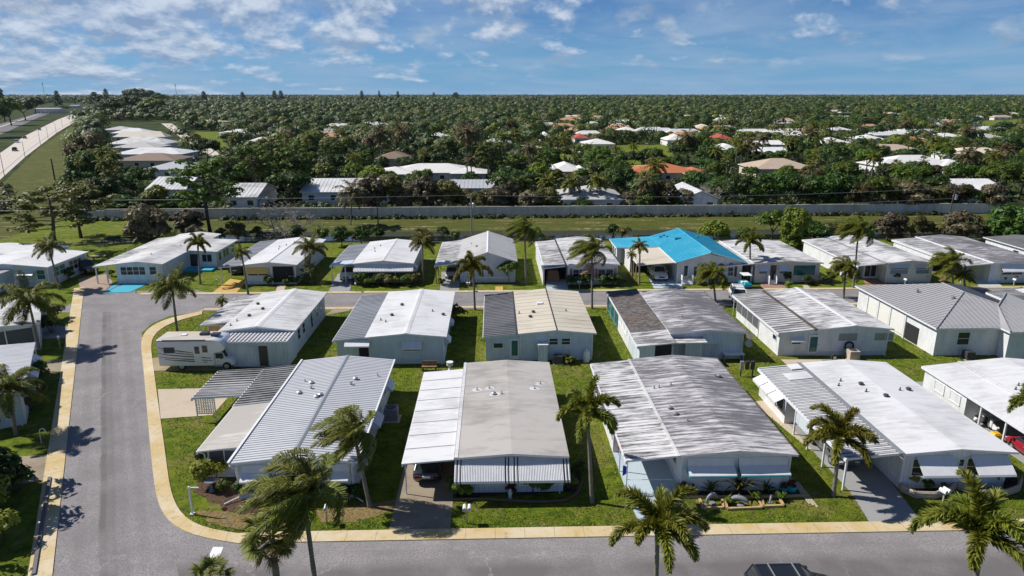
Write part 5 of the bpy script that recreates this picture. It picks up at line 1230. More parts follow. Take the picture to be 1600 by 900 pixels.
    for i, x in enumerate((812, 834, 850, 868, 882, 898, 920, 938, 950, 958, 964, 972, 990, 1002)):
        y = 238 + (i % 3) * 7 + (12 if x > 900 else 0); h = rng.uniform(14, 26)
        pp('far_fan' if i % 2 else 'far', x, y, x, y - h, 'dark palm in the row around the open suburban lawn', rng.uniform(.9, 1.25), g, rz=i, thick=1.3)
    g = 'scattered palms in the suburb'
    for i in range(80):
        for _ in range(60):
            Y = rng.uniform(165, 420); X = rng.uniform(-.62, .78) * Y
            if free_spot(X, Y, 3): break
        k = rng.choice(['far', 'far', 'far_dry', 'far_fan']); h = rng.uniform(6, 11)
        px, py = to_px((X, Y, h)); d = 'green palm' if k == 'far' else ('brownish palm' if k == 'far_dry' else 'fan palm')
        palm(k, (X, Y, 0), (X + rng.uniform(-.8, .3), Y, h), '%s %s' % (d, near_house((X, Y))), g, rng.uniform(.95, 1.4), rng.uniform(0, 6), thick=1.3)
# ------------------------------------------------------------------ broadleaf trees, shrubs
def leaf_quads(C, N, size, rng, stretch=1.5):
    """leaf quads at centres C with normals N"""
    n = len(C); a = np.cross(N, rng.normal(size=(n, 3))); a /= np.linalg.norm(a, axis=1)[:, None] + 1e-9; b = np.cross(N, a)
    s = (size * rng.uniform(.6, 1.3, n))[:, None]; a = a * s * stretch * .5; b = b * s * .5
    V = np.stack([C - a, C - b * .9, C + a, C + b * .9], 1).reshape(-1, 3); F = np.arange(4 * n).reshape(n, 4); return V, F
def cloud(centres, radii, per, size, rng, flat=1.0, up=.35):
    Cs, Ns = [], []
    for c, r in zip(centres, radii):
        k = max(3, int(per * (r / np.mean(radii)) ** 2)); d = rng.normal(size=(k, 3)); d /= np.linalg.norm(d, axis=1)[:, None]
        d[:, 2] = np.where(d[:, 2] < -.3, -d[:, 2] * .6, d[:, 2]); rr = r * rng.uniform(.55, 1.08, k) ** .6
        q = d * rr[:, None]; q[:, 2] *= flat; Cs.append(c + q); nn = d + rng.normal(0, .33, (k, 3)) + np.array([0, 0, up]); Ns.append(nn / np.linalg.norm(nn, axis=1)[:, None])
    C = np.concatenate(Cs); N = np.concatenate(Ns); return leaf_quads(C, N, size, rng)
def trunk_tree(mb, p, d, L, r, depth, rng, tips, spread=.75, mi=0, upb=.25):
    pts = [p]; rad = [r]; q = Vector(p); dd = Vector(d)
    for i in range(3):
        dd = (dd + Vector(rng.normal(0, .14, 3)) + Vector((0, 0, upb * .3))).normalized(); q = q + dd * L / 3; pts.append(q.copy()); rad.append(r * (1 - .16 * (i + 1)))
    mb.tube(pts, rad, 6 if depth > 1 else 5, mi)
    if depth == 0: tips.append(np.array(q)); return
    n = 3 if depth > 1 else int(rng.integers(2, 4)); a0 = rng.uniform(0, 6.28)
    for i in range(n):
        a = a0 + i * 2 * PI / n + rng.uniform(-.4, .4); s = dd.cross(Vector((0, 0, 1)) if abs(dd.z) < .9 else Vector((1, 0, 0))).normalized(); u = dd.cross(s)
        nd = (dd * .75 + (s * math.cos(a) + u * math.sin(a)) * spread).normalized(); trunk_tree(mb, q, nd, L * rng.uniform(.62, .85), r * .55, depth - 1, rng, tips, spread, mi, upb)
TREES = {}
def tree_kind(key, seed, h, w, leaf, nleaf=2600, size=.34, trunk=.3, flat=.8, ncl=26, shape='round', base=.3):
    rng = np.random.default_rng(seed); mb = MB(); tips = []
    th = h * trunk
    if shape == 'pine':
        mb.tube([(0, 0, 0), (.2, .1, h * .3), (-.1, .1, h * .6), (.1, 0, h * .93)], [.28, .22, .17, .06], 8)
        cen, rad = [], []
        for i in range(ncl):
            t = .42 + .58 * i / (ncl - 1); a = i * 2.4 + rng.uniform(-.4, .4); ln = w * .5 * (1.05 - .55 * abs(t - .6) / .4) * rng.uniform(.55, 1.1)
            st = Vector((0, 0, h * t * .93)); en = st + Vector((math.cos(a) * ln, math.sin(a) * ln, rng.uniform(.1, .9)))
            mb.tube([st, st.lerp(en, .5) + Vector((0, 0, -.1)), en], [.09, .06, .03], 5); cen += [np.array(en), np.array(st.lerp(en, .7)) + rng.normal(0, .3, 3)]; rad += [rng.uniform(.75, 1.2), rng.uniform(.5, .9)]
        V, F = cloud(cen, rad, nleaf / len(cen), size, rng, .6)
    elif shape == 'casuarina':
        mb.tube([(0, 0, 0), (.1, 0, h * .5), (0, 0, h)], [.3, .2, .03], 7); cen, rad = [], []
        for i in range(ncl):
            t = .18 + .82 * i / (ncl - 1); a = i * 2.4; r = w * .5 * (1 - t) ** .6 * rng.uniform(.5, 1) + .2
            cen.append(np.array([math.cos(a) * r, math.sin(a) * r, h * t])); rad.append(w * .16 * (1.15 - .6 * t) + .35)
        V, F = cloud(cen, rad, nleaf / len(cen), size, rng, 1.3)
    else:
        trunk_tree(mb, Vector((0, 0, 0)), Vector((0, 0, 1)), th, .05 * h ** .8 * .5 + .1, 2, rng, tips, .8)
        cen, rad = [], []
        for i in range(ncl):
            d = rng.normal(size=3); d /= np.linalg.norm(d); d[2] = (abs(d[2]) * 1.05 - .45) if base > .2 else d[2]
            r = rng.uniform(.55, 1); cen.append(np.array([d[0] * w * .40 * r, d[1] * w * .40 * r, h * base + (h * (1 - base)) * ((.42 if base > .2 else .47) + .44 * d[2] * r)])); rad.append(w * rng.uniform(.1, .19))
        for tp in tips[:14]:
            cen.append(tp); rad.append(w * rng.uniform(.1, .15))
        V, F = cloud(cen, rad, nleaf / len(cen), size, rng, flat)
    o = mb.build('trunk', 'bark', smooth=True); tm = o.data; bpy.data.objects.remove(o)
    o = np_obj("crown", V, F, leaf); cm = o.data; bpy.data.objects.remove(o)
    TREES[key] = (tm, cm)
def tree(key, loc, label, group=None, s=1.0, rz=0, name='tree', cat='tree', sz=None, leaf=None):
    tm, cm = TREES[key]; r = thing(name, label, cat, loc, rz, group); r.scale = (s, s, sz or s)
    for nm, m in (('trunk', tm), ('crown', cm)):
        if m is None: continue
        o = bpy.data.objects.new(nm, m); COL.objects.link(o); o.parent = r
        if leaf and nm == 'crown': o.material_slots[0].link = 'OBJECT'; o.material_slots[0].material = MATS[leaf]
    return r
def shrub_kind(key, seed, h, w, leaf, nleaf=700, size=.16, ncl=9, stems=True):
    rng = np.random.default_rng(seed); mb = MB(); cen, rad = [], []
    for i in range(ncl):
        a = rng.uniform(0, 6.28); r = w * .5 * rng.uniform(.1, .72); z = h * rng.uniform(.35, .8); c = np.array([math.cos(a) * r, math.sin(a) * r, z]); cen.append(c); rad.append(min(w, h) * rng.uniform(.2, .32)); mb.tube([(c[0] * .2, c[1] * .2, 0), tuple(c * .8)], [.025, .012], 4)
    V, F = cloud(cen, rad, nleaf / ncl, size, rng, .9)
    o = mb.build('stem', 'bark'); tm = o.data; bpy.data.objects.remove(o); o = np_obj('foliage', V, F, leaf); cm = o.data; bpy.data.objects.remove(o); TREES[key] = (tm, cm)
def shrub(key, loc, label, group=None, s=1.0, rz=0, cat='shrub', name='shrub', sz=None):
    tm, cm = TREES[key]; r = thing(name, label, cat, loc, rz, group); r.scale = (s, s, sz or s)
    for nm, m in (('stem', tm), ('foliage', cm)): o = bpy.data.objects.new(nm, m); COL.objects.link(o); o.parent = r
    return r
def clump_kind(key, seed, h, w, leaf, nf=26, style='light', L=2.2):
    """clustering palm or spiky plant: arching fronds from the ground"""
    rng = np.random.default_rng(seed); V, F, M = [], [], []
    for i in range(nf):
        a = i * 2.4; el = rng.uniform(.5, 1.45); r = w * .12 * rng.uniform(0, 1); zz = h * rng.uniform(.05, .55)
        v, f, m = frond_mesh(a, el, L * rng.uniform(.7, 1.1), .75, np.array([-.08, 0, 0]), style, rng); b = len(V); off = np.array([math.cos(a) * r, math.sin(a) * r, zz]); V += [q + off for q in v]; F += [[b + k for k in g] for g in f]; M += m
    cm = mesh_from('foliage', V, F, M, [leaf, 'rachis'])
    mb = MB()
    for i in range(6): a = i * 1.05; mb.tube([(math.cos(a) * w * .05, math.sin(a) * w * .05, 0), (math.cos(a) * w * .12, math.sin(a) * w * .12, h * .6)], [.06, .03], 5)
    o = mb.build('stem', 'bark'); tm = o.data; bpy.data.objects.remove(o); TREES[key] = (tm, cm)
def spiky_kind(key, seed, n, L, leaf):
    rng = np.random.default_rng(seed); V, F = [], []
    for i in range(n):
        a = i * 2.4; el = rng.uniform(.15, 1.4); d = np.array([math.cos(a) * math.cos(el), math.sin(a) * math.cos(el), math.sin(el)]); s = norm(np.cross(d, UP)); b = d * .05 + np.array([0, 0, .15]); m = b + d * L * .55; e = m + norm(d + np.array([0, 0, -.7])) * L * .45; k = len(V); w = .05
        V += [b - s * w, b + s * w, m + s * w, m - s * w, e + s * .01, e - s * .01]; F += [[k, k + 1, k + 2, k + 3], [k + 3, k + 2, k + 4, k + 5]]
    cm = mesh_from('foliage', V, F, [0] * len(F), [leaf]); mb = MB(); mb.tube([(0, 0, 0), (0, 0, .25)], [.06, .05], 6); o = mb.build('stem', 'bark'); tm = o.data; bpy.data.objects.remove(o); TREES[key] = (tm, cm)
def bare_kind(key, seed, h):
    rng = np.random.default_rng(seed); mb = MB(); tips = []
    def rec(p, d, L, r, k):
        q = Vector(p); dd = Vector(d); pts = [q.copy()]; rad = [r]
        for i in range(3): dd = (dd + Vector(rng.normal(0, .2, 3)) + Vector((0, 0, .03))).normalized(); q = q + dd * L / 3; pts.append(q.copy()); rad.append(max(.028, r * (1 - .14 * (i + 1))))
        mb.tube(pts, rad, 6 if k > 3 else 4, 0, cap=False)
        if k == 0: return
        for i in range(3 if k in (5, 3, 2) else 2):
            a = rng.uniform(0, 6.28); s = dd.cross(Vector((.3, .5, 1))).normalized(); u = dd.cross(s); rec(q, (dd * .7 + (s * math.cos(a) + u * math.sin(a)) * .75).normalized(), L * rng.uniform(.62, .86), max(.03, r * .62), k - 1)
    for a in (.2, 2.0, 3.6, 5.0): rec((0, 0, .2), Vector((math.cos(a) * .7, math.sin(a) * .5, 1)).normalized(), h * .27, .17, 5)
    o = mb.build('branches', 'bare_bark'); m = o.data; bpy.data.objects.remove(o); return m
plain('bare_bark', (.32, .28, .25), .9, var=.3)
def make_trees():
    tree_kind('oak', 1, 8.5, 9.5, 'leaf_dark', 3200, .42, ncl=30); tree_kind('oak_b', 2, 9.5, 8.5, 'leaf_mid', 3000, .4, ncl=28)
    tree_kind('fig', 3, 7, 8, 'leaf_dark', 3000, .36, .25, ncl=30, base=.15); tree_kind('light', 4, 7.5, 7.5, 'leaf_light', 2600, .4, ncl=24)
    tree_kind('olive', 5, 6.5, 7, 'leaf_olive', 2600, .38, ncl=24, base=.2); tree_kind('tall', 6, 12, 8, 'leaf_mid', 3000, .42, ncl=34)
    tree_kind('pine', 7, 11.5, 10, 'leaf_pine', 4200, .3, shape='pine', ncl=24); tree_kind('pine_b', 8, 11.5, 9, 'leaf_mid', 4200, .3, shape='pine', ncl=26)
    tree_kind('casuarina', 9, 18, 6, 'leaf_dark', 2400, .5, shape='casuarina', ncl=26)
    tree_kind('brown', 10, 5.5, 6.5, 'leaf_brown', 3600, .42, .2, ncl=26, base=.08); tree_kind('hedge_tree', 12, 5, 7, 'leaf_dark', 3200, .34, .15, ncl=30, base=.02)
    tree_kind('feather', 13, 6, 4.5, 'leaf_light', 4200, .26, .2, ncl=26, base=.05, flat=1.4)
    shrub_kind('bush_dark', 21, 1.3, 1.5, 'leaf_dark'); shrub_kind('bush_mid', 22, 1.2, 1.5, 'leaf_mid'); shrub_kind('bush_croton', 23, 1.7, 2.0, 'leaf_croton', 900); shrub_kind('bush_light', 24, 1.0, 1.2, 'leaf_light'); shrub_kind('bush_red', 25, .8, .9, 'leaf_red', 400); shrub_kind('bush_olive', 26, 1.6, 1.9, 'leaf_olive', 900)
    clump_kind('areca', 31, 2.6, 3, 'palm_leaf_dry', 30, L=2.6); clump_kind('areca_green', 32, 2.4, 3, 'palm_leaf', 30, L=2.4)
    spiky_kind('spiky', 41, 30, .9, 'palm_leaf'); spiky_kind('spiky_yellow', 42, 34, 1.1, 'palm_leaf_yellow')
make_trees()
# ------------------------------------------------------------------ suburb beyond the wall
HOUSES = []
def inpoly(x, y, poly):
    c = False; j = len(poly) - 1
    for i in range(len(poly)):
        a, b = poly[i], poly[j]
        if (a[1] > y) != (b[1] > y) and x < (b[0] - a[0]) * (y - a[1]) / (b[1] - a[1]) + a[0]: c = not c
        j = i
    return c
CLEAR_PX = [[(905, 228), (1045, 226), (1060, 264), (915, 266)], [(812, 232), (908, 230), (908, 252), (812, 252)], [(1510, 188), (1660, 182), (1700, 214), (1530, 210)],
            [(252, 190), (275, 190), (362, 248), (326, 248), (290, 222)], [(298, 204), (348, 204), (364, 238), (326, 240)], [(418, 190), (482, 189), (482, 206), (420, 208)],
            [(-400, 520), (8, 286), (110, 194), (124, 186), (150, 176), (190, 168), (200, 160), (80, 160), (-10, 180), (-400, 240)], [(8, 286), (110, 194), (130, 190), (120, 250), (104, 320), (60, 380)],
            [(1240, 186), (1420, 184), (1420, 192), (1240, 196)], [(100, 345), (215, 340), (220, 380), (100, 400)], [(160, 190), (262, 190), (300, 240), (302, 262), (292, 300), (216, 300), (166, 250)]]
CLEAR = [[tuple(P(*q)[:2]) for q in poly] for poly in CLEAR_PX]
def free_spot(x, y, m=2, front=10):
    for h in HOUSES:
        if h['x0'] - m < x < h['x1'] + m and h['y0'] - front < y < h['y1'] + m: return False
    return not any(inpoly(x, y, c) for c in CLEAR)
def height_limit(x, y):
    """tallest crown that still leaves the roofs behind (x, y) in view"""
    lim = 99
    for h in HOUSES:
        yh = h['y0'] + 1.5
        if y < h['y0'] and yh - y < 150:
            k = y / yh
            if h['x0'] * k - 2.5 < x < h['x1'] * k + 2.5: lim = min(lim, CAMH - (CAMH - h['zt']) * k)
    return lim
def near_house(q):
    best = None; bd = 1e9
    for h in HOUSES:
        cx, cy = (h['x0'] + h['x1']) / 2, (h['y0'] + h['y1']) / 2; d = math.hypot((q[0] - cx) / 1.0, (q[1] - cy))
        if d < bd: bd = d; best = (h, cx, cy)
    h, cx, cy = best; dx, dy = q[0] - cx, q[1] - cy
    if abs(dx) > abs(dy): rel = 'right of' if dx > 0 else 'left of'
    else: rel = 'behind' if dy > 0 else 'in front of'
    return '%s%s %s' % ('' if bd < 22 else 'well ', rel, h['nick'])
def suburb_house(xl, xr, yt, yb, roof, wall, style, label, nick, extra=None, maxd=16, group=None, rise=None, ze=2.9):
    p = P((xl + xr) / 2, yb, ze); k = fwd(p) / FPX; w = (xr - xl) * k
    rise = rise if rise else (2.0 if style == 'hip' else 1.5)
    q = P((xl + xr) / 2, yt, ze + rise); d = min(maxd, max(8, (q.y - p.y) * (2 if style == 'hip' or style == 'gablex' else 1)))
    p.y = max(p.y, 148.5); x0, x1, y0, y1 = p.x - w / 2, p.x + w / 2, p.y, p.y + d
    r = thing('house', label, 'house', (p.x, y0, 0), 0, group); HOUSES.append(dict(x0=x0, x1=x1, y0=y0, y1=y1, nick=nick, zt=ze + .35 * rise))
    W = w / 2; mb = MB()
    MB().box(-W + .5, W - .5, .5, d - .5, 0, ze - .05).build('wall', wall, r)
    if style == 'hip':
        ax = 'x' if w > d else 'y'; hiproof(mb, -W, W, 0, d, ze, rise, ax)
        if extra == 'wing':
            hiproof(mb, -W - w * .22, -W * .35, -3.5, d * .7, ze - .02, rise * .72, 'y'); hiproof(mb, W * .45, W + w * .16, -2, d * .6, ze - .04, rise * .62, 'y')
            m2 = MB(); m2.box(-W - w * .22 + .5, -W * .35 - .5, -3.0, d * .6, 0, ze - .08); m2.box(W * .45 + .5, W + w * .16 - .5, -1.5, d * .5, 0, ze - .09)
            o = MB().box(-W - w * .22 + .5, -W * .35 - .5, -3.0, d * .6, 0, ze - .08).build('wing_wall', wall, r); MB().box(W * .45 + .5, W + w * .16 - .5, -1.5, d * .5, 0, ze - .09).build('wing_wall', wall, r)
    elif style == 'gable':
        mb.slab([(-W, 0, ze), (0, 0, ze + rise), (0, d, ze + rise), (-W, d, ze)], .16, 1, 0); mb.slab([(0, 0, ze + rise), (W, 0, ze), (W, d, ze), (0, d, ze + rise)], .16, 1, 0)
        MB().prism([(-W + .5, ze - .2), (W - .5, ze - .2), (0, ze + rise * .93)], 'y', .52, d - .52).build('gable_wall', wall, r)
        n = int(d / 1.2)
        for i in range(1, n):
            y = i * d / n
            mb.hexa([(-W, y - .05, ze), (0, y - .05, ze + rise), (0, y + .05, ze + rise), (-W, y + .05, ze)], [(-W, y - .05, ze + .06), (0, y - .05, ze + rise + .06), (0, y + .05, ze + rise + .06), (-W, y + .05, ze + .06)], 0)
            mb.hexa([(0, y - .05, ze + rise), (W, y - .05, ze), (W, y + .05, ze), (0, y + .05, ze + rise)], [(0, y - .05, ze + rise + .06), (W, y - .05, ze + .06), (W, y + .05, ze + .06), (0, y + .05, ze + rise + .06)], 0)
    elif style == 'gablex':
        mb.slab([(-W, 0, ze), (W, 0, ze), (W, d / 2, ze + rise), (-W, d / 2, ze + rise)], .16, 1, 0); mb.slab([(-W, d / 2, ze + rise), (W, d / 2, ze + rise), (W, d, ze), (-W, d, ze)], .16, 1, 0)
        MB().prism([(.5, ze - .2), (d - .5, ze - .2), (d / 2, ze + rise * .93)], 'x', -W + .5, W - .5).build('gable_wall', wall, r)
        n = int(w / .9)
        for i in range(1, n):
            x = -W + i * w / n; mb.hexa([(x - .05, 0, ze), (x + .05, 0, ze), (x + .05, d / 2, ze + rise), (x - .05, d / 2, ze + rise)], [(x - .05, 0, ze + .06), (x + .05, 0, ze + .06), (x + .05, d / 2, ze + rise + .06), (x - .05, d / 2, ze + rise + .06)], 0)
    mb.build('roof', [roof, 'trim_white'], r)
    n = max(2, int(w / 5))
    for i in range(n):
        u = -W + w * (i + .5) / n; f = MB().box(u - .75, u + .75, .44, .5, .9, 2.2).build('window', 'trim_white', r); MB().box(u - .65, u + .65, .42, .44, 1.0, 2.1).build('pane', 'glass_dark', f)
    return r
def build_suburb():
    H = suburb_house
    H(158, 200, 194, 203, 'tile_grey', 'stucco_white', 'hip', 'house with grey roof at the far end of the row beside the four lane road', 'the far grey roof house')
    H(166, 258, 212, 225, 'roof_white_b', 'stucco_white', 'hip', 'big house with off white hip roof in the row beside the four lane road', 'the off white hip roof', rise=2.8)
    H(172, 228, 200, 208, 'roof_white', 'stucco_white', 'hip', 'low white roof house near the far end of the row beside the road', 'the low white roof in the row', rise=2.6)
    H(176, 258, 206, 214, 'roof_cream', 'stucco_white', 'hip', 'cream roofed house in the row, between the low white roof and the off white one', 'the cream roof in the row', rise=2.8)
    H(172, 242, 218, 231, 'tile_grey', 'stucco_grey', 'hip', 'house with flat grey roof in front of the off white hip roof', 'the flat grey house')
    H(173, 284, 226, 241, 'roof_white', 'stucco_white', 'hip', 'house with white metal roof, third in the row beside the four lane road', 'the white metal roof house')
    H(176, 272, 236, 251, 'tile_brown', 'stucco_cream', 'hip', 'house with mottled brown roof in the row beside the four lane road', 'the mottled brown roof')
    H(220, 298, 247, 265, 'roof_silver', 'stucco_white', 'hip', 'house with pale silver roof in front of the mottled brown one', 'the pale silver roof')
    H(226, 290, 264, 296, 'roof_white', 'stucco_white', 'gablex', 'house with ribbed white metal roof nearest the wall at the left', 'the ribbed white roof', rise=2.2)
    H(350, 402, 277, 308, 'roof_white_b', 'stucco_white', 'gablex', 'house with white metal roof behind the two pines', 'the house behind the pines', rise=2.2)
    H(468, 606, 261, 300, 'roof_white', 'stucco_white', 'gablex', 'long house with ribbed white metal roof directly behind the wall, left of the dead palm', 'the long white metal roof', rise=2.3)
    H(608, 740, 240, 270, 'tile_white', 'stucco_grey', 'hip', 'large house with pale grey hip roof left of the very tall palm', 'the pale hip roof house', 'wing')
    H(382, 418, 201, 211, 'tile_brown', 'stucco_cream', 'hip', 'small house with reddish brown roof far left of centre', 'the reddish brown roof')
    H(382, 418, 207, 222, 'tile_white', 'stucco_white', 'hip', 'white house in front of the reddish brown roof', 'the white house below it')
    H(340, 392, 194, 208, 'tile_white', 'stucco_white', 'hip', 'white roofed house at the end of the residential lane on the left', 'the white house by the lane')
    H(585, 640, 234, 248, 'tile_brown', 'stucco_pink', 'hip', 'low brown roofed house hidden among palms, above the long white metal roof', 'the low brown house')
    H(700, 779, 279, 294, 'roof_silver', 'stucco_white', 'gablex', 'long shed with ribbed silver roof just above the hedge in the centre', 'the ribbed silver shed', rise=1.2)
    H(862, 912, 249, 268, 'tile_white', 'stucco_cream', 'hip', 'house with white hip roof and dark porch openings by the open lawn', 'the white hip roof by the lawn', 'wing')
    r = H(880, 985, 276, 316, 'tile_grey', 'stucco_grey', 'hip', 'house with grey hip roof and square chimney right behind the wall in the centre', 'the chimney house'); MB().box(-5, -3.6, 4.5, 5.9, 3, 6.0).build('chimney', 'stucco_grey', r)
    H(996, 1094, 250, 270, 'tile_orange', 'stucco_cream', 'hip', 'house with bright orange tiled roof behind the wall', 'the orange tiled house', 'wing')
    H(868, 906, 178, 190, 'tile_peach', 'stucco_cream', 'hip', 'big distant house with peach orange hip roof', 'the peach roof house', rise=3)
    H(1008, 1036, 169, 178, 'tile_peach', 'stucco_white', 'hip', 'distant house with peach roof, right of the peach hip roof house', 'the farther peach roof')
    H(921, 934, 176, 182, 'tile_orange', 'stucco_white', 'hip', 'tiny distant orange roof between the two peach roofs', 'the tiny orange roof')
    H(897, 922, 207, 216, 'tile_red', 'stucco_white', 'hip', 'house with red tiled roof left of the white porch house', 'the red tile roof')
    H(912, 962, 211, 225, 'tile_white', 'stucco_white', 'hip', 'white roofed house with a long porch behind the open lawn', 'the white porch house')
    H(843, 862, 202, 213, 'tile_white', 'stucco_white', 'hip', 'small white house among the trees left of the red tile roof', 'the small white house')
    H(884, 910, 194, 205, 'tile_peach', 'stucco_white', 'hip', 'house with pale peach roof in front of the big distant peach house', 'the pale peach house')
    H(1078, 1142, 280, 318, 'roof_white', 'siding_white', 'gable', 'white house with white gable roof behind the wall, next to the bare tree', 'the white gable house', rise=1.8)
    H(1180, 1280, 246, 264, 'tile_tan', 'stucco_cream', 'hip', 'house with broad tan hip roof above the dark green hedge', 'the broad tan roof', rise=2.6)
    H(1122, 1162, 218, 234, 'tile_white', 'stucco_white', 'hip', 'white roofed house in front of the red roof right of centre', 'the white house by the red roof')
    H(1119, 1147, 204, 217, 'tile_red', 'stucco_cream', 'hip', 'house with crimson red hip roof right of centre', 'the crimson roof')
    H(1178, 1228, 209, 226, 'tile_white', 'stucco_white', 'gablex', 'white gable roofed house right of the crimson roof', 'the white gable roof')
    H(1195, 1236, 228, 238, 'roof_white', 'stucco_white', 'gablex', 'low white flat roofed house in front of the white gable roof', 'the low white roof')
    H(1228, 1278, 203, 213, 'tile_white', 'stucco_white', 'hip', 'white roofed house beside the beige flat roof', 'the other white roof')
    H(1208, 1284, 196, 207, 'roof_cream', 'stucco_cream', 'hip', 'wide distant building with beige flat roof right of centre', 'the beige flat roof')
    H(1112, 1138, 182, 190, 'tile_cream', 'stucco_white', 'hip', 'distant house with cream roof above the crimson roof', 'the distant cream roof')
    H(1388, 1500, 232, 258, 'tile_white', 'stucco_white', 'hip', 'big white roofed house with twin garage doors at the right', 'the big garage house', 'wing', rise=2.6)
    H(1365, 1448, 221, 235, 'tile_tan', 'stucco_cream', 'hip', 'house with greyish tan roof behind the big garage house', 'the greyish tan roof')
    H(1428, 1458, 210, 222, 'tile_orange', 'stucco_cream', 'hip', 'house with terracotta roof at the right', 'the terracotta roof')
    H(1345, 1388, 207, 218, 'tile_white', 'stucco_white', 'hip', 'white roofed house left of the tall thin palms', 'the white roof left of the thin palms')
    H(1460, 1518, 201, 215, 'tile_white', 'stucco_white', 'hip', 'white roofed house near the golf lawn at the right', 'the white roof near the golf lawn')
    H(1492, 1594, 224, 241, 'tile_cream', 'stucco_white', 'hip', 'long house with off white roof at the right edge', 'the long off white roof')
    H(1496, 1578, 272, 297, 'roof_white', 'stucco_white', 'gablex', 'house with plain white roof behind the trees at the right end of the wall', 'the plain white roof at the right', rise=1.8)
    H(1520, 1580, 206, 216, 'tile_grey', 'stucco_white', 'hip', 'grey roofed house below the golf lawn at the right edge', 'the grey roof below the golf lawn')
    H(52, 92, 158, 170, 'roof_white', 'stucco_white', 'gablex', 'white warehouse with blue windows beyond the railway at the far left', 'the white warehouse', rise=1, ze=6)
    H(108, 122, 158, 165, 'roof_white', 'stucco_white', 'gablex', 'small white building right of the warehouse at the far left', 'the small white building', rise=1, ze=5); H(128, 150, 159, 168, 'roof_silver', 'stucco_white', 'gablex', 'pale blue grey building by the far end of the four lane road', 'the pale blue grey building', rise=1, ze=5)
    for xl, xr, yt, yb, c, lab, nick in ((1042, 1078, 208, 219, 'tile_white', 'white roofed house left of the crimson roof, above the orange tiled house', 'the white roof left of the crimson one'), (1284, 1334, 212, 224, 'tile_white', 'wide white roof above the dark hedge, left of the greyish tan roof', 'the wide white roof above the hedge'), (1296, 1340, 196, 205, 'roof_white', 'white flat roof right of the wide beige flat roof', 'the white roof right of the beige one'), (1400, 1446, 199, 208, 'tile_white', 'white roof just behind the terracotta roof at the right', 'the white roof behind the terracotta one'), (964, 1000, 196, 205, 'tile_white', 'white roof between the open lawn and the farther peach roof', 'the white roof beyond the lawn'), (1086, 1118, 193, 200, 'tile_cream', 'cream roof left of the crimson roof, farther away', 'the far cream roof'), (1530, 1590, 196, 204, 'roof_white', 'white roof beside the golf lawn at the right edge', 'the white roof beside the golf lawn'), (660, 704, 206, 215, 'tile_white', 'white roof among the trees above the pale hip roof house', 'the white roof above the pale hip house'), (500, 540, 208, 216, 'tile_peach', 'peach roof among the trees above the long white metal roof', 'the peach roof left of centre'), (756, 800, 214, 224, 'tile_grey', 'pale grey roof among the trees right of the very tall palm', 'the pale grey roof by the tall palm')):
        H(xl, xr, yt, yb, c, 'stucco_white', 'hip', lab, nick, rise=2.4)
    rng = random.Random(11)
    cols = ['tile_white', 'tile_white', 'roof_white', 'tile_grey', 'tile_peach', 'tile_cream', 'tile_tan']; words = {'tile_white': 'white', 'roof_white': 'bright white', 'tile_grey': 'grey', 'tile_peach': 'peach', 'tile_cream': 'cream', 'tile_tan': 'tan'}
    n = 0
    for i in range(95):
        for _ in range(40):
            px = rng.uniform(280, 1600) if rng.random() < .4 else rng.uniform(820, 1600); py = rng.uniform(156, 212)
            p = P(px, py)
            if all(not (h['x0'] - 6 < p.x < h['x1'] + 6 and h['y0'] - 16 < p.y < h['y1'] + 10) for h in HOUSES) and not any(inpoly(p.x, p.y, c) for c in CLEAR): break
        k = 1067 / fwd(p); w = rng.uniform(15, 26) * k; c = rng.choice(cols)
        H(px - w / 2, px + w / 2, py - 4 * k * .6, py, c, 'stucco_white', 'hip', 'small distant %s roofed house %s' % (words[c], near_house(p)), 'a distant %s roof' % words[c], group='distant houses among the trees')
build_suburb()
def T(px, py, top, key, label, group=None, wpx=None, rz=None, name='tree', cat='tree'):
    """tree standing at photo pixel (px,py) whose crown reaches up to row top"""
    p = P(px, py); h = at_y(px, top, p.y).z; o = tree(key, p, label, group, 1, rz if rz is not None else px, name, cat)
    cm = TREES[key][1]; zs = HT.setdefault(key, (max(v.co.z for v in cm.vertices), max(v.co.x for v in cm.vertices) - min(v.co.x for v in cm.vertices)))
    s = h / zs[0]; sx = s if wpx is None else wpx * fwd(p) / FPX / zs[1]; o.scale = (sx, sx, s); return o
HT = {}
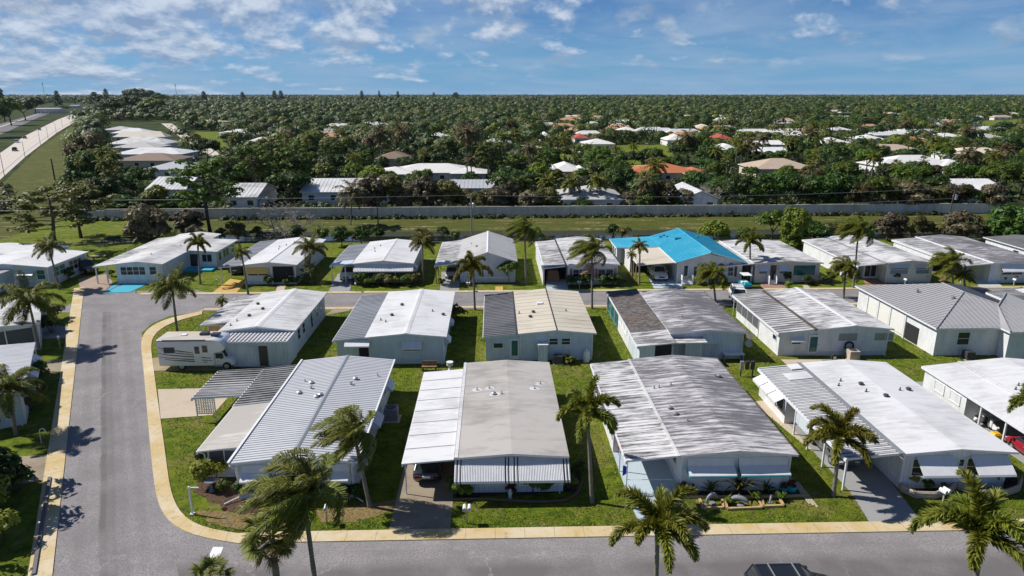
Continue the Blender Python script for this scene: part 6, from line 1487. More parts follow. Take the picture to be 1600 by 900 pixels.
def plant_trees():
    g = 'trees near the wall and the ditch'
    T(92, 398, 292, 'pine', 'tall spreading pine behind the black pickup at the left', g, 135)
    T(127, 372, 282, 'pine', 'second pine behind the spreading one, on the grass by the chain link fence', g, 110, 2)
    T(329, 366, 246, 'pine_b', 'tall dark pine in front of the long wall left of the bare tree', g, 120)
    T(399, 312, 226, 'pine_b', 'pine behind the wall, left of the long white metal roof', g, 70, 1); T(462, 303, 222, 'pine_b', 'pine behind the wall with its dark trunk before the white roof', g, 75, 4); T(430, 300, 215, 'pine', 'light green pine between the two pines behind the wall', g, 70, 3)
    T(234, 386, 316, 'brown', 'large brownish bushy clump at the end of the grass strip on the left', g, 76); T(296, 368, 325, 'brown', 'reddish brown bush at the foot of the tall dark pine', g, 50, 2); T(308, 382, 350, 'brown', 'small brown palm like bush behind the long white home', g, 34, 1)
    for i, (x, y, t, k, l) in enumerate(((534, 385, 352, 'fig', 'dark green bush behind the home with the dark porch screens'), (565, 382, 350, 'fig', 'second dark bush right of it behind the same home'), (592, 374, 352, 'fig', 'round dark bush by the ditch left of the utility pole'), (465, 375, 350, 'fig', 'dark green bush at the foot of the bare tree'), (1113, 388, 343, 'light', 'yellow green young tree right of the turquoise roof'), (1236, 392, 322, 'feather', 'bright green feathery bamboo behind the home with the gold car'), (1205, 384, 325, 'oak_b', 'leafy green tree left of the feathery bamboo'), (1268, 385, 345, 'hedge_tree', 'dark bush right of the feathery bamboo'), (840, 380, 360, 'light', 'small light green bush behind the flat streaked roof'), (1385, 375, 330, 'brown', 'brown palm clump in front of the right end of the wall'), (1500, 378, 328, 'brown', 'second brown palm clump by the leaning utility pole'), (1440, 372, 336, 'olive', 'scrubby olive bush between the two brown palm clumps'), (1578, 384, 318, 'hedge_tree', 'big green bush at the right edge behind the last roofs'), (1545, 378, 345, 'olive', 'reddish shrub left of the big green bush'), (1325, 362, 342, 'brown', 'small dry palm bush by the ditch right of the bamboo'))):
        T(x, y, t, k, l, g)
    for i, (x, y, s, k) in enumerate(((482, 380, .8, 'bush_dark'), (505, 376, 1.5, 'bush_mid'), (662, 378, 1.3, 'bush_olive'), (692, 374, 1.4, 'bush_dark'), (712, 376, 1.1, 'bush_mid'), (832, 374, 1.5, 'bush_mid'), (958, 372, 1.6, 'bush_dark'), (972, 374, 1.2, 'bush_olive'), (1128, 378, 1.6, 'bush_dark'), (1160, 374, 1.4, 'bush_mid'), (1292, 374, 1.7, 'bush_olive'), (1362, 368, 1.5, 'bush_dark'), (1408, 372, 1.7, 'bush_olive'), (1425, 370, 1.4, 'bush_mid'), (1462, 372, 1.5, 'bush_olive'), (1522, 372, 1.8, 'bush_dark'), (1536, 370, 1.5, 'bush_olive'), (345, 378, 1.5, 'bush_dark'), (372, 374, 1.6, 'bush_olive'), (402, 372, 1.3, 'bush_dark'))):
        near = min(((260, 'the long white home'), (410, 'the yellow awning home'), (600, 'the dark porch screens home'), (765, 'the grey gable house'), (900, 'the dark shuttered home'), (1060, 'the turquoise roof house'), (1200, 'the gold car home'), (1330, 'the blue window home'), (1480, 'the wide white awning home')), key=lambda q: abs(q[0] - x))
        kind = {'bush_mid': 'green', 'bush_dark': 'dark', 'bush_olive': 'brownish'}[k]
        shrub(k, P(x, y), '%s bush by the ditch %s of %s' % (kind, 'left' if x < near[0] - 60 else 'right' if x > near[0] + 60 else 'right behind the roof', near[1]), 'bushes along the ditch', s * 1.3, x)
    # hedge masses pressed against the back of the wall
    g = 'trees pressed against the back of the long wall'
    rng = random.Random(3)
    def row(x0, x1, top0, top1, keys, desc, step, ybase=331):
        x = x0; i = 0
        while x < x1:
            k = rng.choice(keys); T(x, ybase + rng.uniform(-4, 1), rng.uniform(top0, top1), k, desc, g, rng.uniform(1.3, 1.8) * step, x); x += step * rng.uniform(.75, 1.05); i += 1
    row(585, 690, 270, 285, ['brown', 'brown', 'olive'], 'brownish tree in the tall hedge behind the wall, left of the transformer pole', 30); row(700, 870, 278, 298, ['brown', 'brown', 'olive'], 'brownish tree in the hedge behind the wall, right of the transformer pole', 28)
    row(820, 1070, 306, 316, ['hedge_tree', 'fig'], 'low dark bush behind the wall below the row of palms', 26); row(985, 1080, 282, 300, ['brown', 'olive', 'oak_b'], 'leafy bush behind the wall between the orange roof and the white gable house', 30)
    row(1150, 1330, 262, 276, ['hedge_tree', 'oak', 'fig'], 'dense dark green tree behind the wall right of the white gable house', 36); row(1335, 1420, 268, 290, ['olive', 'oak_b', 'light'], 'olive green tree behind the right part of the wall', 36); row(1425, 1560, 282, 300, ['brown', 'oak', 'olive'], 'brown and green tree behind the right end of the wall', 34)
    row(135, 235, 285, 305, ['oak', 'fig', 'olive'], 'dark tree behind the left end of the wall', 34); row(240, 330, 290, 310, ['fig', 'brown'], 'dark bush behind the wall left of the tall dark pine', 28); row(610, 700, 312, 318, ['hedge_tree'], 'low bush at the foot of the hedge', 24) if False else None
    # left side by the road and the row of roofs
    for i, (x, y, t, w) in enumerate(((138, 268, 212, 46), (126, 262, 224, 36), (135, 300, 238, 46), (122, 318, 262, 50), (188, 312, 272, 46), (146, 238, 200, 26), (222, 310, 284, 36), (160, 300, 258, 36))):
        T(x, y, t, rng.choice(['oak', 'fig', 'olive']), 'dark tree between the grass verge and the row of roofs, %s' % ('nearest the road' if x < 145 else 'close to the roofs'), 'trees between the verge and the row of roofs', w, i)
    for i, (x, y, t, w, k) in enumerate(((178, 186, 152, 44, 'oak'), (205, 182, 149, 46, 'oak'), (240, 186, 152, 50, 'oak_b'), (160, 178, 148, 30, 'casuarina'), (100, 176, 164, 20, 'oak_b'), (-4, 206, 158, 40, 'oak'), (18, 196, 150, 45, 'oak_b'), (40, 188, 155, 40, 'oak'), (8, 190, 136, 24, 'casuarina'), (-30, 215, 140, 60, 'oak'), (56, 178, 150, 30, 'oak'), (92, 170, 141, 16, 'casuarina'), (150, 166, 143, 24, 'casuarina'), (168, 164, 138, 16, 'casuarina'), (215, 164, 137, 40, 'oak'), (232, 164, 140, 36, 'oak'), (250, 168, 144, 30, 'oak_b'), (430, 162, 141, 14, 'casuarina'), (440, 161, 141, 14, 'casuarina'), (566, 160, 141, 11, 'casuarina'), (593, 159, 141, 6, 'casuarina'), (622, 159, 142, 9, 'casuarina'), (380, 161, 143, 14, 'casuarina'), (712, 159, 144, 20, 'casuarina'), (678, 158, 144, 8, 'casuarina'), (320, 163, 142, 16, 'casuarina'))):
        T(x, y, t, k, 'tall distant tree standing above the skyline at the left' if t < 150 else 'large dark tree by the far end of the four lane road', 'tall trees along the skyline' if t < 150 else 'trees by the four lane road', w, i)
    # trees scattered through the suburb
    g = 'trees in the suburb'
    names = {'oak': 'dark rounded tree', 'oak_b': 'mid green rounded tree', 'fig': 'low dark spreading tree', 'light': 'light green tree', 'olive': 'olive brown tree', 'tall': 'tall green tree', 'pine_b': 'pine tree'}
    keys = ['oak', 'oak', 'oak', 'oak_b', 'fig', 'fig', 'light', 'olive', 'tall', 'pine_b']; pts = []; n = 0; tries = 0
    while n < 186 and tries < 20000:
        tries += 1; Y = 152 + rng.random() * 118; X = rng.uniform(-.7, .8) * Y
        if not free_spot(X, Y, 2.5, 6) or any((X - a) ** 2 + (Y - b) ** 2 < 5.4 ** 2 for a, b in pts): continue
        pts.append((X, Y)); k = rng.choice(keys); s = rng.uniform(.85, 1.25) * (.85 if k in ('tall', 'pine_b') else 1)
        hl = height_limit(X, Y); hk = max(v.co.z for v in TREES[k][1].vertices)
        if rng.random() < .85 and hk * s > hl: s = hl / hk
        if s < .35: continue
        tree(k, (X, Y, 0), '%s %s' % (names[k], near_house((X, Y))), g, s, rng.uniform(0, 6), sz=s * rng.uniform(.85, 1.1)); n += 1
    ib = [(q.x, q.y) for q in ()]
plant_palms(); plant_trees()
for q, s_, lab in (((-35.5, 38.5, 0), 1.05, 'large dark tree just outside the left picture edge, shading the lower left lawn'), ((-34.0, 31.0, 0), 1.0, 'second large dark tree outside the lower left corner')): tree('oak', q, lab, 'trees by the left street', s_, q[1])
def lawn_blades():
    """grass blades standing on the lawns round the near and middle rows"""
    rng = np.random.default_rng(77); n = 150000; Y = 35.5 + 43 * rng.random(n) ** 1.5; X = rng.uniform(-40, 62, n)
    edge = [P(*q) for q in ((373, 833), (316.7, 832), (291, 824), (275, 805), (267.6, 767), (260, 705.6), (249.8, 634), (243, 583), (237, 539.6), (239.5, 524.3), (252, 510.5), (280, 499.5), (330, 490.5))]
    ys = np.array([p.y for p in edge]); xs = np.array([p.x for p in edge]); o = np.argsort(ys); keep = (X > np.interp(Y, ys[o], xs[o]) + .42) & (Y < 78.9)
    for x0, x1, y0, y1 in HOMES: keep &= ~((X > x0) & (X < x1) & (Y > y0) & (Y < y1))
    X, Y = X[keep], Y[keep]; bad = np.zeros(len(X), bool)
    for poly in NOGRASS:
        px = [p[0] for p in poly]; py = [p[1] for p in poly]; c = np.zeros(len(X), bool); j = len(poly) - 1
        if max(py) < 35 or min(py) > 80: continue
        for i in range(len(poly)):
            a, b = poly[i], poly[j]
            if abs(a[1] - b[1]) > 1e-9: c ^= ((a[1] > Y) != (b[1] > Y)) & (X < (b[0] - a[0]) * (Y - a[1]) / (b[1] - a[1]) + a[0])
            j = i
        bad |= c
    X, Y = X[~bad], Y[~bad]; n = len(X); a = rng.uniform(0, 6.28, n); w = rng.uniform(.025, .05, n) * (Y / 42); h = rng.uniform(.03, .085, n); lx = rng.normal(0, .06, n); ly = rng.normal(0, .06, n)
    ca, sa = np.cos(a) * w, np.sin(a) * w; z0 = np.zeros(n)
    V = np.stack([np.stack([X - ca, Y - sa, z0], 1), np.stack([X + ca, Y + sa, z0], 1), np.stack([X + lx + ca * .3, Y + ly + sa * .3, h], 1), np.stack([X + lx - ca * .3, Y + ly - sa * .3, h], 1)], 1).reshape(-1, 3)
    o = np_obj('grass', V, np.arange(4 * n).reshape(n, 4), 'grass_blade'); tag(o, 'short green grass with yellowish blades on the lawns between the homes', 'grass', kind='stuff')
lawn_blades()
def hedge(name, a, b, w, h, leaf, label, seed=1, cat='hedge'):
    a = Vector(a); b = Vector(b); L = (b - a).length; rng = np.random.default_rng(seed); n = int(L * 300); d = (b - a).normalized(); s = Vector((-d.y, d.x, 0))
    face = rng.integers(0, 3, n); u = rng.uniform(0, L, n); v = rng.uniform(-w / 2, w / 2, n); z = rng.uniform(.05, h, n); N = np.zeros((n, 3))
    for i in range(n):
        if face[i] == 0: z[i] = h + rng.normal(0, .05); N[i] = (0, 0, 1)
        elif face[i] == 1: v[i] = -w / 2; N[i] = -np.array(s)
        else: v[i] = w / 2; N[i] = np.array(s)
    C = np.array([np.array(d) * u[i] + np.array(s) * v[i] + np.array((0, 0, z[i])) for i in range(n)]) + rng.normal(0, .05, (n, 3)); N = N + rng.normal(0, .5, (n, 3)); N /= np.linalg.norm(N, axis=1)[:, None]
    V, F = leaf_quads(C, N, .16, rng); r = thing(name, label, cat, a); np_obj('foliage', V, F, leaf, r)
    m = MB(); m.tube([(0, 0, 0.02), tuple((b - a) + Vector((0, 0, .02)))], .05, 5); m.build('stem', 'bark', r); return r
def plant_shrubs():
    S = lambda k, x, y, lab, s=1, g=None, sz=None: shrub(k, P(x, y), lab, g, s, x * .7, sz=sz)
    S('bush_croton', 332, 756, 'bright yellow green croton bush in the corner mulch bed', 1.15); S('bush_mid', 352, 768, 'small green bush right of the croton bush', .7); S('bush_dark', 318, 730, 'dark shrub against the screened porch wall', .9, sz=1.2); S('bush_dark', 380, 778, 'rounded dark shrub at the front left corner of the ribbed roof home', 1.0)
    for i, x in enumerate((525, 542, 558)): S('bush_dark', x, 783 - i, 'dark shrub in the bed under the right awning of the ribbed roof home', .85, 'dark shrubs under the right awning')
    g = 'shrubs along the striped awning home'
    for x, y, k, lab in ((712, 772, 'bush_mid', 'leafy green shrub at the left end of the bed below the striped awning'), (724, 776, 'bush_light', 'pale green shrub, second in the bed below the striped awning'), (832, 768, 'bush_mid', 'green shrub under the middle of the striped awning'), (848, 768, 'bush_mid', 'green shrub just right of the awning middle'), (890, 764, 'bush_light', 'pale shrub under the right end of the striped awning'), (904, 750, 'bush_mid', 'tall leafy shrub beyond the right end of the striped awning'), (800, 770, 'bush_red', 'small reddish flowering plant under the striped awning')): S(k, x, y, lab, 1.0, g)
    g = 'plants in front of the turquoise trimmed home'
    for x, y, k, lab, s in ((1065, 768, 'spiky', 'dark spiky plant beside the driveway end of the timber bed', .8), (1110, 770, 'spiky', 'spiky plant under the left turquoise awning', 1.0), (1154, 770, 'spiky_yellow', 'largest spiky yellow green plant between the turquoise awnings', 1.5), (1197, 768, 'spiky', 'thin dark spiky plant under the right turquoise awning', .9), (1180, 780, 'bush_light', 'low pale plant in the middle of the timber bed', .6), (1138, 788, 'bush_light', 'low green plant beside the whale statue', .5), (1220, 782, 'bush_mid', 'low plant at the right end of the timber bed', .5)): S(k, x, y, lab, s, g)
    g = 'plants in the stone edged beds'
    for x, y, k, lab, s in ((1424, 758, 'bush_croton', 'bright yellow green plant at the left of the stone edged bed', .75), (1436, 750, 'bush_olive', 'brownish shrub behind the bright plant in the stone edged bed', .8), (1448, 764, 'bush_mid', 'low green plant in the left stone edged bed', .6), (1472, 762, 'bush_light', 'pale low plant right in the left stone edged bed', .5), (1500, 748, 'spiky_yellow', 'yellow spiky plant between the two white awnings', .7), (1545, 752, 'bush_dark', 'dark shrub under the right white awning', 1.1), (1560, 748, 'bush_dark', 'second dark shrub under the right white awning', 1.1), (1578, 752, 'bush_croton', 'yellow green plant at the right end of the stone bed', .7)): S(k, x, y, lab, s, g)
    g = 'shrubs along the far row of homes'
    for i, (x, y, k, s) in enumerate(((420, 446, 'bush_mid', 1.1), (432, 444, 'bush_dark', .8), (450, 446, 'bush_mid', .8), (462, 444, 'bush_mid', 1.0), (562, 446, 'bush_mid', 1.5), (576, 448, 'bush_light', 1.2), (590, 446, 'bush_mid', 1.3), (604, 447, 'bush_olive', 1.2), (618, 446, 'bush_light', 1.3), (634, 447, 'bush_mid', 1.3), (648, 444, 'bush_olive', 1.2), (735, 440, 'bush_dark', 1.0), (892, 448, 'bush_dark', 1.25), (906, 448, 'bush_dark', 1.25), (918, 447, 'bush_dark', 1.2), (942, 447, 'bush_dark', 1.25), (956, 446, 'bush_dark', 1.25), (966, 446, 'bush_dark', 1.2), (1096, 446, 'bush_mid', .7), (1132, 446, 'bush_red', .9), (1232, 450, 'bush_light', 1.0), (1228, 440, 'bush_dark', 1.3), (1260, 445, 'bush_dark', 1.1), (1272, 445, 'bush_red', 1.0), (1288, 444, 'bush_dark', 1.0), (1300, 440, 'bush_mid', 1.2), (1396, 440, 'bush_olive', .9), (1424, 440, 'bush_light', .8), (1440, 440, 'bush_croton', .8), (1568, 440, 'bush_dark', 1.0), (1584, 440, 'bush_dark', .9), (108, 436, 'bush_dark', 1.3), (62, 440, 'bush_mid', 1.4), (76, 442, 'bush_olive', 1.0), (690, 446, 'bush_mid', .8))):
        kind = {'bush_mid': 'green', 'bush_dark': 'dark clipped', 'bush_light': 'pale green', 'bush_olive': 'brownish', 'bush_red': 'reddish', 'bush_croton': 'yellow green'}[k]
        near = [(420, 470, 'below the small yellow awning home porch'), (555, 655, 'in front of the dark porch screens'), (680, 740, 'by the grey gable house'), (885, 970, 'below the dark shuttered windows'), (1090, 1140, 'by the arched windows'), (1220, 1310, 'in front of the teal window home'), (1390, 1450, 'below the wide blue windows'), (1560, 1600, 'below the wide white awning'), (0, 130, 'by the blue bay windows')]
        where = next(w for a, b, w in near if a <= x <= b); S(k, x, y, '%s shrub %s' % (kind, where), s, g)
    tree('oak_b', P(795, 441), 'small round leafed tree at the right corner of the grey gable house', None, .4, 1)
    for x, y, k, s, lab in ((704, 500, 'areca_green', .9, 'palm like clump beside the white roof with pale blue siding'), (475, 520, 'bush_dark', 1.0, 'dark shrub by the side door of the home behind the motorhome')): shrub(k, P(x, y), lab, None, s, 1)
    g = 'shrubs along the left street'
    for i, (x, y, k, s, lab) in enumerate(((62, 598, 'bush_dark', 1.6, 'round dark shrub beside the blue awnings on the left'), (58, 620, 'bush_dark', 1.3, 'second dark shrub in front of the round one on the left'), (48, 640, 'bush_olive', 1.5, 'brownish shrub by the palm at the left edge'), (80, 520, 'bush_dark', 1.6, 'dark shrub at the corner of the cream roofed home'), (84, 500, 'bush_olive', 1.4, 'tall olive shrub right of the cream roofed home'), (0, 800, 'bush_croton', 1.5, 'yellow green shrub at the lower left picture edge'), (-4, 850, 'bush_croton', 1.5, 'flowering yellow green shrub in the lower left corner'), (12, 770, 'bush_dark', 2.0, 'big dark shrub above the yellow green ones at the lower left'), (-2, 762, 'bush_dark', 2.2, 'dark hedge bush at the left picture edge'), (28, 768, 'bush_dark', 1.4, 'small dark bush at the corner of the shaded driveway'), (175, 432, 'bush_dark', .8, 'small dark bush left of the turquoise driveway'))): shrub(k, P(x, y), lab, g, s, i)
    hedge('hedge', P(186, 412), P(272, 372), 1.2, 1.5, 'leaf_light', 'long bright green clipped hedge left of the long white home')
    hedge('hedge', P(1258, 384), P(1345, 432), 1.0, 1.8, 'leaf_olive', 'thin olive hedge between the gold car home and the blue window home', 2)
    # bare tree and its twin behind the wall
    for (x, y, h, s, lab, rz) in ((438, 372, 8.6, 1.0, 'leafless spreading tree in front of the long wall', 0), (1103, 325, 7, .8, 'small leafless tree in front of the white gable house behind the wall', 2)):
        r = thing('bare_tree', lab, 'tree', P(x, y), rz); m = BARE; o = bpy.data.objects.new('branches', m); COL.objects.link(o); o.parent = r; r.scale = (1.1 * s * 1.15, s, s)
BARE = bare_kind('bare', 6, 8.6)
plant_shrubs()
def far_wood():
    rng = np.random.default_rng(17); CC, NN, SS, TT = [], [], [], []
    def add(y0, y1, n, k, rad, size, hmin, hmax, clear):
        Y = y0 + (y1 - y0) * rng.random(n) ** .8; X = rng.uniform(-.85, .85, n) * Y * 1.05
        keep = np.ones(n, bool)
        if clear: keep = np.array([free_spot(x, y, 2.5, 6) for x, y in zip(X, Y)]); LIM = np.array([height_limit(x, y) for x, y in zip(X, Y)])
        X, Y = X[keep], Y[keep]; n = len(X); R = rad * rng.uniform(.45, 1.0, n) * rng.choice([1, 1, 1.3, 1.9], n); Hh = rng.uniform(hmin, hmax, n)
        if clear:
            LIM = LIM[keep]; LIM = np.where(rng.random(n) < .12, 99, LIM); ok = LIM > 2.5; X, Y, R, Hh, LIM = X[ok], Y[ok], R[ok], Hh[ok], LIM[ok]; n = len(X); f = np.minimum(1, LIM / Hh); Hh = Hh * f; R = R * np.maximum(.4, f)
        d = rng.normal(size=(n, k, 3)); d /= np.linalg.norm(d, axis=2)[..., None]; d[..., 2] = np.abs(d[..., 2]) * 1.1 - .25
        c = d * (R[:, None] * rng.uniform(.75, 1.05, (n, k)))[..., None]; c[..., 2] *= .75; c[..., 2] += (Hh - R * .7)[:, None]; c[..., 0] += X[:, None]; c[..., 1] += Y[:, None]
        nn = d + rng.normal(0, .17, (n, k, 3)) + np.array([0, -.15, .3]); nn /= np.linalg.norm(nn, axis=2)[..., None]
        CC.append(c.reshape(-1, 3)); NN.append(nn.reshape(-1, 3)); SS.append(np.full(n * k, size)); TT.append(np.repeat(rng.random(n), k))
    add(262, 560, 3600, 170, 5.6, .95, 6, 12, True)
    add(500, 900, 4600, 80, 6.6, 1.6, 6, 12, True)
    add(850, 2000, 9500, 36, 9.0, 3.0, 6, 13, True)
    add(1900, 5000, 15000, 12, 11, 7, 7, 18, False)
    add(4500, 13000, 12000, 8, 28, 22, 7, 24, False)
    V, F = [], []; off = 0
    for c, n, s in zip(CC, NN, SS): v, f = leaf_quads(c, n, s, rng, 1.2); V.append(v); F.append(f + off); off += len(v)
    V = np.concatenate(V); V[:, 2] = np.maximum(V[:, 2], .1)
    o = np_obj('far_wood', V, np.concatenate(F), 'far_leaf'); o.data.attributes.new('tone', 'FLOAT', 'FACE').data.foreach_set('value', np.concatenate(TT).astype(np.float32)); tag(o, 'dense dark green canopy of suburban trees stretching to the horizon', 'woodland', kind='stuff')
far_wood()
def understory():
    rng = np.random.default_rng(23); n = 9000; Y = 149 + 420 * rng.random(n) ** 1.15; X = rng.uniform(-.82, .85, n) * Y
    keep = np.array([free_spot(x, y, .8, 2.0) for x, y in zip(X, Y)]); X, Y = X[keep], Y[keep]; k = 34
    wx = rng.uniform(-86, 96, 420); X = np.concatenate([X, wx]); Y = np.concatenate([Y, 142.2 + wx * .013 + rng.normal(0, .35, 420)]); n = len(X)
    R = rng.uniform(1.0, 2.4, n); R[-420:] = rng.uniform(.2, .75, 420); d = rng.normal(size=(n, k, 3)); d /= np.linalg.norm(d, axis=2)[..., None]; d[..., 2] = np.abs(d[..., 2])
    c = d * (R[:, None] * rng.uniform(.7, 1.05, (n, k)))[..., None]; c[..., 2] *= rng.uniform(.7, 1.3, n)[:, None]; c[..., 0] += X[:, None]; c[..., 1] += Y[:, None]
    nn = d + rng.normal(0, .35, (n, k, 3)) + np.array([0, 0, .2]); nn /= np.linalg.norm(nn, axis=2)[..., None]
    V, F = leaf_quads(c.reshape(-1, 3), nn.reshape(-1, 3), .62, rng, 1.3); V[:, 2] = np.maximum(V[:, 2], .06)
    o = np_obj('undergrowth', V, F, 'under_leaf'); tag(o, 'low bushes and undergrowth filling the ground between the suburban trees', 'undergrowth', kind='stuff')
understory()
# ------------------------------------------------------------------ vehicles
def wheel(parent, x, y, r, w, side):
    mb = MB(); prof = [(r * .62, -w / 2), (r * .95, -w / 2), (r, -w * .35), (r, w * .35), (r * .95, w / 2), (r * .62, w / 2)]
    mb.tube([(0, q[1], 0) for q in prof], [q[0] for q in prof], 18); o = mb.build('wheel', 'rubber', parent, True, loc=(x, y, r))
    m = MB(); m.tube([(0, -w / 2 - .01, 0), (0, w / 2 + .01, 0)], r * .6, 14); m.tube([(0, side * (w / 2 + .005), 0), (0, side * (w / 2 + .03), 0)], r * .16, 8); m.build('rim', 'steel_rim', o, True); return o
def loft(secs, name, mat, parent, close=True, smooth=True, bevel=0):
    """secs: list of rings (same count) of 3d points"""
    mb = MB(); n = len(secs[0]); mb.v = [tuple(p) for r in secs for p in r]
    for i in range(len(secs) - 1):
        for k in range(n): k2 = (k + 1) % n; mb.f.append([i * n + k, i * n + k2, (i + 1) * n + k2, (i + 1) * n + k]); mb.mi.append(0)
    mb.f.append(list(reversed(range(n)))); mb.f.append([(len(secs) - 1) * n + k for k in range(n)]); mb.mi += [0, 0]
    return mb.build(name, mat, parent, smooth, bevel)
def car(label, loc, rz, paint, kind='sedan', cat='car', name='parked_car', group=None):
    """front towards +x of its own frame"""
    r = thing(name, label, cat, loc, rz, group)
    S = dict(sedan=(4.7, 1.82, 1.45, .95, (-1.9, -1.15, .55, 1.25), .33), suv=(4.7, 1.9, 1.72, 1.05, (-2.2, -1.95, .45, 1.15), .37), pickup=(5.5, 1.95, 1.85, 1.12, (-.75, -.6, .85, 1.45), .4), hatch=(4.1, 1.75, 1.5, .95, (-1.95, -1.6, .45, 1.2), .32))[kind]
    L, W, Hh, belt, (c0, c1, c2, c3), wr = S; hw = W / 2; hl = L / 2; fx, rx = hl - .9, -hl + .95
    # lower body: stations along x with hood/boot heights
    st = [(-hl, .55, belt - .22, .86), (-hl + .12, .38, belt - .04, .95), (c0 - .05, .3, belt, 1.0), (0, .28, belt, 1.0), (c3, .28, belt - .0, 1.0), (c3 + .3, .29, belt - .08, .99), (hl - .25, .33, belt - .22, .95), (hl, .42, belt - .38, .84)]
    secs = []
    for x, z0, z1, k in st:
        w = hw * k; zm = (z0 + z1) / 2
        secs.append([(x, -w * .9, z0), (x, -w, z0 + .12), (x, -w, zm + .05), (x, -w * .96, z1 - .06), (x, -w * .86, z1), (x, w * .86, z1), (x, w * .96, z1 - .06), (x, w, zm + .05), (x, w, z0 + .12), (x, w * .9, z0)])
    loft(secs, 'body', paint, r)
    # glass house and roof
    g = .8; cab = MB(); zb = belt - .03; zt = Hh - .06
    cab.hexa([(c0, -hw * .87, zb), (c3, -hw * .87, zb), (c3, hw * .87, zb), (c0, hw * .87, zb)], [(c1, -hw * .7, zt), (c2, -hw * .7, zt), (c2, hw * .7, zt), (c1, hw * .7, zt)]); cab.build('window', 'glass_dark', r, bevel=.04)
    rf = MB(); rf.hexa([(c1 - .06, -hw * .73, zt - .02), (c2 + .04, -hw * .73, zt - .02), (c2 + .04, hw * .73, zt - .02), (c1 - .06, hw * .73, zt - .02)], [(c1 + .08, -hw * .64, Hh), (c2 - .12, -hw * .64, Hh), (c2 - .12, hw * .64, Hh), (c1 + .08, hw * .64, Hh)]); roof = rf.build('roof', paint, r, bevel=.03)
    for sy in (-1, 1):
        for (xa, xb) in ((c0, c1), (c3, c2), ((c0 + c3) / 2 - .1, (c1 + c2) / 2 - .1)): MB().tube([(xa, sy * hw * .88, zb), (xb, sy * hw * .715, zt)], .045, 5).build('pillar', paint, r)
    for sy in (-1, 1):
        wheel(r, fx, sy * (hw - .1), wr, .22, sy); wheel(r, rx, sy * (hw - .1), wr, .22, sy)
        MB().box(hl - .16, hl - .02, sy * hw * .62 - .17, sy * hw * .62 + .17, belt - .48, belt - .32).build('headlight', 'lamp_clear', r, bevel=.03)
        MB().box(-hl - .0, -hl + .14, sy * hw * .66 - .15, sy * hw * .66 + .15, belt - .32, belt - .16).build('tail_light', 'lamp_red', r, bevel=.02)
        MB().box(c3 - .25, c3 - .05, sy * (hw + .1) - .09, sy * (hw + .1) + .09, belt, belt + .14).build('mirror', paint, r, bevel=.03)
        MB().box(-.4, .1, sy * hw - .012, sy * hw + .012, belt - .17, belt - .13).build('handle', 'grey_metal', r) if kind != 'x' else None
    MB().box(hl - .12, hl + .03, -hw * .42, hw * .42, belt - .55, belt - .36).build('grille', 'dark_metal', r); MB().box(-hl - .02, -hl + .1, -.26, .26, .62, .76).build('number_plate', 'white_paint', r)
    if kind == 'suv':
        for sy in (-1, 1): MB().tube([(c1 + .05, sy * hw * .6, Hh + .06), (c2 - .15, sy * hw * .6, Hh + .06)], .025, 5).build('roof_rail', 'grey_metal', roof)
        m = MB()
        for x in (c1 + .7, c2 - .45): m = MB(); m.box(x - .03, x + .03, -hw * .6, hw * .6, Hh + .045, Hh + .085); m.build('crossbar', 'grey_metal', roof)
    if kind == 'pickup':
        m = MB(); m.box(-hl + .2, -.85, -hw * .84, hw * .84, belt + .001, belt + .012); m.build('bed_cover', 'dark_void', r)
    return r
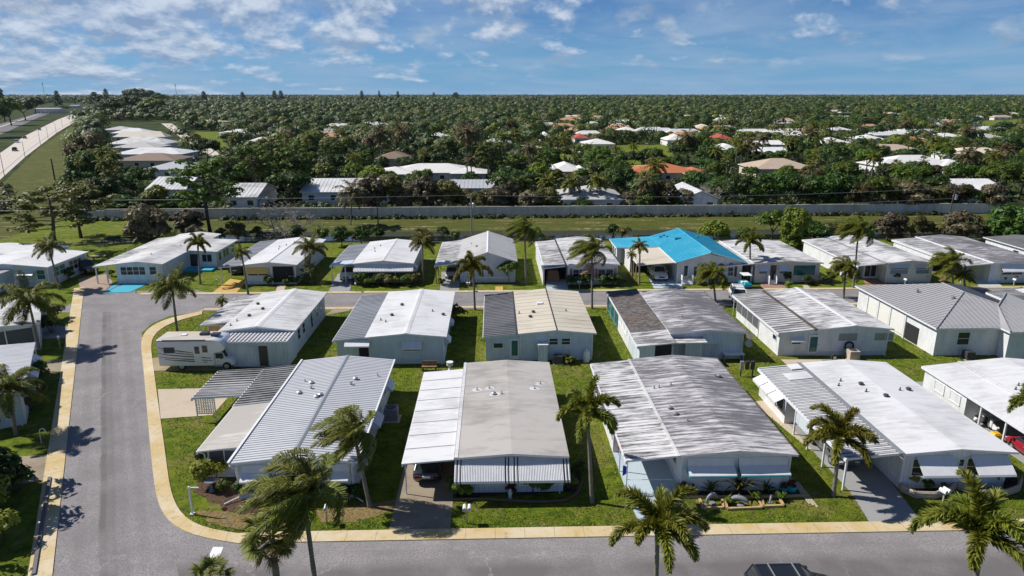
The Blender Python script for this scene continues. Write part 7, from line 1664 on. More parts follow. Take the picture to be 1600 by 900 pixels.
def motorhome():
    a = P(252, 580); b = P(364, 578); L = (b.x - a.x) + .2
    r = thing('motorhome', 'white motorhome with dark swoosh stripes parked on the concrete pad by the corner lawn', 'motorhome', ((a.x + b.x) / 2, (a.y + b.y) / 2 + 1.15, 0)); h = L / 2; w = 1.15
    # house body, then cab with nose
    xb = h - 1.75; zt = 3.15
    loft([[(x, -w, .5), (x, -w, zt - .15 - d), (x, -w + .15, zt - d), (x, w - .15, zt - d), (x, w, zt - .15 - d), (x, w, .5)] for x, d in ((-h, .08), (-h + .12, 0), (xb, 0), (xb + .02, 0))], 'body', 'car_white', r, smooth=False)
    # overcab with sloping front
    loft([[(x, -w, z0), (x, -w, z1 - .12), (x, -w + .18, z1), (x, w - .18, z1), (x, w, z1 - .12), (x, w, z0)] for x, z0, z1 in ((xb + .03, 1.75, 3.15), (xb + .7, 1.85, 3.0), (xb + 1.0, 2.0, 2.6), (xb + 1.1, 2.1, 2.35))], 'overcab', 'car_white', r, smooth=True)
    loft([[(x, -.98, .45), (x, -1.02, z1 - .1), (x, -.9, z1), (x, .9, z1), (x, 1.02, z1 - .1), (x, .98, .45)] for x, z1 in ((xb + .03, 1.74), (xb + .75, 1.74), (xb + 1.05, 1.2), (xb + 1.65, 1.08), (xb + 1.8, .8))], 'cab', 'car_white', r, smooth=True)
    MB().hexa([(xb + .8, -.85, 1.2), (xb + 1.06, -.85, 1.2), (xb + 1.06, .85, 1.2), (xb + .8, .85, 1.2)], [(xb + .7, -.8, 1.84), (xb + .78, -.8, 1.84), (xb + .78, .8, 1.84), (xb + .7, .8, 1.84)]).build('windscreen', 'glass_dark', r)
    MB().box(xb + .15, xb + .85, -1.04, -1.0, 1.15, 1.65).build('window', 'glass_dark', r)
    for u0, u1, z0, z1 in ((-h + .55, -h + 1.6, 1.75, 2.35), (xb - .95, xb - .45, 1.8, 2.5)): f = MB().box(u0, u1, -w - .02, -w - .002, z0, z1).build('window', 'grey_metal', r); MB().box(u0 + .04, u1 - .04, -w - .03, -w - .02, z0 + .04, z1 - .04).build('pane', 'glass_dark', f)
    d = MB().box(xb - 1.75, xb - 1.1, -w - .025, -w - .002, .6, 2.55).build('door', 'car_white', r); MB().box(xb - 1.65, xb - 1.2, -w - .035, -w - .025, 1.7, 2.4).build('pane', 'glass_dark', d)
    for k, (z0, z1, x0, x1) in enumerate(((2.35, 1.75, -h + .05, xb - 1.8), (2.05, 1.45, -h + .3, xb - 1.0), (1.75, 1.2, -h + .05, xb - .2), (1.4, .95, -h + .1, xb - .1), (1.15, .8, -h + .6, xb - .6))):
        m = MB(); n = 10
        for i in range(n):
            f = i / n; g = (i + 1) / n
            if not (xb - 1.76 < x0 + (x1 - x0) * (f + g) / 2 < xb - 1.09): 
                za = z0 + (z1 - z0) * (f ** .6); zb = z0 + (z1 - z0) * (g ** .6); t = .05 + .06 * math.sin(PI * f); x_ = x0 + (x1 - x0) * f; y_ = x0 + (x1 - x0) * g
                m._add([(x_, -w - .004, za), (y_, -w - .004, zb), (y_, -w - .004, zb + t), (x_, -w - .004, za + t)], [(0, 1, 2, 3)])
        m.build('stripe', 'car_grey' if k % 2 else 'car_black', r)
    m = MB(); m.box(-h, xb, -w - .01, -w + .01, zt - .23, zt - .17); m.tube([(-h + .6, -w - .1, zt - .1), (xb - .5, -w - .1, zt - .1)], .07, 8); m.build('awning_roll', 'dark_metal', r)
    for x, y in ((.6, .1), (1.75, -.2)):
        MB().box(x - .4, x + .4, y - .36, y + .36, zt, zt + .24).build('roof_air_unit', 'car_black', r, bevel=.08)
    MB().box(-h + .2, xb - .1, -w + .22, w - .22, zt - .02, zt + .012).build('roof', 'roof_cream', r)
    MB().box(-1.5, -1.0, -.3, .2, zt, zt + .1).build('roof_hatch', 'trim_white', r, bevel=.02)
    for x in (-h + 2.0, xb + 1.1):
        for s in (-1, 1): wheel(r, x, s * .98, .38, .26, s)
    for s in (-1, 1): MB().box(xb + 1.68, xb + 1.8, s * .75 - .14, s * .75 + .14, .78, .95).build('headlight', 'lamp_clear', r, bevel=.03); MB().box(xb + .7, xb + .9, s * 1.2 - .1, s * 1.2 + .1, 1.2, 1.5).build('mirror', 'car_black', r)
def golf_cart(p):
    r = thing('golf_cart', 'small turquoise golf cart on the lawn right of the arched window house', 'golf cart', p, -PI / 2)
    MB().box(-1.1, 1.1, -.58, .58, .3, .55).build('body', 'car_turq', r, bevel=.08); MB().hexa([(.5, -.55, .55), (1.15, -.55, .55), (1.15, .55, .55), (.5, .55, .55)], [(.62, -.5, .95), (.95, -.45, .85), (.95, .45, .85), (.62, .5, .95)]).build('bonnet', 'car_turq', r, bevel=.06)
    MB().box(-.45, .1, -.5, .5, .56, .8).build('seat', 'white_paint', r, bevel=.05); MB().box(-1.1, -.5, -.5, .5, .56, .75).build('cargo_box', 'car_turq', r, bevel=.05)
    MB().box(-.9, .75, -.6, .6, 1.78, 1.86).build('canopy', 'white_paint', r, bevel=.04)
    for x in (-.75, .62):
        for y in (-.52, .52): MB().tube([(x, y, .6), (x * .95, y, 1.78)], .02, 5).build('post', 'dark_metal', r); wheel(r, x * 1.1, y, .22, .2, 1 if y > 0 else -1)
def two_wheeler(label, p, rz, col, name, cat):
    r = thing(name, label, cat, p, rz)
    for x in (-.62, .62): wheel(r, x, 0, .3, .12, 1)
    loft([[(x, -w, z0), (x, -w, z1), (x, w, z1), (x, w, z0)] for x, w, z0, z1 in ((-.75, .08, .55, .7), (-.4, .16, .4, .8), (.0, .15, .35, .75), (.3, .14, .35, .8), (.55, .06, .6, .9))], 'body', col, r); MB().box(-.6, 0, -.14, .14, .8, .9).build('seat', 'car_black', r, bevel=.04)
    MB().tube([(.45, -.35, 1.02), (.5, 0, .98), (.45, .35, 1.02)], .025, 6).build('handlebar', 'dark_metal', r); MB().tube([(.5, 0, .95), (.65, 0, .3)], .04, 6).build('fork', 'grey_metal', r)
def vehicles():
    motorhome()
    car('dark navy sedan seen from behind under the white panelled carport', (-4.55, 42.4, .03), PI / 2, 'car_navy', 'sedan')
    q = P(1214, 893, 1.7); car('black car with roof bars driving along the near street at the bottom edge', (q.x + .95, q.y - .05, .01), 0, 'car_black', 'suv', name='car')
    q = P(1340, 720); car('dark car deep in the shade of the striped carport on the right', (24.4, 43.6, .03), -PI / 2, 'car_grey', 'sedan')
    q = P(1441, 570, 2.5); car('red car in the open carport at the right edge', (q.x + 1.5, 42.6, .03), PI / 2, 'car_red', 'hatch')
    two_wheeler('white motorcycle parked behind the red car in the carport', (q.x + 1.2, 46.4, .03), 1.3, 'white_paint', 'motorcycle', 'motorcycle'); two_wheeler('small white scooter against the shed wall of the right carport', (q.x + 1.0, 47.6, .03), .4, 'white_paint', 'scooter', 'scooter')
    MB_o = MB(); MB_o.box(-.3, .3, -.25, .25, 0, .55); MB_o.hexa([(-.34, -.29, .55), (.34, -.29, .55), (.34, .29, .55), (-.34, .29, .55)], [(-.2, -.2, .68), (.2, -.2, .68), (.2, .2, .68), (-.2, .2, .68)]); o = MB_o.build('storage_box', 'yellow_plastic', loc=(q.x + .45, 45.1, .03)); tag(o, 'yellow plastic box between the red car and the motorcycle', 'box')
    q = P(368, 430); car('dark car under the grey carport above the yellow driveway', (q.x, q.y + 2.2, .03), PI / 2, 'car_black', 'suv')
    q = P(541, 440); car('white car in the carport left of the dark porch screens', (q.x, q.y + 2.2, .03), -PI / 2, 'car_white', 'suv')
    q = P(705, 438); car('silver car in the carport of the grey gable house', (q.x, q.y + 2.2, .03), -PI / 2, 'car_silver', 'hatch')
    q = P(1034, 441); car('white pickup truck under the cream carport of the turquoise roof house', (q.x, q.y + 2.8, .03), -PI / 2, 'car_white', 'pickup')
    q = P(1196, 440); car('gold car in the carport beside the red brick paving', (q.x, q.y + 2.3, .03), -PI / 2 - .1, 'car_gold', 'sedan')
    q = P(126, 428); car('black pickup truck parked on the brick apron at the end of the left street', (q.x - .3, q.y + 1.2, .03), -PI / 2 + 1.0, 'car_black', 'pickup')
    q = P(1152, 478); car('white car half hidden behind the porch of the streaked white roof home', (q.x + .8, q.y + 2.0, .03), -PI / 2 - .2, 'car_white', 'suv')
    golf_cart(P(1164, 449))
    r = thing('covered_car', 'low vehicle hidden under a brown cloth in the flat streaked roof carport', 'car', P(867, 441) + Vector((-.2, 2.0, 0))); MB().hexa([(-.95, -1.9, .05), (.95, -1.9, .05), (.95, 1.9, .05), (-.95, 1.9, .05)], [(-.75, -1.3, 1.5), (.75, -1.3, 1.5), (.75, 1.2, 1.5), (-.75, 1.2, 1.5)]).build('cloth', 'brown_cloth', r, bevel=.2)
    for x, y, c, k, lab in ((23.6, 236, 'car_black', 'suv', 'dark car nearest on the four lane road at the far left'), (26.5, 223, 'car_white', 'suv', 'white car on the four lane road just ahead of the nearest dark one'), (39, 216.5, 'car_black', 'sedan', 'second dark car on the four lane road, beyond the white one'), (62, 203.5, 'car_black', 'sedan', 'third dark car on the four lane road, small in the distance'), (114, 183, 'car_black', 'suv', 'tiny dark car at the far intersection of the four lane road')):
        p = P(x, y); a = P(0, 260); b = P(75, 205); car(lab, p + Vector((0, 0, .06)), math.atan2(b.y - a.y, b.x - a.x), c, k, group='cars on the four lane road', name='car')
vehicles()
# ------------------------------------------------------------------ walls, fences, poles
def infrastructure():
    a = P(118, 343); b = P(1560, 332.5); L = (b - a).length; ang = math.atan2(b.y - a.y, b.x - a.x)
    r = thing('boundary_wall', 'long weathered white concrete wall behind the ditch, dividing the two neighbourhoods', 'wall', a, ang); n = int(L / 6.1)
    MB().box(0, L, -.08, .08, 0, 2.05).build('wall_panel', 'wall_concrete', r)
    for i in range(n + 1): MB().box(i * 6.1 - .16, i * 6.1 + .16, -.17, .17, 0, 2.2).build('post', 'wall_concrete', r)
    MB().box(0, L, -.13, .13, 2.06, 2.14).build('coping', 'wall_concrete', r)
    # chain link fence on the left
    q = [P(-60, 388), P(60, 388), P(165, 388), P(210, 372)]
    r = thing('chain_link_fence', 'dark chain link fence across the grass at the upper left, in front of the pines', 'fence', q[0]); m = MB(); k = 0
    for u, v in zip(q, q[1:]):
        for i in range(int((v - u).length / 3)):
            c = u.lerp(v, i / int((v - u).length / 3)) - q[0]; MB().tube([c, c + Vector((0, 0, 1.5))], .03, 5).build('post', 'dark_metal', r); k += 1
        for z in (1.5, .75, .1): m.tube([u - q[0] + Vector((0, 0, z)), v - q[0] + Vector((0, 0, z))], .014, 4)
    m.build('rail', 'dark_metal', r)
    # utility poles
    def pole(px, py, top, label, lean=0, arm=True, trans=True, wood='pole_wood', rad=.14):
        p = P(px, py); h = at_y(px, top, p.y).z; r = thing('utility_pole', label, 'utility pole', p); r.rotation_euler = (0, lean, 0)
        MB().tube([(0, 0, 0), (0, 0, h)], [rad, rad * .7], 8).build('pole', wood, r)
        if arm: MB().box(-1.1, 1.1, -.06, .06, h - .55, h - .42).build('crossarm', wood, r)
        if trans: MB().lathe([(.0, 0), (.26, .02), (.26, .9), (.2, .98), (0, 1.0)], (.42, -.1, h - 2.6), 10).build('transformer', 'galv', r)
        if arm:
            for x in (-1.0, .95): MB().lathe([(.05, 0), (.05, .2), (0, .22)], (x, 0, h - .42), 6).build('insulator', 'grey_metal', r)
        return p, h
    A, ha = pole(737, 366, 303, 'grey utility pole with a transformer, standing by the ditch left of the gable roof', arm=False, wood='grey_metal')
    B, hb = pole(1474, 372, 289, 'leaning wooden utility pole with crossarm and transformer at the right', .07)
    C, hc = pole(591, 352, 316, 'short plain wooden post in front of the wall, right of the dead palm', arm=False, trans=False)
    D, hd = pole(1587, 372, 335, 'thin white post near the right picture edge', arm=False, trans=False, wood='white_paint', rad=.06)
    for z, dz in ((0, 'upper'), (-1.9, 'lower')):
        pts = []
        for i in range(61):
            t = i / 60; p = Vector((-140, A.y, ha)).lerp(A + Vector((0, 0, ha)), t); p.z = ha - .2 + z - 1.1 * 4 * t * (1 - t) * .6; pts.append(p)
        for i in range(41): t = i / 40; p = (A + Vector((0, 0, ha - .2 + z))).lerp(B + Vector((.9, 0, hb - .45 + z)), t); p.z -= 1.3 * 4 * t * (1 - t) * .7; pts.append(p)
        m = MB(); m.tube(pts, .022, 4); o = m.build('overhead_wire', 'grey_metal'); tag(o, '%s overhead wire sagging between the utility poles' % dz, 'wire', 'overhead wires')
    g = 'dark wooden poles along the grass verge'
    for i, (x, y, t, lab) in enumerate(((87, 288, 248, 'thick dark wooden pole nearest the camera on the grass verge'), (108, 263, 225, 'second dark wooden pole on the grass verge'), (120, 238, 204, 'third dark wooden pole on the grass verge'), (126, 211, 192, 'fourth dark wooden pole on the grass verge'), (133, 204, 186, 'fifth dark wooden pole on the verge, small in the distance'), (140, 191, 170, 'sixth dark wooden pole near the far end of the verge'), (152, 178, 160, 'last dark wooden pole by the intersection'))):
        p, h = pole(x, y, t, lab, arm=False, trans=False, rad=.24)
    g = 'street lights along the four lane road'
    for x, y, tx, ty, lab in ((7, 275, 0, 240, 'nearest'), (39.5, 247, 35, 220.5, 'second nearest'), (63.5, 227, 58, 204, 'third nearest'), (75.5, 217, 72.5, 198, 'fourth nearest'), (88, 207.5, 85, 192, 'fifth nearest'), (97.5, 198, 96, 186, 'farthest')):
        p = P(x, y); h = at_y(x, ty, p.y).z; r = thing('street_light', '%s slim dark street light along the four lane road' % lab, 'street light', p, group=g); MB().tube([(0, 0, 0), (0, 0, h)], [.11, .07], 6).build('pole', 'dark_metal', r); MB().tube([(0, 0, h - .1), (-1.6, .6, h + .15)], .05, 5).build('arm', 'dark_metal', r); MB().box(-2.2, -1.5, .45, .75, h + .08, h + .22).build('lamp_head', 'grey_metal', r)
    for x, y, t, lab in ((71, 157, 129, 'distant lattice mast with antennas rising above the skyline at the far left'), (277, 158, 131, 'distant thin antenna mast on the skyline, left of centre')):
        p = P(x, y); h = at_y(x, t, p.y).z; r = thing('radio_mast', lab, 'mast', p); MB().tube([(0, 0, 0), (0, 0, h)], [1.0, .6], 6).build('mast', 'grey_metal', r)
        for z in (.88, .96): MB().lathe([(2.0, -1.2), (2.0, 1.2)], (0, 0, h * z), 8).build('antenna_ring', 'dark_metal', r)
infrastructure()
# ------------------------------------------------------------------ small things around the homes
def ac_unit(p, label, rz=0, s=1.0, mat='grey_metal'):
    r = thing('air_conditioner', label, 'air conditioner', p, rz); MB().box(-.42 * s, .42 * s, -.42 * s, .42 * s, .06, .85 * s).build('casing', mat, r, bevel=.03)
    MB().lathe([(.3 * s, 0), (.3 * s, .04), (.0, .05)], (0, 0, .85 * s), 14).build('fan_grille', 'dark_metal', r); MB().box(-.55 * s, .55 * s, -.55 * s, .55 * s, 0, .06).build('base_slab', 'concrete', r); return r
def mailbox(p, label, rz=0, n=1):
    r = thing('mailbox', label, 'mailbox', p, rz); MB().box(-.04, .04, -.04, .04, 0, 1.0).build('post', 'stone_edge', r)
    for i in range(n):
        x = (i - (n - 1) / 2) * .3; m = MB(); pr = [(x - .1, 1.0), (x + .1, 1.0), (x + .1, 1.13)] + [(x + .1 * math.cos(a), 1.13 + .1 * math.sin(a)) for a in (PI * .25, PI * .5, PI * .75)] + [(x - .1, 1.13)]
        m.prism(pr, 'y', -.24, .22); b = m.build('box', 'white_paint', r); MB().box(x - .08, x + .08, -.255, -.241, 1.03, 1.18).build('door', 'grey_metal', b)
    return r
def chair(p, label, rz):
    r = thing('patio_chair', label, 'chair', p, rz, 'white plastic chairs'); MB().box(-.25, .25, -.25, .25, .42, .46).build('seat', 'white_paint', r, bevel=.02); MB().hexa([(-.25, .2, .46), (.25, .2, .46), (.25, .25, .46), (-.25, .25, .46)], [(-.24, .32, .92), (.24, .32, .92), (.24, .36, .92), (-.24, .36, .92)]).build('backrest', 'white_paint', r, bevel=.02)
    for x in (-.22, .22):
        for y in (-.22, .22): MB().tube([(x, y, .42), (x * 1.15, y * 1.15, 0)], .02, 5).build('leg', 'white_paint', r)
        MB().tube([(x * 1.1, .22, .68), (x * 1.1, -.22, .66)], .025, 5).build('armrest', 'white_paint', r)
def pot(p, label, mat='turquoise_paint', s=1, plant=True):
    r = thing('plant_pot', label, 'plant pot', p, group='plant pots'); MB().lathe([(.0, 0), (.18 * s, .0), (.27 * s, .22 * s), (.26 * s, .36 * s), (.22 * s, .36 * s), (.2 * s, .3 * s), (0, .3 * s)], (0, 0, 0), 12).build('pot', mat, r, True)
    if plant:
        for m in (TREES['bush_red'][1],): o = bpy.data.objects.new('foliage', m); COL.objects.link(o); o.parent = r; o.location = (0, 0, .25 * s); o.scale = (.5 * s,) * 3
def dolphin(p, label, s, mat, rz, jump=1.0):
    """dolphin statue arched over its base"""
    r = thing('dolphin_statue', label, 'statue', p, rz, 'sea animal statues'); secs = []; n = 13
    for i in range(n):
        t = i / (n - 1); a = PI * (.08 + .84 * t); x = -.75 * math.cos(a) * s; z = (.15 + .75 * jump * math.sin(a)) * s; rad = s * (.03 + .2 * math.sin(PI * min(1, t * .86 + .12)) ** .8) * (1 if t < .88 else .6); d = Vector((math.sin(a) * .75, 0, .75 * jump * math.cos(a))).normalized(); u = Vector((-d.z, 0, d.x))
        secs.append([Vector((x, 0, z)) + Vector((0, 1, 0)) * math.cos(w) * rad * .85 + u * math.sin(w) * rad for w in [2 * PI * k / 10 for k in range(10)]])
    loft(secs, 'body', mat, r); top = Vector((0, 0, (.15 + .75 * jump) * s))
    MB()._add([top + Vector((.1 * s, -.02, .15 * s)), top + Vector((-.2 * s, -.02, .15 * s)), top + Vector((-.22 * s, 0, .42 * s)), top + Vector((.1 * s, .02, .15 * s)), top + Vector((-.2 * s, .02, .15 * s))], [(0, 1, 2), (3, 2, 4), (0, 2, 3), (1, 4, 2), (0, 3, 4, 1)]).build('fin', mat, r)
    MB().hexa([(-.9 * s, -.32 * s, .08 * s), (-.68 * s, -.12 * s, .08 * s), (-.68 * s, .12 * s, .08 * s), (-.9 * s, .32 * s, .08 * s)], [(-.9 * s, -.32 * s, .13 * s), (-.68 * s, -.12 * s, .16 * s), (-.68 * s, .12 * s, .16 * s), (-.9 * s, .32 * s, .13 * s)]).build('tail', mat, r)
    MB().lathe([(.0, 0), (.35 * s, 0), (.28 * s, .14 * s), (0, .16 * s)], (0.1 * s, 0, 0), 10).build('base', 'statue_grey', r, True)
def props():
    # by the ribbed roof home
    ac_unit(P(612, 655), 'large blue grey air conditioner beside the right wall of the ribbed roof home', 0, 1.25, 'statue_grey')
    p = P(303, 808); h = 1.9; r = thing('white_post', 'leaning white post standing alone on the corner lawn', 'post', P(301, 804)); MB().box(-.05, .05, -.05, .05, 0, 1.95).build('post', 'white_paint', r); MB().box(-.12, .12, -.12, .12, 0, .1).build('foot', 'white_paint', r); MB().box(.05, .6, -.03, .03, 1.85, 1.91).build('arm', 'white_paint', r)
    r = thing('bird_bath', 'grey bird bath on a pedestal in front of the croton bush', 'bird bath', P(331, 768)); MB().lathe([(.0, 0), (.2, 0), (.09, .15), (.08, .6), (.14, .7), (.4, .78), (.4, .84), (.3, .8), (0, .78)], (0, 0, 0), 16).build('basin', 'statue_grey', r, True); MB().lathe([(.3, .805), (0, .81)], (0, 0, 0), 14).build('water', 'glass_sky', r)
    r = thing('round_sign', 'small round red sign on a thin white stake in the corner bed', 'sign', P(357, 825)); MB().tube([(0, 0, 0), (-.08, 0, 1.15)], .02, 5).build('stake', 'white_paint', r); MB().tube([(-.08, -.03, 1.3), (-.08, .02, 1.3)], .15, 14).build('disc', 'sign_red', r)
    mailbox(P(511, 818), 'white mailbox on a post on the dry grass right of the windblown palm', .1); mailbox(P(730, 818), 'pair of white mailboxes on one post below the striped awning home', 0, 2); mailbox(P(1472, 790), 'pair of white mailboxes half hidden by the bottom right palm', .3, 2)
    mailbox(P(340, 450), 'white mailbox by the yellow driveway', 0); mailbox(P(556, 456), 'white mailbox beside the driveway of the dark porch screens home', .2); mailbox(P(732, 455), 'pair of white mailboxes right of the silver car driveway', 0, 2); mailbox(P(905, 453), 'pair of white mailboxes below the dark shuttered windows', 0, 2); mailbox(P(1413, 449), 'white mailbox below the wide blue windows', .3); mailbox(P(1583, 449), 'white mailbox at the far right by the pale blue driveway', .2); mailbox(P(94, 543), 'white mailbox by the shaded driveway on the left street', .6)
    r = thing('swing_hook', 'white curved hook post on the lawn at the left', 'post', P(65, 693)); MB().tube([(0, 0, 0), (0, 0, .9), (.08, 0, 1.15), (.25, 0, 1.25), (.42, 0, 1.15), (.48, 0, .85)], .035, 7).build('pipe', 'white_paint', r, True)
    r = thing('retaining_wall', 'low grey concrete edging wall between the shaded lawn and the left sidewalk', 'low wall', P(66, 820)); a = P(78, 748) - P(66, 820); b = P(53, 900) - P(66, 820); d = (a - b).normalized(); n = Vector((-d.y, d.x, 0)) * .1; MB().hexa([b - n, b + n, a + n, a - n][::-1], [q + Vector((0, 0, .16)) for q in (b - n, b + n, a + n, a - n)][::-1]).build('wall', 'rail_bed', r)
    # striped awning home: bed edging and small plants in front
    pts = resample([P(*q) for q in ((708, 782), (760, 781), (800, 784), (850, 786), (885, 783), (902, 772), (909, 752))], 60); m = MB(); m.tube([p + Vector((0, 0, .08)) for p in pts], .11, 5); o = m.build('bed_edging', 'brick_edge'); tag(o, 'low curved brick edging round the dark bed below the striped awning', 'edging')
    r = thing('garden_statue', 'small pale garden statue in the bed under the middle of the striped awning', 'statue', P(797, 778)); MB().lathe([(.0, 0), (.14, 0), (.1, .2), (.15, .35), (.08, .48), (.1, .58), (0, .68)], (0, 0, 0), 10).build('body', 'trim_white', r, True)
    r = thing('garden_bench', 'dark bench on the back lawn left of the pale membrane roof', 'bench', P(671, 579)); MB().box(-.7, .7, -.2, .2, .4, .46).build('seat', 'wood', r); MB().box(-.7, .7, .18, .24, .46, .9).build('backrest', 'wood', r)
    for x in (-.6, .6): MB().box(x - .05, x + .05, -.2, .2, 0, .4).build('leg', 'dark_metal', r)
    r = thing('garden_urn', 'white garden urn on the back lawn right of the bench', 'urn', P(703, 578)); MB().lathe([(.0, 0), (.2, 0), (.12, .1), (.1, .3), (.3, .5), (.3, .75), (.34, .82), (0, .8)], (0, 0, 0), 12).build('vessel', 'trim_white', r, True)
    # cream roof home back wall
    r = thing('gas_cylinder', 'white gas cylinder against the pale blue back wall of the cream roof home', 'gas cylinder', P(916, 565)); MB().lathe([(.0, 0), (.28, 0), (.3, .1), (.3, .95), (.24, 1.1), (.1, 1.16), (.1, 1.3), (0, 1.32)], (0, 0, 0), 14).build('tank', 'white_paint', r, True)
    ac_unit(P(872, 567), 'dark air conditioner by the back wall of the cream roof home', 0, .95, 'dark_metal'); shrub('areca_green', P(888, 567), 'small dead looking bush beside the dark air conditioner', None, .35, 1)
    # weathered roof home: chairs, flag, timber beds, statues, pots
    for i, (x, y, a, lab) in enumerate(((10.4, 43.2, .2, 'white patio chair on the pale blue carport floor facing the street'), (10.9, 44.6, 1.2, 'second white patio chair behind it, turned to the carport wall'))): chair((x, y, .03), lab, a)
    r = thing('flag', 'small royal blue flag hanging from the front post of the weathered roof carport', 'flag', (8.55, 39.0, 0)); MB().tube([(-.05, 0, 1.9), (-.35, -.1, 2.1)], .015, 5).build('staff', 'white_paint', r); MB().hexa([(-.33, -.12, 1.3), (-.06, -.02, 1.4), (-.06, .0, 1.4), (-.33, -.1, 1.3)], [(-.33, -.12, 2.05), (-.06, -.02, 1.92), (-.06, .0, 1.92), (-.33, -.1, 2.05)]).build('cloth', 'blue_cloth', r)
    r = thing('grill', 'dark round barbecue grill with a brown lid in the pale blue carport', 'grill', (9.0, 43.5, .03)); MB().lathe([(0, .55), (.22, .6), (.3, .8), (.28, .95), (.1, 1.08), (0, 1.1)], (0, 0, 0), 12).build('bowl', 'red_paint', r, True)
    for a in range(3): MB().tube([(.15 * math.cos(a * 2.1), .15 * math.sin(a * 2.1), .62), (.3 * math.cos(a * 2.1), .3 * math.sin(a * 2.1), 0)], .015, 4).build('leg', 'dark_metal', r)
    def frame(label, px, w=.14, h=.16, z0=0):
        pts = [P(*q) for q in px]; r = thing('timber_edging', label, 'edging', pts[0], group='timber beds in front of the turquoise trimmed home')
        for a, b in zip(pts, pts[1:]):
            d = (b - a).normalized(); n = Vector((-d.y, d.x, 0)) * w / 2; a0 = a - pts[0]; b0 = b - pts[0]; MB().hexa([a0 - n, b0 - n, b0 + n, a0 + n], [q + Vector((0, 0, h)) for q in (a0 - n, b0 - n, b0 + n, a0 + n)]).build('timber', 'timber_tan', r)
    frame('long straight timber edge of the bed under the turquoise awnings', [(1062, 778), (1160, 778), (1264, 776)]); frame('left timber frame of the raised bed, round the jumping dolphin', [(1093, 782), (1099, 796), (1130, 795), (1128, 782)]); frame('middle timber frame of the raised bed, round the whale statue', [(1133, 782), (1136, 797), (1190, 795), (1184, 780)]); frame('right timber frame of the raised bed, round the small statue', [(1190, 781), (1193, 793), (1224, 792), (1218, 780)])
    dolphin(P(1112, 787), 'tall grey dolphin statue leaping at the left of the timber bed', .62, 'statue_grey', .4, 1.2); dolphin(P(1156, 789), 'large grey and white whale statue in the middle of the timber bed', .75, 'statue_grey', -.5, .7); dolphin(P(1204, 786), 'small grey dolphin statue at the right of the timber bed', .42, 'statue_grey', 1.0, 1.3)
    pot(P(1067, 770), 'turquoise pot with a plant at the left end of the front wall', s=1.2); pot(P(1080, 772), 'brown terracotta pot right of the turquoise pot', 'terracotta', 1.1); pot(P(1236, 768), 'turquoise pot at the right end of the front wall', s=1.3); pot(P(1224, 768), 'dark turquoise pot left of the right end pot', s=1.0)
    r = thing('planks', 'pale timber planks lying on the grass at the right corner of the turquoise trimmed home', 'planks', P(1252, 770)); 
    for i in range(3): MB().box(-.1 + i * .16, .03 + i * .16, -1.3 - .2 * i, 2.2 - .5 * i, .01, .06).build('plank', 'stone_edge', r)
    # yard behind the weathered house
    r = thing('meter_rack', 'rack of grey electric meter boxes on the lawn behind the weathered roof home', 'meter rack', P(1166, 588))
    for x in (-.5, 0, .5): MB().box(x - .16, x + .16, -.12, .12, .7, 1.5).build('meter_box', 'galv' if x < 0 else 'dark_metal', r)
    for x in (-.55, .55): MB().box(x - .05, x + .05, -.05, .05, 0, .69).build('post', 'dark_metal', r)
    r = thing('workbench', 'low white table against the back wall behind the weathered roof', 'table', P(1145, 563)); MB().box(-1.0, 1.0, -.4, .4, .7, .76).build('top', 'white_paint', r)
    for x in (-.9, .9): MB().box(x - .04, x + .04, -.3, .3, 0, .7).build('leg', 'grey_metal', r)
    for x, y, z, lab, mt in ((1169, 520, 2.5, 'upper tan satellite dish on the back corner of the grey streaked roof', 'roof_tan'), (1169, 533, 1.7, 'lower cream satellite dish on the back corner of the grey streaked roof', 'roof_cream')):
        r = thing('satellite_dish', lab, 'satellite dish', (24.7, 61.75, z), 0, 'satellite dishes'); MB().tube([(0, -.1, 0), (.0, -.14, .02), (.0, -.2, .05)], [.1, .3, .36], 14).build('dish', mt, r, True); MB().tube([(-.2, .25, -.1), (0, -.05, 0)], .025, 5).build('bracket', 'grey_metal', r)
    # streaked white roof home: patio clutter
    ac_unit(P(1331, 562), 'wide tan air conditioner on the patio below the shuttered back windows', 0, 1.2, 'roof_tan')
    r = thing('hose_reel', 'black coiled hose hanging on the white back wall above the patio', 'hose', (35.1, 62.5, 1.05)); pts = [(.42 * math.cos(a), -.05, .42 * math.sin(a)) for a in [2 * PI * k / 20 for k in range(21)]]; MB().tube(pts, .09, 6).build('coil', 'rubber', r, True)
    for i, (x, y, lab) in enumerate(((1303, 563, 'dark wheel shaped object lying on the patio left of the tan air conditioner'), (1322, 560, 'second dark wheel leaning beside the tan air conditioner'))):
        q = P(x, y); r = thing('spare_wheel', lab, 'wheel', q + Vector((0, 0, .3)), i * .6, 'wheels on the patio'); MB().tube([(0, -.1, 0), (0, .1, 0)], .32, 16).build('tyre', 'rubber', r); MB().tube([(0, -.11, 0), (0, .11, 0)], .17, 12).build('rim', 'steel_rim', r)
    r = thing('patio_table', 'low grey table with clutter on the patio below the back windows', 'table', P(1300, 571)); MB().box(-.9, .9, -.35, .35, .4, .46).build('top', 'galv', r)
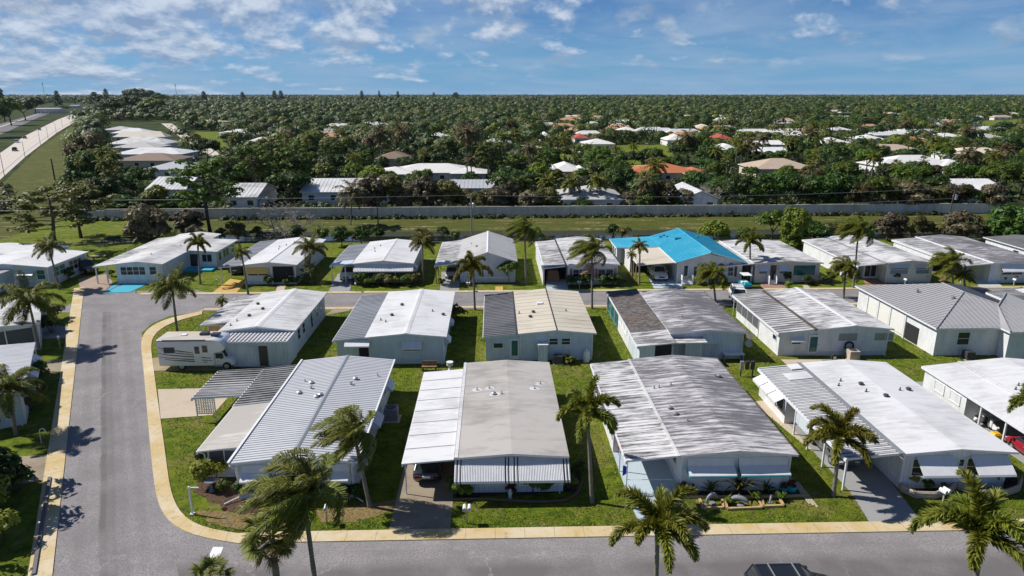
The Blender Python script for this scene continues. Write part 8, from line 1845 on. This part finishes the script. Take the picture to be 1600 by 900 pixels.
    for x in (-.8, .8): MB().box(x - .03, x + .03, -.3, .3, 0, .4).build('leg', 'dark_metal', r)
    ac_unit(P(1512, 561), 'dark air conditioner with a pale frame by the grey hip roof house', 0, 1.0, 'dark_metal')
    r = thing('hose_reel', 'black coiled hose by the window of the grey hip roof house', 'hose', (52.2, 60.9, .75)); pts = [(.3 * math.cos(a), -.05, .45 * math.sin(a)) for a in [2 * PI * k / 20 for k in range(21)]]; MB().tube(pts, .08, 6).build('coil', 'rubber', r, True)
    # stone edged beds by the bright white roof home
    for px, lab in ((((1400, 748), (1408, 768), (1430, 778), (1460, 779), (1482, 772), (1492, 763)), 'left curved pale stone border below the white awnings'), (((1496, 764), (1530, 776), (1570, 775), (1590, 768), (1594, 752), (1588, 742)), 'right curved pale stone border below the white awnings')):
        pts = resample([P(*q) for q in px], 40); r = thing('stone_border', lab, 'border', pts[0], group='stone borders'); m = MB()
        for z, o in ((0, 0), (.16, .02), (.31, -.01)): m.tube([p - pts[0] + Vector((0, 0, z + .08)) for p in pts], .12 + o, 5)
        m.build('stone_course', 'stone_edge', r)
    ac_unit(P(622, 690), 'second smaller condenser on the shaded strip right of the ribbed roof home', 0, .7) if False else None
    shrub('areca_green', P(658, 672), 'x', None, .1) if False else None
props()
# ------------------------------------------------------------------ air
def haze():
    m = bpy.data.materials.new('haze'); m.use_nodes = True; t = m.node_tree; t.nodes.clear()
    o = t.nodes.new('ShaderNodeOutputMaterial'); v = t.nodes.new('ShaderNodeVolumePrincipled'); v.inputs['Color'].default_value = (.72, .86, 1, 1); v.inputs['Density'].default_value = .00002; v.inputs['Anisotropy'].default_value = .2
    t.links.new(v.outputs[0], o.inputs['Volume'])
    bpy.context.view_layer.update(); top = 30
    for ob in sc.objects:
        if ob.type == 'MESH': top = max(top, max((ob.matrix_world @ Vector(c)).z for c in ob.bound_box))
    b = MB().box(-15500, 15500, -500, 15500, -1.9, top + 1).build('haze', m); tag(b, 'thin pale blue haze over the whole scene', 'haze', kind='stuff'); print('haze top', top)
haze()
